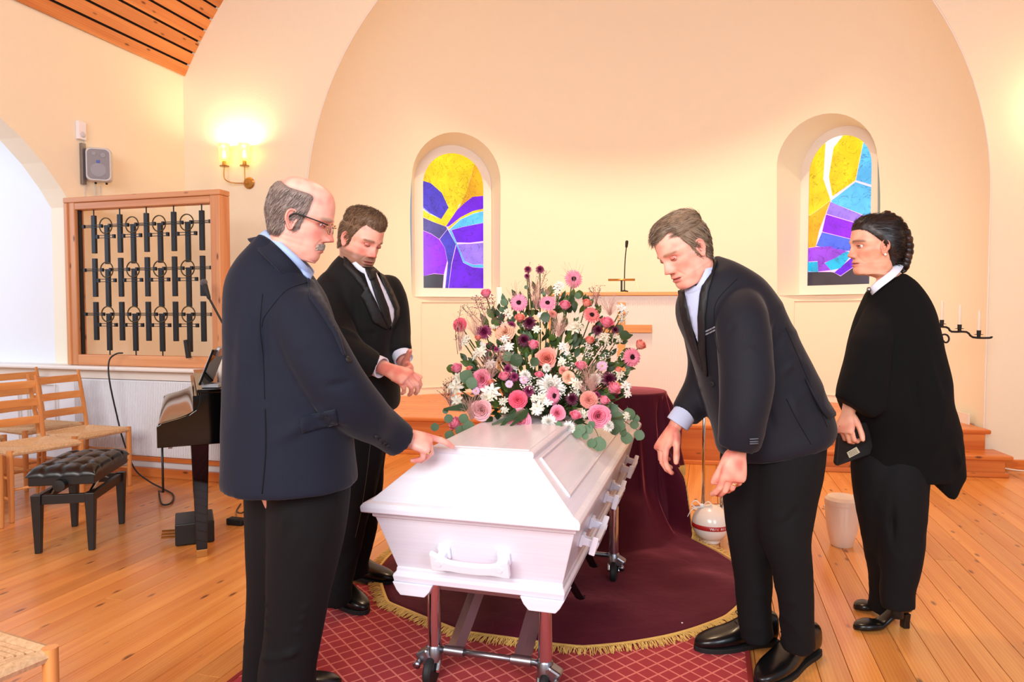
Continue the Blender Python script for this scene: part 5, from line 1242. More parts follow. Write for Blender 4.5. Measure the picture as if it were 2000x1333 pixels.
def seam(px, tree, r, m, par, name='seam'):
    r = r * .45
    p = lay(spline_px(px), tree, r * .4)
    if len(p) > 2: MB().tube(p, r, 5).build(name, m, par, world=True, smooth=True)
def spline_px(px): return [tuple(r) for r in spline(px, 6)]
def shoe(par, heel, toe, w=.095, h=.082, sc_=1., mat_='shoe', lace=True, heel_h=.025, name='shoe', up=.0):
    """heel and toe: ground points"""
    heel, toe = Vector(heel), Vector(toe); d = toe - heel; L = d.length; d.normalize(); s = ZZ.cross(d).normalized(); z0 = heel.z
    def P(x, y, z): return heel + d * x * L + s * y + ZZ * z
    def ring(x, hw, z0_, z1_, n=20, sk=0.): return [P(x, hw * math.copysign(abs(math.cos(a)) ** .8, math.cos(a)), z0_ + (z1_ - z0_) * (.5 + .5 * math.copysign(abs(math.sin(a)) ** .75, math.sin(a)))) for a in [2 * PI * k / n for k in range(n)]]
    W2 = w / 2; so = .012 + 0
    prof = [(.00, .55, .10), (.03, .72, .105), (.12, .80, .112), (.25, .78, .108), (.36, .80, .098), (.48, .90, .078), (.60, 1.0, .062), (.75, .97, .052), (.88, .78, .042), (.96, .5, .032), (1.0, .2, .022)]
    pr2 = spline(prof, 3); mb = MB().loft([ring(x, hw * W2, so + (.0), so + z_ * h / .075 * .95) for x, hw, z_ in pr2]); o = mb.build(name, mat_, par, world=True, smooth=True)
    pr3 = [(x, hw * 1.02) for x, hw, z_ in pr2]; sm = MB().loft([[P(x, hw * W2, .0), P(x, -hw * W2, .0), P(x, -hw * W2, so + .006), P(x, hw * W2, so + .006)] for x, hw in [(-.01, .6)] + pr3 + [(1.01, .15)]]); sm.build('sole', 'sole', o, world=False, bevel=.002); 
    c_ = o.children[-1]; c_.data.transform(Matrix.Translation(-par.location))
    if lace:
        for k, x in enumerate((.40, .445, .49, .535)):
            zt_ = so + (.096 - .0095 * k * 1.25) * h / .075 * .95 + .004
            l_ = MB().tube([P(x, -.016, zt_ - .003), P(x + .008, 0, zt_ + .003), P(x, .016, zt_ - .003)], .002, 5).build('lace', 'rubber', o, world=False); l_.data.transform(Matrix.Translation(-par.location))
        for s_ in (-1, 1):
            l_ = MB().tube(seg_pts([P(.40, 0, so + .098), P(.40, s_ * .02, so + .115), P(.42, s_ * .045, so + .10), P(.41, s_ * .035, so + .09)], 4), .0018, 5).build('lace', 'rubber', o, world=False); l_.data.transform(Matrix.Translation(-par.location))
    return o
def sock(par, a, b, r=.042): MB().tube([W(*a), W(*b)], [r, r * .95], 16).build('sock', 'rubber', par, world=True, smooth=True)
def cuff(par, a, b, r, m):
    a, b = W(*a), W(*b); t_ = (b - a).normalized(); x_ = t_.orthogonal().normalized(); y_ = t_.cross(x_); mb = MB(); n = 28
    mb.loft([[c + (x_ * math.cos(2 * PI * k / n) + y_ * math.sin(2 * PI * k / n)) * rr for k in range(n)] for c, rr in ((a, r * .97), (a.lerp(b, .5), r), (b, r), (b, r - .004), (a.lerp(b, .4), r * .8), (a.lerp(b, .3), r * .3))]); mb.build('shirt_cuff', m, par, world=True, auto=50)
def flat_pts(p): return Vector((p.x, p.y, 0))

def eyeballs(P, fr, par, s, look=(0, 1, -.25)):
    r_, f_, u_, c_ = fr; lk = (r_ * look[0] + f_ * look[1] + u_ * look[2]).normalized()
    for k in (-1, 1):
        op = look[2] > -.2; c = P(Vector((k * .0275, .0612 if op else .0600, .0025))); e = MB().sphere(c, (.0097 if op else .0080) * s, 12).build('eyeball', 'eye', par, world=True, smooth=True)
        i_ = MB().lathe([(.001, .0), (.0050 * s, .0), (.0047 * s, .0008), (.001, .0012)], c + lk * (.0093 if op else .0074) * s, 16, lk.to_track_quat('Z', 'Y').to_matrix()).build('iris', 'iris', e, world=False); i_.data.transform(Matrix.Translation(-par.location))
# ---------------------------------------------------------------- man 1: older man, navy jacket, glasses
P1, fr1 = head_frame((589, 429, 2.10), 8, 17, 3, .995)
def hairmask(a, z, fl, recess, nape=-.058, side=-.03, w0=.90):
    # fl: hairline height in front, recess: extra height at the temples corner
    a = abs(a); al = [0, .35, .62, .80, .95, 1.08, 1.2, 1.36, 1.6, 3.2]; zl = [fl, fl + recess * .5, fl + recess, fl + recess * .2 - .006, .038, .014, side, side, nape + .004, nape]
    lim = float(np.interp(a, al, zl)); 
    if 1.36 < a < 1.62: lim = -.004
    return .30 * sstep(lim - .002, lim + .003, z) + .70 * sstep(lim, lim + .035, z)
def mask1(a, x, y, z):
    a = abs(a); m_ = (1 - sstep(.066, .082, z - .012 * sstep(1.8, 2.6, a))) * sstep(-.062, -.045, z); m_ *= sstep(.92, 1.30, a + z * 1.5) if z > -.01 else sstep(1.62, 1.75, a)
    if -.035 < z < -.005: m_ = max(m_, sstep(1.05, 1.15, a) * (1 - sstep(1.36, 1.42, a)) * .8 * sstep(-.035, -.025, z))
    return m_
hm, hh, _ = head(P1, dict(jaw=1.10, jowl=.7, nose=1.15, nose_w=1.25, skin=(240, 178, 160), cheek=(206, 112, 102), hair=(120, 106, 98), brow=(176, 150, 130), neck=1.18, shear=-.32, mask=mask1, comb=lambda x, y, z: (0, -.5, -1), hth=lambda x, y, z: .005, slen=.022, lift=.01, strands=7500, lid=8, chin=-.003))
hn = MB()
tipw = Vector((-.902, 2.262, .848))                       # index tip on the lid's corner
wr1 = W(783, 851, 2.26)
tips, _t = hand(hn, wr1, RT * .74 + FH * .10 - ZZ * .26, ZZ * .9 - FW * .55 + RT * .25, FH * .8 + RT * .5, 1.06, ((4, 16, 8), (66, 50, 24), (70, 52, 26), (72, 50, 26)), (.8, .25, -.6), 10, 9, fdir=W(783, 851, 2.26) - W(750, 830, 2.20))
hid = MB(); limb(hid, [(560, 660, 2.12, .14), (565, 730, 2.13, .15), (570, 900, 2.15, .15), (575, 960, 2.15, .14)]); limb(hid, [(575, 620, 2.06, .06), (640, 700, 2.05, .055), (720, 790, 2.16, .045), (775, 838, 2.24, .035)]); limb(hid, [(565, 640, 2.22, .06), (600, 720, 2.3, .055), (640, 850, 2.3, .04)])
limb(hid, [(600, 960, 2.13, .085), (585, 1130, 2.15, .065), (567, 1330, 2.17, .045), (565, 1400, 2.17, .04)]); limb(hid, [(545, 960, 2.24, .085), (535, 1130, 2.26, .065), (522, 1330, 2.28, .045), (522, 1390, 2.28, .04)])
g1 = flat_pts(W(560, 900, 2.2))
m1 = person('older balding man in a navy jacket and glasses resting a finger on the coffin lid', g1, hm, hn, hid, (238, 180, 164), (220, 138, 130))
eyeballs(P1, fr1, m1, 0.995, (0, 1, -0.5)); garment('hair', hh, [mat('grey_hair', (128, 112, 104), .55), mat('grey_hair_light', (168, 156, 148), .5), mat('grey_hair_dark', (88, 74, 66), .6)], m1)
jk = MB(); torso(jk, [(512, 458, 545, 476, 2.10, .11), (492, 480, 592, 520, 2.11, .18), (468, 512, 612, 546, 2.12, .26), (450, 560, 634, 582, 2.13, .32), (448, 640, 656, 650, 2.13, .35), (447, 720, 676, 722, 2.13, .36), (446, 800, 684, 800, 2.13, .37), (445, 880, 688, 880, 2.13, .38), (443, 925, 693, 930, 2.13, .385), (445, 944, 694, 946, 2.13, .385)])
sl = MB(); limb(sl, [(566, 590, 2.06, .070), (588, 630, 2.02, .088), (622, 695, 2.00, .090), (662, 762, 2.02, .090), (705, 806, 2.08, .078), (748, 836, 2.18, .062), (781, 861, 2.24, .057)], k=6, round_=False, n=24)
jk.v += []; jall = MB().add(jk.v, jk.f).add(sl.v, sl.f)
folds = [((640, 720, 1.90), (690, 700, 1.95), .010, .006), ((620, 760, 1.9), (700, 745, 1.95), .010, -.006), ((600, 790, 1.95), (690, 840, 1.98), .012, .005), ((515, 600, 1.95), (520, 760, 1.96), .012, -.007), ((545, 600, 1.90), (600, 560, 1.95), .012, -.005), ((700, 790, 2.0), (745, 800, 2.1), .010, .005), ((540, 860, 1.95), (640, 800, 1.95), .02, .006), ((480, 600, 1.96), (470, 800, 1.96), .03, .006), ((560, 690, 1.9), (640, 650, 1.9), .015, .004)]
J = cloth(jall, .0085, folds, .004, 3, 6.); tJ = bvh(J); garment('jacket', J, 'suit_navy', m1)
collar('shirt_collar', [(519, 449, 2.10), (555, 478, 2.03), (592, 512, 2.05), (611, 534, 2.12), (610, 524, 2.2), (570, 482, 2.21), (535, 455, 2.17)], 'shirt_blue', m1, .034, .15)
deco('shirt_front', patch([(574, 508), (600, 524), (609, 536), (604, 548), (590, 535)], tJ, .004, .003), 'shirt_blue', m1)
collar('jacket_collar', [(515, 457, 2.10), (545, 484, 2.015), (580, 520, 2.03), (604, 552, 2.11), (607, 540, 2.22), (570, 492, 2.24), (532, 460, 2.19)], 'suit_navy', m1, .045, .45, .006)
deco('lapel', patch([(600, 545), (612, 550), (634, 590), (660, 650), (675, 700), (668, 690), (650, 650), (626, 612), (604, 580)], tJ, .003, .004), 'suit_navy', m1)
seam([(513, 575), (508, 640), (514, 700), (517, 780)], tJ, .0025, 'trouser', m1); seam([(518, 800), (519, 880), (512, 965)], tJ, .004, 'trouser', m1, 'side_vent'); seam([(540, 588), (516, 620), (511, 640)], tJ, .0025, 'trouser', m1, 'sleeve_seam'); seam([(540, 588), (562, 566), (600, 552)], tJ, .0025, 'trouser', m1, 'sleeve_seam')
deco('pocket_flap', patch([(583, 816), (655, 800), (660, 828), (590, 846)], tJ, .003, .003), 'suit_navy', m1)
buttons([(734, 852), (742, 858), (750, 865), (757, 870)], tJ, .0065, 'rubber', m1, 'cuff_button'); buttons([(679, 703)], tJ, .010, 'rubber', m1)
tr1 = MB(); limb(tr1, [(604, 930, 2.13, .125), (600, 1010, 2.13, .120), (588, 1120, 2.14, .104), (574, 1240, 2.15, .088), (562, 1310, 2.16, .088), (560, 1375, 2.17, .092)], n=24, round_=False); limb(tr1, [(552, 930, 2.22, .115), (546, 1010, 2.22, .108), (538, 1120, 2.24, .092), (524, 1240, 2.26, .073), (515, 1310, 2.27, .066), (515, 1375, 2.28, .070)], n=24, round_=False)
T1 = cloth(tr1, .010, [((530, 1080, 2.0), (560, 1000, 2.0), .015, .012), ((525, 1130, 2.0), (545, 1060, 2.0), .012, -.012), ((490, 1180, 2.1), (620, 1190, 2.05), .006, .005), ((495, 1205, 2.1), (620, 1212, 2.05), .006, .005), ((490, 1225, 2.1), (615, 1236, 2.05), .006, .005), ((495, 1290, 2.1), (610, 1270, 2.05), .010, .008)], .005, 2, 8.); garment('trousers', T1, 'trouser', m1)
for (x, d, yy) in ((560, 2.16, 0), (518, 2.27, 0)):
    hp = flat_pts(W(x - 20, 1400, d)) + ZZ * .011; shoe(m1, hp, hp + (RT * .26 + FH * .1))
# moustache
mb = MB(); r_, f_, u_, c_ = fr1; rs = random.Random(3)
for _ in range(900):
    x = rs.uniform(-.033, .033); y = .0865 - .12 * abs(x) - 9 * x * x; z = -.056 + rs.uniform(-.007, .005) - .15 * abs(x); p = Vector((x, y, z)); q = p + Vector((x * .3, -.002, -.010)); mb.tube([P1(p), P1(p.lerp(q, .5) + Vector((0, .004, 0))), P1(q)], [.001, .001, .0003], 3, m=rs.choice((0, 0, 1)))
mb.build('moustache', [mat('moustache_grey', (188, 178, 168), .6), mat('moustache_dark', (120, 108, 98), .6)], m1, world=True, smooth=True)
# glasses
gl = []
for s in (-1, 1):
    cg = Vector((s * .033, .098, -.003)); loop = [P1(cg + Vector((.024 * math.copysign(abs(math.cos(a)) ** .8, math.cos(a)), -.006 * abs(math.cos(a)) - .10 * abs(.024 * math.cos(a)), .0165 * math.copysign(abs(math.sin(a)) ** .8, math.sin(a))))) for a in [2 * PI * k / 28 for k in range(28)]]
    fr = MB().tube(loop + [loop[0]], .0012, 6).build('spectacle_rim', 'brass', m1, world=True, smooth=True); gl.append(fr)
    le = MB().loft([[p - f_ * .0006 for p in loop], [p + f_ * .0006 for p in loop]]).build('lens', 'lens', m1, world=True)
    MB().tube(seg_pts([P1(Vector((s * .056, .088, .006))), P1(Vector((s * .073, .062, .008))), P1(Vector((s * .081, .010, .010))), P1(Vector((s * .082, -.010, .008))), P1(Vector((s * .080, -.022, -.006)))], 4), [.0022] * 17, 6).build('spectacle_temple', 'rubber', m1, world=True, smooth=True)
MB().tube(seg_pts([P1(Vector((-.010, .101, .004))), P1(Vector((0, .106, .007))), P1(Vector((.010, .101, .004)))], 4), .0013, 6).build('spectacle_bridge', 'brass', m1, world=True, smooth=True)
rp = tips[2]; a_, b_ = rp[1], rp[2]; ctr = a_.lerp(b_, .55); ax = (b_ - a_).normalized(); Rg = ax.to_track_quat('Z', 'Y').to_matrix()
MB().lathe([(.0118, -.0022), (.0128, 0), (.0118, .0022), (.0108, 0), (.0118, -.0022)], ctr, 20, Rg).build('gold_ring', 'gold', m1, world=True, smooth=True)

# ---------------------------------------------------------------- man 2: bearded man in black suit and tie
P2, fr2 = head_frame((708, 470, 2.86), -38, 24, -4, .97)
def mask2(a, x, y, z): return hairmask(a, z, .066, .012)
hm, hh, _ = head(P2, dict(jaw=1.14, jowl=.6, face_w=1.04, nose=1.0, nose_w=1.2, skin=(238, 172, 150), cheek=(214, 104, 90), hair=(112, 84, 66), brow=(128, 92, 70), neck=1.15, shear=.16, beard=.7, mask=mask2, comb=lambda x, y, z: (.1, .5, 1.2) if z > .055 else (0, -.6, -1), hth=lambda x, y, z: .004 + .012 * sstep(.05, .10, z), slen=.018, lift=.38, strands=7000, lid=6))
hn = MB()
w2 = W(757, 722, 2.72); hand(hn, w2, W(800, 740, 2.68) - w2, ZZ * .75 - FW * .6, RT * .4 - FW * .2 + ZZ * .6, 1.04, ((38, 45, 25), (42, 48, 28), (46, 50, 28), (50, 50, 28)), (.75, .45, -.4), 12, 5, fdir=W(757, 722, 2.72) - W(725, 706, 2.76))
w2b = W(790, 716, 2.92); hand(hn, w2b, W(806, 742, 2.80) - w2b, ZZ * .3 + FW * 1., RT * .9 + ZZ * .2, 1.0, ((40, 40, 20), (46, 44, 22), (50, 46, 22), (54, 44, 20)), (.55, .85, -.1), 6, 5, fdir=W(790, 716, 2.92) - W(780, 690, 2.98))
hid = MB(); limb(hid, [(705, 560, 2.93, .13), (710, 650, 2.95, .14), (710, 780, 3.0, .15), (700, 860, 3.0, .13)]); limb(hid, [(655, 610, 2.84, .06), (672, 650, 2.8, .055), (725, 706, 2.76, .035)]); limb(hid, [(755, 620, 3.02, .05), (776, 650, 3.05, .05), (782, 695, 2.98, .035)])
limb(hid, [(690, 850, 2.98, .09), (690, 980, 2.95, .06), (655, 1150, 2.95, .045)]); limb(hid, [(700, 850, 3.1, .09), (705, 980, 3.12, .06), (690, 1100, 3.15, .045)]); limb(hid, [(700, 530, 2.89, .07), (704, 560, 2.92, .09)])
g2 = flat_pts(W(690, 900, 3.0))
m2_ = person('bearded man in a black suit and black tie with his hands together', g2, hm, hn, hid, (238, 172, 152), (224, 132, 116))
eyeballs(P2, fr2, m2_, 0.97, (0, 1, -0.5)); garment('hair', hh, [mat('brown_hair', (112, 84, 60), .55), mat('brown_hair_light', (152, 122, 92), .5), mat('brown_hair_dark', (78, 58, 44), .6)], m2_)
jk = MB(); torso(jk, [(668, 494, 728, 520, 2.90, .13), (648, 516, 748, 540, 2.90, .20), (632, 548, 765, 566, 2.92, .27), (628, 600, 776, 604, 2.94, .31), (640, 650, 768, 650, 2.95, .32), (650, 700, 768, 700, 2.96, .33), (660, 750, 779, 750, 2.97, .34), (665, 784, 781, 786, 2.97, .34), (672, 800, 774, 800, 2.97, .30)], k=4)
jk.add(*(lambda q: (q.v, q.f))(limb(MB(), [(655, 560, 2.86, .082), (643, 600, 2.82, .086), (652, 650, 2.76, .084), (680, 688, 2.72, .074), (712, 705, 2.72, .060), (733, 714, 2.73, .052)], k=6, round_=False, n=24)))
jk.add(*(lambda q: (q.v, q.f))(limb(MB(), [(752, 562, 3.0, .07), (766, 600, 3.03, .074), (772, 640, 3.02, .068), (778, 672, 2.98, .056), (784, 690, 2.96, .050)], k=6, round_=False, n=24)))
J = cloth(jk, .010, [((650, 640, 2.68), (700, 660, 2.7), .012, .008), ((640, 660, 2.68), (700, 690, 2.68), .012, -.007), ((630, 590, 2.7), (690, 600, 2.75), .014, .006), ((690, 620, 2.75), (755, 640, 2.8), .014, .006), ((700, 650, 2.8), (757, 655, 2.82), .010, -.006), ((690, 560, 2.78), (700, 640, 2.78), .016, -.006)], .004, 3, 6., 4.); tJ = bvh(J); garment('jacket', J, 'suit_black', m2_)
collar('shirt_collar', [(671, 487, 2.88), (688, 505, 2.82), (709, 523, 2.80), (728, 534, 2.82), (728, 525, 2.88), (711, 506, 2.93), (688, 486, 2.95)], 'shirt_white', m2_, .028, .10)
deco('shirt_front', patch([(708, 524), (734, 534), (748, 560), (765, 592), (771, 612), (768, 628), (758, 642), (740, 606), (722, 566)], tJ, .003, .003, 5), 'shirt_white', m2_)
deco('tie', patch([(713, 530), (731, 531), (734, 542), (745, 570), (757, 602), (762, 630), (757, 644), (744, 612), (732, 580), (722, 548)], tJ, .008, .004, 5), 'satin', m2_)
deco('tie_knot', patch([(712, 528), (732, 530), (731, 546), (721, 549)], tJ, .013, .006, 4), 'satin', m2_)
deco('lapel', patch([(672, 500), (690, 520), (712, 548), (735, 592), (757, 644), (746, 640), (728, 630), (712, 590), (704, 578), (712, 568), (690, 540), (672, 520)], tJ, .006, .005, 6), 'satin', m2_)
deco('lapel', patch([(738, 534), (748, 540), (764, 570), (778, 602), (777, 618), (760, 644), (768, 620), (768, 604), (752, 568)], tJ, .006, .005, 6), 'satin', m2_)
for a, b, r in (((728, 711, 2.745), (746, 719, 2.725), .043), ((781, 688, 2.965), (789, 703, 2.94), .042)):
    cuff(m2_, a, b, r, 'shirt_white')
tr2 = MB(); limb(tr2, [(700, 780, 2.98, .13), (695, 850, 2.97, .125), (690, 950, 2.95, .098), (672, 1060, 2.94, .075), (658, 1140, 2.94, .066), (655, 1174, 2.95, .066)], n=24, round_=False); limb(tr2, [(705, 790, 3.08, .12), (706, 850, 3.08, .115), (708, 950, 3.10, .090), (700, 1050, 3.13, .072), (690, 1098, 3.15, .068), (694, 1122, 3.165, .066)], n=24, round_=False)
T2 = cloth(tr2, .010, [((690, 1060, 3.0), (710, 1080, 3.0), .012, .014), ((640, 1120, 2.85), (680, 1150, 2.85), .012, .008)], .006, 2, 8.); tT = bvh(T2); garment('trousers', T2, 'trouser', m2_)
seam([(724, 860), (716, 930), (705, 1000), (694, 1050)], tT, .003, mat('trouser_braid', (70, 60, 38), .5), m2_, 'side_braid')
sock(m2_, (655, 1140, 2.94), (655, 1165, 2.95), .034); sock(m2_, (694, 1090, 3.15), (694, 1112, 3.16), .034)
shoe(m2_, flat_pts(onz(640, 1168)) + ZZ * .012, flat_pts(onz(716, 1206)) + ZZ * .012, w=.105); shoe(m2_, flat_pts(onz(668, 1128)) + ZZ * .012, flat_pts(onz(771, 1146)) + ZZ * .012, w=.100)

# ---------------------------------------------------------------- man 3: bending man, midnight jacket
P3, fr3 = head_frame((1334, 490, 2.36), 204, 30, 6, .975)
def mask3(a, x, y, z): return hairmask(a, z, .068, .022)
hm, hh, _ = head(P3, dict(jaw=1.04, jowl=.25, nose=1.1, nose_w=1.1, skin=(240, 176, 154), cheek=(210, 108, 92), hair=(128, 106, 84), brow=(150, 112, 86), neck=1.1, shear=-.45, mask=mask3, comb=lambda x, y, z: (.4, 1.0, .2) if z > .06 else (0, -.6, -1), hth=lambda x, y, z: .004 + .009 * sstep(.05, .09, z), slen=.030, lift=.03, strands=7500, lid=4))
hn = MB()
w3 = W(1317, 836, 2.58); hand(hn, w3, W(1286, 884, 2.56) - w3, -FW * .2 - RT * .8 + ZZ * .5, -FW * 1., 1.06, ((28, 30, 16), (36, 36, 20), (42, 38, 20), (48, 38, 20)), (.8, .35, -.45), 8, 5, fdir=W(1317, 836, 2.58) - W(1335, 800, 2.58))
w3b = W(1440, 880, 2.23); tp3, _q = hand(hn, w3b, W(1431, 940, 2.23) - w3b, -FW * 1. + RT * .15, -RT * 1., 1.04, ((14, 30, 18), (22, 34, 20), (28, 34, 20), (34, 32, 18)), (.93, .30, -.25), 6, 4, fdir=W(1440, 880, 2.23) - W(1445, 850, 2.23))
hid = MB(); limb(hid, [(1400, 560, 2.42, .10), (1440, 640, 2.44, .13), (1500, 760, 2.48, .14), (1520, 840, 2.5, .14), (1520, 880, 2.5, .13)]); limb(hid, [(1450, 650, 2.27, .055), (1456, 730, 2.24, .05), (1440, 860, 2.24, .035)]); limb(hid, [(1375, 600, 2.55, .06), (1378, 740, 2.6, .05), (1335, 805, 2.58, .033)])
limb(hid, [(1480, 860, 2.48, .09), (1470, 1040, 2.52, .062), (1476, 1230, 2.55, .042)]); limb(hid, [(1535, 860, 2.44, .09), (1530, 1040, 2.42, .062), (1556, 1265, 2.42, .042)])
g3 = flat_pts(W(1520, 900, 2.48))
m3 = person('man in a dark blue jacket bending towards the coffin with a hand hanging down', g3, hm, hn, hid, (236, 170, 148), (216, 126, 110))
eyeballs(P3, fr3, m3, 0.975, (0, 1, -0.5)); garment('hair', hh, [mat('fair_grey_hair', (126, 104, 82), .55), mat('fair_grey_hair_light', (164, 150, 134), .5), mat('fair_grey_hair_dark', (92, 74, 54), .6)], m3)
jk = MB(); torso(jk, [(1366, 560, 1396, 500, 2.42, .13, 0, 0), (1342, 562, 1432, 512, 2.42, .22), (1326, 588, 1478, 540, 2.43, .29), (1326, 625, 1510, 580, 2.44, .33), (1340, 665, 1538, 632, 2.45, .34), (1354, 705, 1562, 680, 2.46, .35), (1368, 750, 1586, 728, 2.47, .36), (1384, 800, 1605, 775, 2.48, .37), (1400, 850, 1618, 812, 2.48, .37), (1406, 880, 1622, 836, 2.48, .375), (1420, 898, 1612, 856, 2.48, .36)], k=4)
jk.add(*(lambda q: (q.v, q.f))(limb(MB(), [(1446, 590, 2.34, .070), (1450, 625, 2.28, .084), (1456, 690, 2.24, .086), (1458, 755, 2.21, .084), (1450, 820, 2.20, .074), (1441, 872, 2.22, .066)], k=6, round_=False, n=24)))
jk.add(*(lambda q: (q.v, q.f))(limb(MB(), [(1378, 640, 2.56, .085), (1386, 700, 2.62, .082), (1378, 745, 2.62, .076), (1356, 785, 2.60, .066), (1336, 812, 2.58, .057)], k=6, round_=False, n=24)))
jf = MB(); tail = [(1578, 760), (1600, 775), (1618, 792), (1632, 800), (1622, 812), (1604, 822)]
J = cloth(jk, .0095, [((1500, 620, 2.3), (1480, 760, 2.18), .020, .010), ((1545, 640, 2.3), (1500, 700, 2.25), .014, -.008), ((1560, 700, 2.3), (1510, 760, 2.25), .012, .008), ((1600, 800, 2.35), (1530, 700, 2.3), .010, .009), ((1560, 860, 2.33), (1545, 780, 2.3), .020, .010), ((1520, 880, 2.33), (1500, 800, 2.3), .014, -.008), ((1420, 660, 2.15), (1480, 690, 2.15), .010, .004), ((1400, 700, 2.3), (1430, 640, 2.2), .012, -.008), ((1380, 730, 2.5), (1362, 740, 2.5), .008, .006), ((1370, 760, 2.5), (1345, 770, 2.5), .008, .006)], .004, 3, 6., 9.); tJ = bvh(J); garment('jacket', J, 'suit_midnight', m3)
collar('shirt_collar', [(1387, 499, 2.40), (1378, 525, 2.32), (1362, 556, 2.31), (1340, 572, 2.36), (1334, 560, 2.45), (1350, 528, 2.49), (1374, 500, 2.47)], 'shirt_pale', m3, .036, .14)
deco('shirt_front', patch([(1334, 560), (1362, 560), (1378, 530), (1386, 512), (1378, 545), (1368, 580), (1366, 640), (1366, 672), (1354, 640), (1344, 600)], tJ, .003, .003, 5), 'shirt_pale', m3)
deco('lapel', patch([(1389, 500), (1402, 512), (1384, 570), (1378, 620), (1380, 690), (1384, 735), (1376, 722), (1366, 675), (1364, 620), (1368, 575), (1380, 535)], tJ, .006, .005, 6), 'satin', m3)
deco('lapel', patch([(1328, 570), (1338, 566), (1345, 600), (1355, 645), (1368, 690), (1376, 724), (1364, 705), (1346, 660), (1332, 610)], tJ, .006, .005, 6), 'satin', m3)
buttons([(1357, 601)], tJ, .006, 'rubber', m3, 'shirt_button'); buttons([(1392, 750)], tJ, .011, 'rubber', m3)
for yy in (0, 6): deco('pocket_stripe', patch([(1372, 649 + yy), (1397, 638 + yy), (1397, 641 + yy), (1373, 652 + yy)], tJ, .003, .002, 3), mat('stripe_grey', (128, 132, 142), .8), m3)
for yy in (0, 5, 9): deco('cuff_stripe', patch([(1464, 857 + yy), (1480, 856 + yy), (1480, 858 + yy), (1464, 859 + yy)], tJ, .003, .002, 3), mat('stripe_dim', (84, 86, 96), .8), m3)
seam([(1534, 640), (1560, 700), (1575, 735), (1590, 770), (1605, 810), (1616, 835)], tJ, .003, 'trouser', m3, 'back_seam'); seam([(1536, 780), (1556, 820), (1584, 868)], tJ, .003, 'trouser', m3); seam([(1440, 545), (1410, 575), (1396, 600), (1396, 640), (1404, 690)], tJ, .0025, 'trouser', m3, 'sleeve_seam')
# flying tail flap of the vent
A = [W(1582, 735, 2.46), W(1604, 762, 2.46), W(1620, 785, 2.46), W(1633, 806, 2.44), W(1626, 812, 2.44), W(1616, 818, 2.42)]
B = [W(1575, 740, 2.30), W(1592, 775, 2.30), W(1606, 800, 2.30), W(1620, 818, 2.32), W(1616, 822, 2.34), W(1610, 826, 2.36)]
fo = MB().loft([A, [a.lerp(b, .5) + RT * .012 for a, b in zip(A, B)], B], False, closed=False).build('vent_flap', 'suit_midnight', m3, world=True, smooth=True); s_ = fo.modifiers.new('s', 'SOLIDIFY'); s_.thickness = .005
cuff(m3, (1341, 803, 2.58), (1323, 829, 2.58), .045, 'shirt_pale')
tr3 = MB(); limb(tr3, [(1480, 850, 2.48, .125), (1474, 930, 2.50, .118), (1466, 1040, 2.53, .086), (1471, 1130, 2.55, .067), (1474, 1205, 2.57, .060), (1478, 1246, 2.585, .061)], n=24, round_=False); limb(tr3, [(1540, 850, 2.44, .125), (1534, 930, 2.42, .122), (1534, 1040, 2.40, .087), (1549, 1120, 2.40, .066), (1557, 1210, 2.42, .057), (1559, 1262, 2.45, .058)], n=24, round_=False)
T3 = cloth(tr3, .010, [((1500, 900, 2.33), (1440, 980, 2.35), .02, .010), ((1480, 1030, 2.33), (1540, 1010, 2.3), .016, .008), ((1500, 1180, 2.4), (1510, 1200, 2.45), .012, .010), ((1560, 1000, 2.3), (1500, 1060, 2.3), .014, -.008)], .006, 2, 8.); garment('trousers', T3, 'trouser', m3)
sock(m3, (1486, 1200, 2.57), (1492, 1240, 2.58), .036); sock(m3, (1562, 1215, 2.43), (1568, 1262, 2.44), .036)
shoe(m3, flat_pts(onz(1512, 1258)) + ZZ * .011, flat_pts(onz(1358, 1276)) + ZZ * .011, w=.112); shoe(m3, flat_pts(onz(1588, 1272)) , flat_pts(onz(1482, 1345)), w=.112)
a_, b_ = tp3[2][1], tp3[2][2]; MB().lathe([(.0115, -.0022), (.0125, 0), (.0115, .0022), (.0105, 0), (.0115, -.0022)], a_.lerp(b_, .5), 20, (b_ - a_).normalized().to_track_quat('Z', 'Y').to_matrix()).build('gold_ring', 'gold', m3, world=True, smooth=True)

# ---------------------------------------------------------------- woman with a braid in a black cloak
P4, fr4 = head_frame((1706, 482, 2.80), 176, 2, 0, .965)
def mask4(a, x, y, z):
    lim = float(np.interp(abs(a), [0, .35, .62, .8, 1.0, 1.2, 1.36, 1.6, 2.0, 2.6, 3.2], [.070, .070, .062, .050, .036, .022, .012, -.018, -.058, -.084, -.090])); return .35 * sstep(lim - .002, lim + .003, z) + .65 * sstep(lim, lim + .03, z)
hm, hh, _ = head(P4, dict(jaw=.88, jowl=.0, face_w=.93, nose=.92, nose_w=.75, skin=(238, 174, 142), cheek=(206, 116, 90), hair=(30, 20, 18), brow=(120, 84, 66), neck=.86, shear=-.05, mask=mask4, comb=lambda x, y, z: (-x * 2, -1, .9 if y > .03 else -.2), hth=lambda x, y, z: .008 + .006 * sstep(.02, -.08, y), slen=.05, lift=.01, strands=5000, lip=(206, 118, 106), lid=-14, chin=-.001))
hn = MB(); w4 = W(1657, 806, 2.70); hand(hn, w4, W(1650, 836, 2.68) - w4, -RT * .7 - FW * .5, -FW * 1. - RT * .3, .92, ((48, 55, 30), (54, 55, 30), (58, 55, 30), (60, 50, 30)), (.7, .5, -.5), 20, 4, fdir=W(1657, 806, 2.70) - W(1664, 770, 2.72))
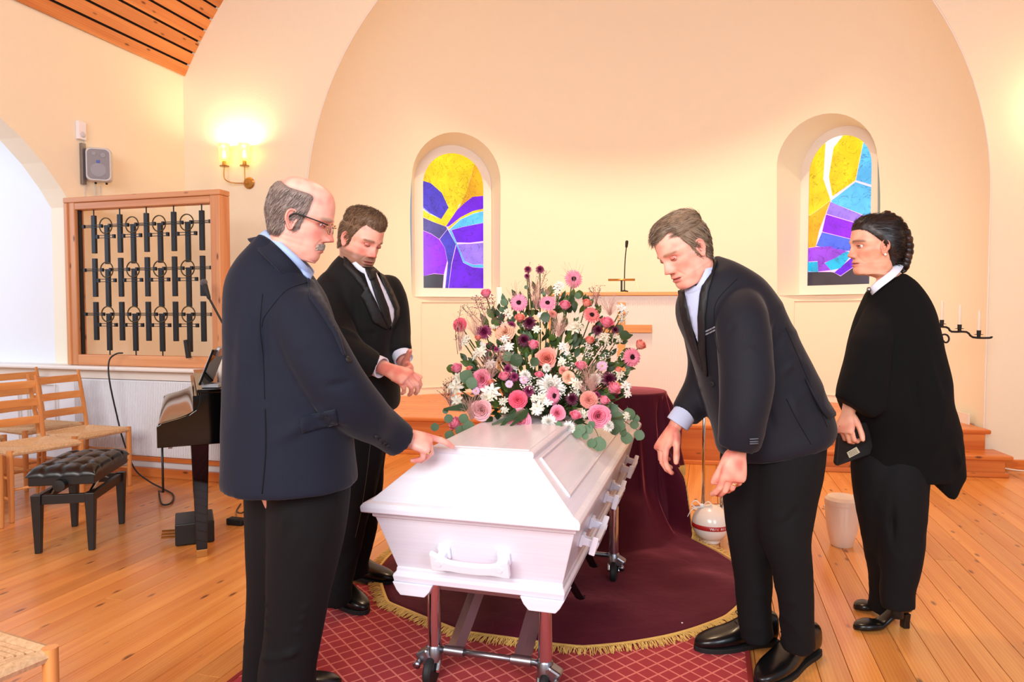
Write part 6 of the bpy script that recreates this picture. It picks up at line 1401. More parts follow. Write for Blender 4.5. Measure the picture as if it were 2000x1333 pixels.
hid = MB(); limb(hid, [(1740, 580, 2.80, .09), (1745, 650, 2.80, .11), (1745, 760, 2.82, .12), (1745, 880, 2.82, .13), (1742, 940, 2.82, .12)]); limb(hid, [(1712, 690, 2.70, .05), (1690, 740, 2.69, .045), (1664, 775, 2.72, .03)]); limb(hid, [(1728, 955, 2.80, .08), (1735, 1080, 2.86, .05), (1724, 1150, 2.95, .035), (1722, 1168, 2.97, .03)]); limb(hid, [(1750, 955, 2.78, .08), (1758, 1080, 2.76, .052), (1753, 1165, 2.78, .036), (1752, 1185, 2.78, .03)])
limb(hid, [(1740, 535, 2.80, .05), (1742, 580, 2.80, .07)])
g4 = flat_pts(W(1745, 900, 2.8))
m4 = person('dark-haired woman with a braid in a long black cloak and heeled shoes', g4, hm, hn, hid, (238, 176, 146), (226, 146, 120))
HM = [mat('dark_brown_hair', (34, 22, 18), .42), mat('dark_brown_hair_light', (66, 42, 32), .4), mat('dark_brown_hair_deep', (16, 10, 9), .5)]
eyeballs(P4, fr4, m4, 0.965, (0, 1, -0.05)); garment('hair', hh, HM, m4)
mb = MB(); bp_ = seg_pts([W(1722, 430, 2.80), W(1744, 440, 2.80), W(1760, 462, 2.80), W(1766, 486, 2.80), W(1764, 506, 2.80), W(1761, 522, 2.80)], 8)
nB = 22
for i in range(nB):
    f = i / (nB - 1) * (len(bp_) - 1); i0 = min(int(f), len(bp_) - 2); p = bp_[i0].lerp(bp_[i0 + 1], f - i0); tg = (bp_[i0 + 1] - bp_[i0]).normalized(); sd = FH if i % 2 else -FH; rr = .033 - .014 * i / nB
    a = p + sd * rr * .9 - tg * .004; b = p - sd * rr * .3 + tg * rr * 1.2; out_ = tg.cross(FH).normalized()
    if out_.dot(RT) < 0: out_ = -out_
    mb.tube(seg_pts([a - tg * .01 - out_ * rr * .4, a + out_ * rr * .35, p + out_ * rr * .65 + tg * rr * .5, b + out_ * rr * .1], 4), [rr * q for q in (.25, .4, .55, .62, .66, .66, .66, .64, .6, .5, .4, .3, .2)], 8, m=i % 3 if i % 3 < 2 else 0)
rs = random.Random(9)
for _ in range(90): p = rs.choice(bp_); q = p + RT * rs.uniform(.012, .03) + ZZ * rs.uniform(-.014, .010) + FH * rs.uniform(-.02, .02); mb.tube([p, p.lerp(q, .6) + ZZ * .003, q], [.0008, .0007, .0002], 3)
mb.build('braid', HM, m4, world=True, smooth=True)
MB().sphere(P4(Vector((.077 * .95 + .010, -.010, -.040))), .0052, 8).build('pearl_earring', 'pearl', m4, world=True, smooth=True); MB().sphere(P4(Vector((-.077 * .95 - .010, -.010, -.040))), .0052, 8).build('pearl_earring', 'pearl', m4, world=True, smooth=True)
cl = MB(); torso(cl, [(1704, 562, 1762, 534, 2.80, .10), (1698, 572, 1784, 552, 2.80, .16), (1692, 592, 1800, 580, 2.80, .24), (1680, 626, 1813, 616, 2.80, .31), (1670, 664, 1822, 664, 2.80, .35), (1662, 704, 1832, 706, 2.80, .37), (1652, 742, 1839, 746, 2.80, .39), (1646, 775, 1843, 786, 2.80, .40), (1657, 806, 1850, 810, 2.81, .40), (1676, 850, 1862, 858, 2.82, .36), (1674, 900, 1872, 900, 2.83, .30), (1674, 930, 1850, 930, 2.83, .27)], k=4)
ck = MB(); # right-hand wing of the cloak over the arm (front)
ck.loft([srow(*r, n=24) for r in ((1704, 585, 1735, 585, 2.78, .05), (1694, 605, 1742, 606, 2.75, .11), (1682, 632, 1740, 634, 2.71, .15), (1668, 660, 1735, 665, 2.68, .17), (1654, 720, 1728, 730, 2.66, .17), (1636, 768, 1722, 800, 2.66, .15), (1633, 776, 1700, 818, 2.66, .13))]); cl.add(ck.v, ck.f)
tl = MB(); tl.loft([srow(*r, n=24) for r in ((1745, 790, 1848, 800, 2.80, .30), (1770, 860, 1864, 862, 2.80, .26), (1790, 900, 1878, 905, 2.79, .18), (1805, 922, 1884, 932, 2.78, .12), (1832, 950, 1876, 952, 2.77, .07), (1855, 975, 1866, 978, 2.77, .03))]); cl.add(tl.v, tl.f)
JK = cloth(cl, .0105, [((1700, 620, 2.55), (1655, 770, 2.52), .016, .012), ((1725, 620, 2.58), (1690, 800, 2.55), .014, -.012), ((1800, 600, 2.6), (1840, 780, 2.6), .018, .010), ((1780, 640, 2.6), (1800, 860, 2.6), .016, -.010), ((1840, 820, 2.65), (1880, 930, 2.7), .012, .010), ((1740, 700, 2.55), (1730, 900, 2.62), .02, .010)], .005, 3, 5., 2.); tJ = bvh(JK); garment('cloak', JK, 'cape', m4)
collar('shirt_collar', [(1750, 514, 2.80), (1738, 530, 2.745), (1712, 550, 2.745), (1697, 563, 2.78), (1700, 560, 2.84), (1722, 540, 2.87), (1745, 518, 2.85)], 'shirt_white', m4, .028, .5)
MB().sphere(W(1697, 566, 2.745), .009, 8, sc_=(1, 1, 1.2)).build('brooch', 'steel', m4, world=True, smooth=True)
tr4 = MB(); limb(tr4, [(1722, 900, 2.82, .115), (1726, 960, 2.82, .112), (1728, 1040, 2.85, .092), (1727, 1120, 2.92, .060), (1724, 1165, 2.96, .052), (1720, 1192, 2.98, .050)], n=24, round_=False); limb(tr4, [(1752, 900, 2.80, .118), (1752, 960, 2.78, .116), (1757, 1040, 2.77, .092), (1757, 1110, 2.77, .074), (1752, 1150, 2.78, .066), (1754, 1186, 2.785, .062)], n=24, round_=False)
garment('trousers', cloth(tr4, .010, [((1745, 960, 2.7), (1740, 1080, 2.7), .012, -.010)], .005, 2, 8.), 'trouser', m4)
sock(m4, (1752, 1170, 2.78), (1752, 1206, 2.785), .024); sock(m4, (1724, 1160, 2.97), (1722, 1184, 2.98), .024)
def pump(heel, toe):
    heel, toe = Vector(heel), Vector(toe); d = (toe - heel); L = d.length; d.normalize(); s = ZZ.cross(d)
    def P(x, y, z): return heel + d * x * L + s * y + ZZ * z
    base = lambda x: .062 * (1 - sstep(.12, .62, x)) + .004
    prof = [(.0, .020, .050), (.06, .028, .055), (.2, .030, .046), (.4, .028, .034), (.55, .033, .030), (.68, .040, .036), (.82, .038, .034), (.93, .026, .028), (1.0, .008, .018)]
    mb = MB().loft([[P(x, w * math.copysign(abs(math.cos(a)) ** .8, math.cos(a)), base(x) + h * (.5 + .5 * math.copysign(abs(math.sin(a)) ** .7, math.sin(a)))) for a in [2 * PI * k / 18 for k in range(18)]] for x, w, h in spline(prof, 4)])
    o = mb.build('heeled_shoe', 'shoe', m4, world=True, smooth=True); k = MB().loft([[P(.02 + x * .5, y * q, z) for x, y in ((0, -.018), (.22, -.018), (.22, .018), (0, .018))] for z, q, in ((0, .85), (.03, .85), (.064, 1.2))]).build('block_heel', 'shoe', o, bevel=.004); k.data.transform(Matrix.Translation(-m4.location))
pump(flat_pts(onz(1775, 1226)), flat_pts(onz(1668, 1232))); pump(flat_pts(onz(1748, 1192)), flat_pts(onz(1668, 1192)))
# folder held by the woman
fo = thing('black_folder', 'black folder with a small printed label held low by the cloaked woman', 'folder', W(1660, 870, 2.70))
q = [W(1640, 832, 2.68), W(1632, 905, 2.70), W(1636, 911, 2.70), W(1700, 888, 2.74), W(1712, 850, 2.75), W(1700, 825, 2.73)]
MB().prism(q, FW * .022).build('cover', 'satin', fo, world=True, bevel=.003)
nq = (q[1] - q[0]).cross(q[3] - q[0]).normalized(); nq = nq if nq.dot(FW) < 0 else -nq
def onq(x, y): r = ray(x, y); return C0 + r * ((q[0] - C0).dot(nq) / r.dot(nq)) + nq * .0015
lb_ = [onq(1653, 884), (onq(1672, 873)), onq(1679, 884), onq(1658, 895)]; MB().prism(lb_, nq * .001).build('printed_label', mat('label_paper', (200, 190, 160), .7), fo, world=True)
for k in range(4): a = lb_[0].lerp(lb_[3], .2 + .2 * k); b = lb_[1].lerp(lb_[2], .2 + .2 * k); MB().tube([a.lerp(b, .1) + nq * .0015, a.lerp(b, .85) + nq * .0015], .0007, 4).build('print_line', 'rubber', fo, world=True)

# ================================================================ FLOWERS
fa = thing('flower_arrangement', 'tall arrangement of pink roses, gerberas and white flowers on the coffin', 'flowers', (-.76, 3.05, .84))
FO = fa.location
fr_ = random.Random(21)
def fu(a, b): return fr_.uniform(a, b)
def petal_strip(mb, L, w, base, ang, tilt, cup=.3, curl=0., m=0, n=5, tipw=.35, k=3, z0=0.):
    """petal from radius base outwards; ang around the axis, tilt from the axis plane (deg up), grows along +z cup"""
    ca, sa = math.cos(ang), math.sin(ang); rows = []
    for i in range(n + 1):
        t = i / n; tl = math.radians(tilt + curl * t); r = base + L * (t if abs(curl) < 1 else t) * math.cos(tl); z = z0 + L * t * math.sin(tl); wd = w * (math.sin(PI * min(1, .18 + .68 * t)) if t < .9 else tipw * 1.2) * .5
        row = []
        for j in range(k + 1):
            s = -1 + 2 * j / k; y = s * wd; zz_ = z + cup * wd * (s * s); rr_ = r - (.12 * L * (s * s) if t > .9 else 0); row.append(Vector((rr_ * ca - y * sa, rr_ * sa + y * ca, zz_)))
        rows.append(row)
    mb.loft(rows, False, m, closed=False)
def rose_mesh(open_=.5, seed=0):
    rs = random.Random(seed); mb = MB(); n = 6; 
    # spiral of cupped petals, radius 1 unit
    if open_ < .4:   # upright bud: tall overlapping petals
        LY = ((3, .12, 1.30, -8), (3, .26, 1.36, -6), (4, .40, 1.32, -4), (4, .54, 1.18, 2 + 40 * open_), (5, .62, .92, 10 + 70 * open_))
    else: LY = ((3, .10, 1.0, -4), (3, .20, 1.04, 0), (4, .31, 1.03, 6), (5, .43, .99, 12), (5, .55, .92, 18 + 10 * open_), (6, .67, .80, 26 + 14 * open_), (6, .78, .62, 36 + 24 * open_))
    for lay_, (cnt, rad, h, lean) in enumerate(LY):
        for c in range(cnt):
            a0 = 2 * PI * c / cnt + lay_ * 1.1 + rs.uniform(-.25, .25); span = 2 * PI / cnt * .74; rows = []; hh_ = h * rs.uniform(.93, 1.05); ro = rs.uniform(-.03, .03)
            for i in range(7):
                t = i / 6; le = math.radians(lean); r = (rad + ro) * (.40 + .70 * math.sin(PI * .5 * min(1, t * 1.3))) + (t ** 3) * math.sin(le) * .42; z = -.25 + hh_ * t - (.16 * math.sin(max(0, le)) * t ** 5); rows.append([])
                if i == 6: r += .05; z -= .035
                for j in range(7):
                    s = -1 + 2 * j / 6; wv = (1 - .5 * (abs(s) ** 3) * (t ** 2)); a = a0 + s * span * (.5 + .5 * math.sin(PI * min(1, .25 + .6 * t))); rr_ = r * (1 + .06 * s * (1 if c % 2 else -1)); rows[-1].append(Vector((rr_ * math.cos(a), rr_ * math.sin(a), z * wv + (1 - wv) * z * .6)))
            mb.loft(rows, False, 0, closed=False)
    return mb
def gerbera_mesh(seed=0):
    rs = random.Random(seed); mb = MB()
    for lay_, (cnt, L, tilt, z0) in enumerate(((26, .80, 4, 0), (24, .74, 12, .02), (22, .46, 26, .05))):
        for c in range(cnt): petal_strip(mb, L * rs.uniform(.94, 1.05), .17, .20, 2 * PI * (c + .5 * (lay_ % 2)) / cnt + rs.uniform(-.05, .05), tilt + rs.uniform(-6, 6), .25, -14, 0, 4, .5, 2, z0)
    return mb
def eye_mesh(r=.27, h=.10, seed=0):
    rs = random.Random(seed); mb = MB(); mb.lathe([(.001, h * .75), (r * .4, h * .85), (r * .8, h * .8), (r, h * .3), (r * .9, 0), (.001, 0)], n=20)
    for _ in range(60): a = rs.uniform(0, 2 * PI); q = r * math.sqrt(rs.random()); mb.tube([(q * math.cos(a), q * math.sin(a), h * .6), (q * 1.1 * math.cos(a), q * 1.1 * math.sin(a), h * 1.3)], [.018, .012], 4)
    return mb
def mum_mesh(seed=0, full=1., pw=.13):
    rs = random.Random(seed); mb = MB()
    for lay_ in range(7):
        cnt = int(26 - lay_ * 2.6); L = .95 - lay_ * .115
        for c in range(cnt): petal_strip(mb, L * rs.uniform(.9, 1.08), pw, .05, 2 * PI * c / cnt + lay_ * .37 + rs.uniform(-.08, .08), -4 + lay_ * 12 * full + rs.uniform(-7, 7), .5, 16 if lay_ > 2 else -10, 0, 4, .5, 2, .02 * lay_)
    return mb
def daisy_mesh(seed=0):
    rs = random.Random(seed); mb = MB()
    for lay_ in range(2):
        for c in range(17): petal_strip(mb, .82 * rs.uniform(.9, 1.05), .24, .16, 2 * PI * (c + .5 * lay_) / 17 + rs.uniform(-.05, .05), 4 + 10 * lay_ + rs.uniform(-6, 6), .25, -8, 0, 3, .6, 2, .01 + .02 * lay_)
    return mb
def carnation_mesh(seed=0):
    rs = random.Random(seed); mb = MB()
    for lay_ in range(6):
        cnt = 11 - lay_
        for c in range(cnt):
            a0 = rs.uniform(0, 2 * PI) if lay_ > 3 else 2 * PI * c / cnt + lay_; tl = 2 + lay_ * 16; L = .95 - .08 * lay_; rows = []
            for i in range(5):
                t = i / 4; te = math.radians(tl + rs.uniform(-3, 3)); r = L * t * math.cos(te); z = L * t * math.sin(te) * .8; wd = .10 + .52 * t; rows.append([])
                for j in range(9):
                    s = -1 + 2 * j / 8; f = (.07 * math.sin(j * 2.9 + a0 * 5) + .05 * rs.uniform(-1, 1)) * t; y = s * wd * .5; rr_ = r - .10 * s * s * t + (.05 * (j % 2) * (t > .9)); rows[-1].append(Vector((rr_ * math.cos(a0) - y * math.sin(a0), rr_ * math.sin(a0) + y * math.cos(a0), z + f)))
            mb.loft(rows, False, 0, closed=False)
    return mb
def alstro_mesh(seed=0):
    rs = random.Random(seed); mb = MB()
    for fl_ in range(3):
        ax = Vector((rs.uniform(-.5, .5), rs.uniform(-.5, .5), 1)).normalized() if fl_ else Vector((0, 0, 1)); off = Vector((0, 0, 0)) if not fl_ else Vector((rs.uniform(-.45, .45), rs.uniform(-.45, .45), rs.uniform(-.25, .1))); R_ = ax.to_track_quat('Z', 'Y').to_matrix(); q = MB()
        for c in range(6): petal_strip(q, .72, .36 if c % 2 else .24, .04, 2 * PI * c / 6 + rs.uniform(-.15, .15), 42 + rs.uniform(-8, 8), .35, -34, 0, 5, .3, 3)
        for c in range(5): a = rs.uniform(0, 6.28); q.tube([(0, 0, .1), (.08 * math.cos(a), .08 * math.sin(a), .5)], [.012, .016], 4)
        mb.add([R_ @ v + off for v in q.v], q.f)
    return mb
def leaf_mesh(kind):
    mb = MB(); n = 7
    rows = []
    for i in range(n + 1):
        t = i / n; w = (math.sin(PI * t) ** .55 * .5 if kind == 'round' else math.sin(PI * min(1, t * .92 + .06)) ** 1.2 * .26) ; 
        if i in (0, n): w = .03
        rows.append([Vector((s * w, t, .10 * s * s * w + .12 * math.sin(t * 2.2) * (1 if kind != 'round' else .4))) for s in (-1, -.5, 0, .5, 1)])
    mb.loft(rows, False, 0, closed=False); mb.tube([(0, -.12, -.01), (0, .02, .0), (0, .95, .12 * math.sin(2.1) * (1 if kind != 'round' else .4) + .005)], [.014, .012, .004], 4); return mb
PM = {}
def proto(key, mb, m):
    me = mb.mesh(key); me.materials.append(M[m]); me.polygons.foreach_set('use_smooth', [True] * len(me.polygons)); return me
BASE = {'rose_o': [rose_mesh(.9, 1), rose_mesh(.55, 5)], 'rose_b': [rose_mesh(.0, 2), rose_mesh(.3, 3)], 'gerbera': [gerbera_mesh(1), gerbera_mesh(2)], 'mum': [mum_mesh(1), mum_mesh(4)], 'daisy': [daisy_mesh(1), daisy_mesh(2)], 'carn': [carnation_mesh(1), carnation_mesh(2)], 'alstro': [alstro_mesh(1), alstro_mesh(2), alstro_mesh(3)], 'eye': [eye_mesh(.27, .10)], 'deye': [eye_mesh(.17, .09)]}
def inst(kind, name, m, p, axis, r, parent, spin=None, squash=1.):
    v = fr_.randrange(len(BASE[kind])); key = (kind, v, m)
    if key not in PM: PM[key] = proto(name, BASE[kind][v], m)
    o = bpy.data.objects.new(name, PM[key]); COL.objects.link(o); o.parent = parent
    q = axis.to_track_quat('Z', 'Y') @ Matrix.Rotation(fu(0, 6.28) if spin is None else spin, 3, 'Z').to_quaternion(); o.rotation_mode = 'QUATERNION'; o.rotation_quaternion = q; o.location = p - FO if parent == fa else p; o.scale = (r, r, r * squash); return o
def dep(X, Y, extra=0.):   # bouquet: low mound in front, tall fan behind
    px_, py_ = 840 + X / 3.3325, 500 + Y / 3.3325; side = abs(px_ - 1052) / 205
    return 2.86 + max(0, (1080 - Y)) / 1080 * .46 + .10 * side ** 2 + extra
stems = MB(); cen = Vector((-.76, 3.12, .88))
FL = []
def flower(kind, X, Y, R, m, extra=0., tilt=None, name=None, squash=1., face=.62):
    px_, py_ = 840 + X / 3.3325, 500 + Y / 3.3325; d = dep(X, Y, extra); p = W(px_, py_, d); r = R / 3.3325 / FPX * d
    o_ = (p - cen); o_.normalize(); ax = (o_ * (1 - face) + (C0 - p).normalized() * face + ZZ * .12 + Vector((fu(-.15, .15), fu(-.1, .1), fu(-.12, .12))))
    if tilt is not None: ax = RT * tilt[0] + ZZ * tilt[1] - FH * tilt[2]
    ax.normalize()
    nm = name or {'rose_o': 'rose', 'rose_b': 'rose', 'gerbera': 'gerbera', 'mum': 'chrysanthemum', 'daisy': 'daisy_flower', 'carn': 'carnation', 'alstro': 'alstroemeria'}[kind]
    if kind == 'rose_b': r *= 1.02; p = p - ax * r * .40
    if kind == 'rose_o': p = p - ax * r * .35
    if kind == 'mum' or kind == 'carn': p = p - ax * r * .25
    o = inst(kind, nm, m, p, ax, r, fa, squash=squash)
    if kind == 'gerbera': inst('eye', 'flower_eye', 'ger_eye', Vector((0, 0, .02)), Vector((0, 0, 1)), 1, o)
    if kind == 'daisy': inst('deye', 'flower_eye', 'daisy_eye', Vector((0, 0, .02)), Vector((0, 0, 1)), 1, o)
    if kind.startswith('rose'):
        key = 'calyx'
        if key not in PM:
            c = MB(); c.lathe([(.001, -.32), (.12, -.30), (.20, -.20), (.16, -.06), (.001, -.06)], n=12)
            for k in range(5): petal_strip(c, .55, .2, .12, 2 * PI * k / 5, -18, .2, 40, 0, 4, .2, 2, -.14)
            PM[key] = proto('calyx', c, 'leaf_mid')
        q = bpy.data.objects.new('calyx', PM[key]); COL.objects.link(q); q.parent = o
    root = Vector((cen.x + (p.x - cen.x) * .25, cen.y + (p.y - cen.y) * .3 + .03, .85)); q0 = p - ax * r * .3
    stems.tube(seg_pts([q0, q0.lerp(root, .3) - ax * .02 + ZZ * -.02, root], 4), [.0032] * 9, 5); FL.append((p, r))
for X, Y, R, m in ((935,150,64,'ger_pink'),(578,305,62,'ger_pink'),(765,307,60,'ger_pink'),(1052,385,62,'ger_salmon'),(1315,660,68,'ger_pink'),(805,912,66,'ger_pink')): flower('gerbera', X, Y, R, m, tilt={935: (.2, .1, 1), 578: (-.1, .1, 1), 765: (.0, .5, 1), 1052: (.25, .5, 1), 1315: (.35, .15, 1), 805: (.75, .1, .9)}[X])
UPB = lambda s: (s * 1.1, 1., .45)
for X, Y, R, m, s in ((365,245,42,'rose_pink',-.1),(878,322,46,'rose_pink',.05),(1150,435,54,'rose_pink',.15),(672,580,46,'rose_pink',.25),(175,733,46,'rose_pink',-.5),(482,785,44,'rose_pink',-.2),(982,715,44,'rose_pink',.1),(710,775,32,'rose_pink',0),(1370,580,44,'rose_salmon',.6),(1195,862,54,'rose_pink',.9),(1133,942,44,'rose_pink',.7),(1020,308,38,'rose_salmon',.3),(585,405,40,'rose_salmon',0),(1040,550,38,'rose_salmon',.2),(165,1095,54,'rose_pink',-1.),(945,1040,44,'rose_pink',.3),(255,735,24,'rose_salmon',-.3),(312,535,26,'rose_salmon',.2),(395,825,30,'rose_salmon',-.2),(1225,745,30,'rose_salmon',.4)): flower('rose_b', X, Y, R, m, tilt=UPB(s))
for X, Y, R, m in ((190,447,50,'carn_hot'),(755,662,58,'rose_salmon'),(330,800,52,'rose_pink'),(832,1022,42,'rose_pink'),(1103,1045,62,'rose_pink'),(582,1070,62,'rose_pink'),(330,1005,58,'rose_pale')): flower('carn' if m == 'carn_hot' else 'rose_o', X, Y, R, m, face=.75)
for X, Y, R, m in ((572,932,66,'carn_hot'),(1035,935,62,'carn_salmon'),(485,492,70,'carn_peach'),(905,790,48,'carn_peach'),(870,745,34,'carn_salmon'),(800,375,30,'carn_salmon')): flower('carn', X, Y, R, m, face=.7)
flower('mum', 785, 840, 108, 'mum_white', tilt=(0, .55, 1)); 
for X, Y, R in ((770,1080,58),(905,1120,52),(760,728,34),(620,775,44),(1165,1105,46),(1075,800,50)): flower('mum', X, Y, R, 'mum_white', face=.8)
for X, Y, R, m in ((645,430,54,'mum_plum'),(612,545,50,'mum_plum'),(350,492,58,'mum_mag'),(1165,800,60,'mum_plum'),(642,880,44,'mum_mag'),(925,930,50,'mum_plum'),(528,450,36,'mum_mag'),(548,785,38,'mum_mag'),(1095,480,42,'mum_plum'),(1205,480,30,'mum_plum'),(505,735,36,'mum_mag'),(430,610,24,'mum_mag'),(1085,905,30,'mum_mag'),(635,85,30,'mum_mag'),(715,85,34,'mum_mag'),(632,130,22,'mum_mag')): flower('mum', X, Y, R, m, face=.8)
for X, Y, R, m in ((1118,718,38,'daisy_lilac'),(610,808,30,'daisy_lilac'),(300,880,28,'daisy_lilac'),(515,835,28,'daisy_lilac'),(920,1130,30,'mum_white')): flower('daisy', X, Y, R, m, face=.85)
for X, Y, R in ((240,545,44),(160,850,70),(170,930,60),(185,800,50),(410,880,74),(700,985,62),(955,462,62),(1222,540,40),(842,190,44),(1280,850,52),(1250,340,50),(520,590,46),(735,925,52),(500,372,42),(960,835,52),(1245,400,40),(1130,540,55),(700,480,40),(370,940,55),(220,570,40),(1275,1040,36),(330,620,52),(865,690,36),(830,240,36),(395,700,46),(480,540,40),(1230,770,40),(1290,900,36),(700,1010,40),(765,960,36),(680,930,36)): flower('alstro', X, Y, R, 'alstro' if (X * 7 + Y) % 3 else 'mum_white', face=.6)
# small filler blossoms of gypsophila kind and plum twigs, too many and small to count
mb = MB()
for cx_, cy_, rr_, n_ in ((1060,620,70,90),(640,830,60,60),(470,430,60,40),(930,690,60,30),(350,300,60,40),(1190,640,70,50),(420,620,60,50),(880,880,40,30)):
    for _ in range(n_):
        X, Y = cx_ + fu(-1, 1) * rr_, cy_ + fu(-1, 1) * rr_ * .8; p = W(840 + X / 3.3325, 500 + Y / 3.3325, dep(X, Y, fu(-.05, .03))); mb.sphere(p, fu(.0018, .0040), 4, m=0 if cx_ not in (350, 470, 420) else 1)
o = mb.build('tiny_blossom', ['mum_white', 'mum_mag'], fa, world=True, smooth=True); o['kind'] = 'stuff'
# dusky grass plumes
pl = MB()
for X, Y, h_, sp_, n_ in ((690,200,150,60,60),(930,110,110,85,26),(560,220,80,90,26),(770,200,60,60,18),(390,700,110,110,110),(840,440,90,60,80),(1050,770,120,80,110),(1170,300,90,90,60),(300,420,110,90,70),(270,960,110,90,110),(130,900,80,60,30),(200,480,140,40,40),(1000,840,60,60,40),(500,650,60,80,50),(1080,240,80,40,30)):
    p0 = W(840 + X / 3.3325, 500 + (Y + h_) / 3.3325, dep(X, Y + h_, .02)); 
    for _ in range(n_):
        X1, Y1 = X + fu(-1, 1) * sp_, Y + h_ * fu(-.9, .5); p2 = W(840 + X1 / 3.3325, 500 + Y1 / 3.3325, dep(X, Y, fu(-.08, .05))); pm = p0.lerp(p2, .6) + ZZ * fu(0, .02) + RT * fu(-.012, .012); p2 = p2 + RT * fu(-.02, .02) - ZZ * fu(0, .012); pl.tube([p0, p0.lerp(pm, .5) + RT * fu(-.004, .004), pm, pm.lerp(p2, .6) + ZZ * .004, p2], [.0006, .0005, .0005, .0004, .0003], 3)
        for k in range(5): q = pm.lerp(p2, k / 4); pl.sphere(q + Vector((fu(-.003, .003), fu(-.003, .003), fu(-.003, .003))), .0014, 2)
o = pl.build('grass_plume', 'grass_pink', fa, world=True); o['kind'] = 'stuff'
tw = MB()
for X, Y, X2, Y2 in ((350,420,290,270),(380,430,330,290),(330,430,240,330),(400,430,420,300),(300,440,200,330),(180,640,160,420),(190,620,200,320),(1050,330,1060,210),(1070,330,1110,190),(1240,470,1260,380),(660,300,640,70),(680,330,720,75),(700,330,760,95),(120,960,90,830),(130,960,110,850),(150,960,75,900),(90,850,160,810)):
    a, b = W(840 + X / 3.3325, 500 + Y / 3.3325, dep(X, Y)), W(840 + X2 / 3.3325, 500 + Y2 / 3.3325, dep(X2, Y2)); tw.tube([a, a.lerp(b, .5) + RT * fu(-.01, .01), b], [.0016, .0013, .0008], 4)
    for k in range(14): q = a.lerp(b, fu(.35, 1)) ; e = q + RT * fu(-.022, .022) + ZZ * fu(.0, .022) + FH * fu(-.01, .01); tw.tube([q, e], [.0008, .0006], 3); tw.sphere(e, fu(.0016, .003), 3)
o = tw.build('twig_spray', 'twig', fa, world=True); o['kind'] = 'stuff'
o = stems.build('flower_stem', 'stem_g', fa, world=True, smooth=True); o['kind'] = 'stuff'
# leaves: each its own piece
LM = {}
for kd, m_ in (('round', 'leaf_euc'), ('long', 'leaf_dark'), ('long', 'leaf_mid'), ('round', 'leaf_dark')): LM[(kd, m_)] = proto('leaf', leaf_mesh(kd), m_)
def leaf(kd, m_, p, d, n_, L):
    o = bpy.data.objects.new('leaf', LM[(kd, m_)]); COL.objects.link(o); o.parent = fa; d = d.normalized(); x_ = d.cross(n_).normalized(); n2 = x_.cross(d); o.matrix_local = Matrix.Translation(p - FO) @ Matrix((x_, d, n2)).transposed().to_4x4() @ Matrix.Diagonal((L, L, L, 1)); return o
for X, Y, R in ((480,305,26),(30,1115,28),(128,1170,34),(1100,1225,50),(1280,1188,40),(1362,1168,36),(1295,1030,42),(1050,1220,32),(1030,1130,34),(1220,1060,48),(1200,1130,40),(1255,1150,26),(1050,1100,26),(1190,1000,40),(980,1130,36),(505,655,34),(560,680,44),(680,690,32),(750,400,34),(240,790,50),(270,830,40),(1240,1110,34),(1340,1060,26),(1330,1100,30),(200,1140,38),(120,1060,30),(625,205,14),(1265,520,36),(960,260,22),(740,245,12),(100,1010,20),(1160,980,34),(220,1060,34),(250,1110,40),(960,1160,30),(840,1100,24),(1010,1175,24)):
    px_, py_ = 840 + X / 3.3325, 500 + Y / 3.3325; d_ = dep(X, Y, -.03 + (.12 if X > 1150 and Y > 950 else 0)); p = W(px_, py_, d_); L = 2 * R / 3.3325 / FPX * d_; dd = RT * fu(-.6, .6) + ZZ * (-1 if Y > 1000 else fu(-.5, 1)); dd.normalize()
    nf = -FH + RT * fu(-.4, .4) + ZZ * fu(0, .5); leaf('round', 'leaf_euc' if Y > 900 or Y < 320 or X < 520 else 'leaf_dark', p - dd * L * .5, dd, nf, L)
tq = MB()
for pts in (((1180,1000),(1240,1060),(1300,1100),(1370,1150)),((1040,1090),(1080,1140),(1100,1200)),((150,1060),(90,1090),(30,1110)),((180,1090),(150,1130),(130,1160)),((1230,1060),(1270,1120),(1280,1170))): tq.tube(seg_pts([W(840 + X / 3.3325, 500 + Y / 3.3325, dep(X, Y, .0 + (.12 if X > 1150 else 0))) for X, Y in pts], 4), .0016, 4)
o = tq.build('eucalyptus_twig', 'stem_g', fa, world=True)
cnt = 0
while cnt < 240:
    a = fu(0, 2 * PI); rr_ = math.sqrt(fr_.random()); X = 720 + 560 * rr_ * math.cos(a); Y = 700 + 480 * rr_ * math.sin(a)
    if Y < 380 and abs(X - 760) > 330: continue
    if Y > 1090 or (Y < 500 and fr_.random() < .45) or (Y > 1000 and abs(X - 640) > 470): continue
    if X < 330 and 380 < Y < 680 : continue
    p = W(840 + X / 3.3325, 500 + Y / 3.3325, dep(X, Y, fu(.06, .17))); dd = (p - cen).normalized() + Vector((fu(-.5, .5), fu(-.5, .5), fu(-.4, .6))); nf = -FH + RT * fu(-.7, .7) + ZZ * fu(-.2, .9)
    leaf('long', fr_.choice(('leaf_dark', 'leaf_dark', 'leaf_mid')), p, dd, nf, fu(.038, .070)); cnt += 1
sg = MB(); LMB = leaf_mesh('long'); LMR = leaf_mesh('round'); k = 0
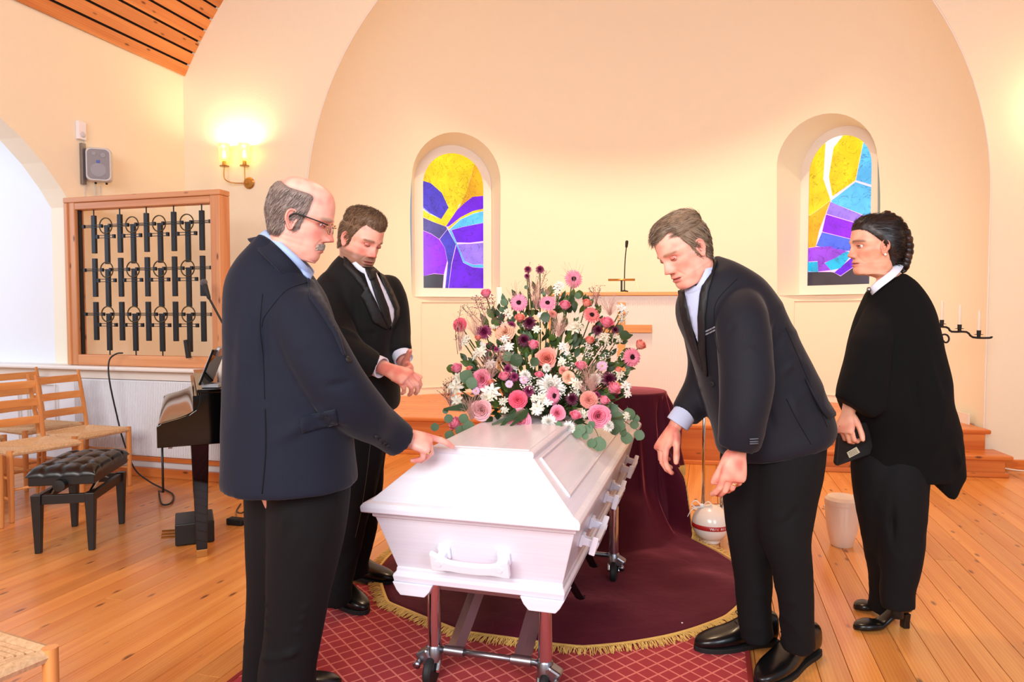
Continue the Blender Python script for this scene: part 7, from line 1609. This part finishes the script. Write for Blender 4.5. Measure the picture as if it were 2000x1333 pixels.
while k < 420:
    a = fu(0, 2 * PI); rr_ = math.sqrt(fr_.random()); X = 720 + 560 * rr_ * math.cos(a); Y = 700 + 470 * rr_ * math.sin(a)
    if (Y < 420 and abs(X - 800) > 330) or Y > 1085 or (X < 330 and 380 < Y < 680): continue
    p = W(840 + X / 3.3325, 500 + Y / 3.3325, dep(X, Y, fu(.05, .22))); dd = ((p - cen).normalized() + Vector((fu(-.6, .6), fu(-.6, .6), fu(-.3, .7)))).normalized(); nf = -FH + RT * fu(-.8, .8) + ZZ * fu(-.3, .9); x_ = dd.cross(nf).normalized(); n2 = x_.cross(dd); L = fu(.022, .048); R_ = Matrix((x_, dd, n2)).transposed(); g_ = LMB if k % 4 else LMR
    sg.add([p + (R_ @ v) * L for v in g_.v], g_.f, k % 3); k += 1
o = sg.build('small_foliage', ['leaf_dark', 'leaf_mid', 'leaf_euc'], fa, world=True, smooth=True, fix=False); o['kind'] = 'stuff'
for _ in range(42):
    a = fu(0, 2 * PI); rr_ = math.sqrt(fr_.random()); X = 720 + 500 * rr_ * math.cos(a); Y = 720 + 380 * rr_ * math.sin(a); flower('alstro', X, Y, fu(26, 42), fr_.choice(('alstro', 'mum_white')), extra=.05, face=.6)
# fern fronds at the front
for X0, Y0, X1, Y1 in ((620,1020,400,1100),(560,1010,440,1130),(640,1010,520,1110),(250,980,90,1000)):
    mb = MB(); a, b = W(840 + X0 / 3.3325, 500 + Y0 / 3.3325, dep(X0, Y0, -.03)), W(840 + X1 / 3.3325, 500 + Y1 / 3.3325, dep(X1, Y1, -.05)); mb.tube([a, b], [.0012, .0006], 4); d = (b - a); 
    for k in range(26):
        t = k / 26; q = a.lerp(b, t); l_ = .030 * (1 - t * .8)
        for s in (-1, 1): e = q + (ZZ * s * .8 + d.normalized() * .5) * l_; mb.loft([[q - d.normalized() * .0022, q + d.normalized() * .0022], [q.lerp(e, .6) - d.normalized() * .0026, q.lerp(e, .6) + d.normalized() * .0026], [e, e + d.normalized() * .0005]], False, closed=False)
    mb.build('fern_frond', 'leaf_dark', fa, world=True)
# dark core of foliage and the tray that holds it
co = MB().sphere((cen.x, cen.y + .10, .92), .17, 14, sc_=(1.15, .8, .55)); 
for v in co.v: v += Vector((noise.noise(v * 14), noise.noise(v * 14 + Vector((5, 0, 0))), noise.noise(v * 14 + Vector((9, 0, 0))))) * .04
co.build('foliage_core', 'leaf_dark', fa, world=True, smooth=True)
MB().box((cen.x, cen.y + .05, .845), (.30, .26, .02)).build('flower_tray', 'leaf_dark', fa, world=True, bevel=.005)
tag(MB().loft([[Vector(p) for p in ((0, 0, 0), (.004, .006, .001), (0, .012, 0), (-.004, .006, .001))], [Vector(p) for p in ((0, 0, .001), (.004, .006, .002), (0, .012, .001), (-.004, .006, .002))]]).build('fallen_petal', 'mum_white'), 'single pale petal fallen on the dark velvet near the fringe', 'petal').location = onz(1332, 1233) + ZZ * .03
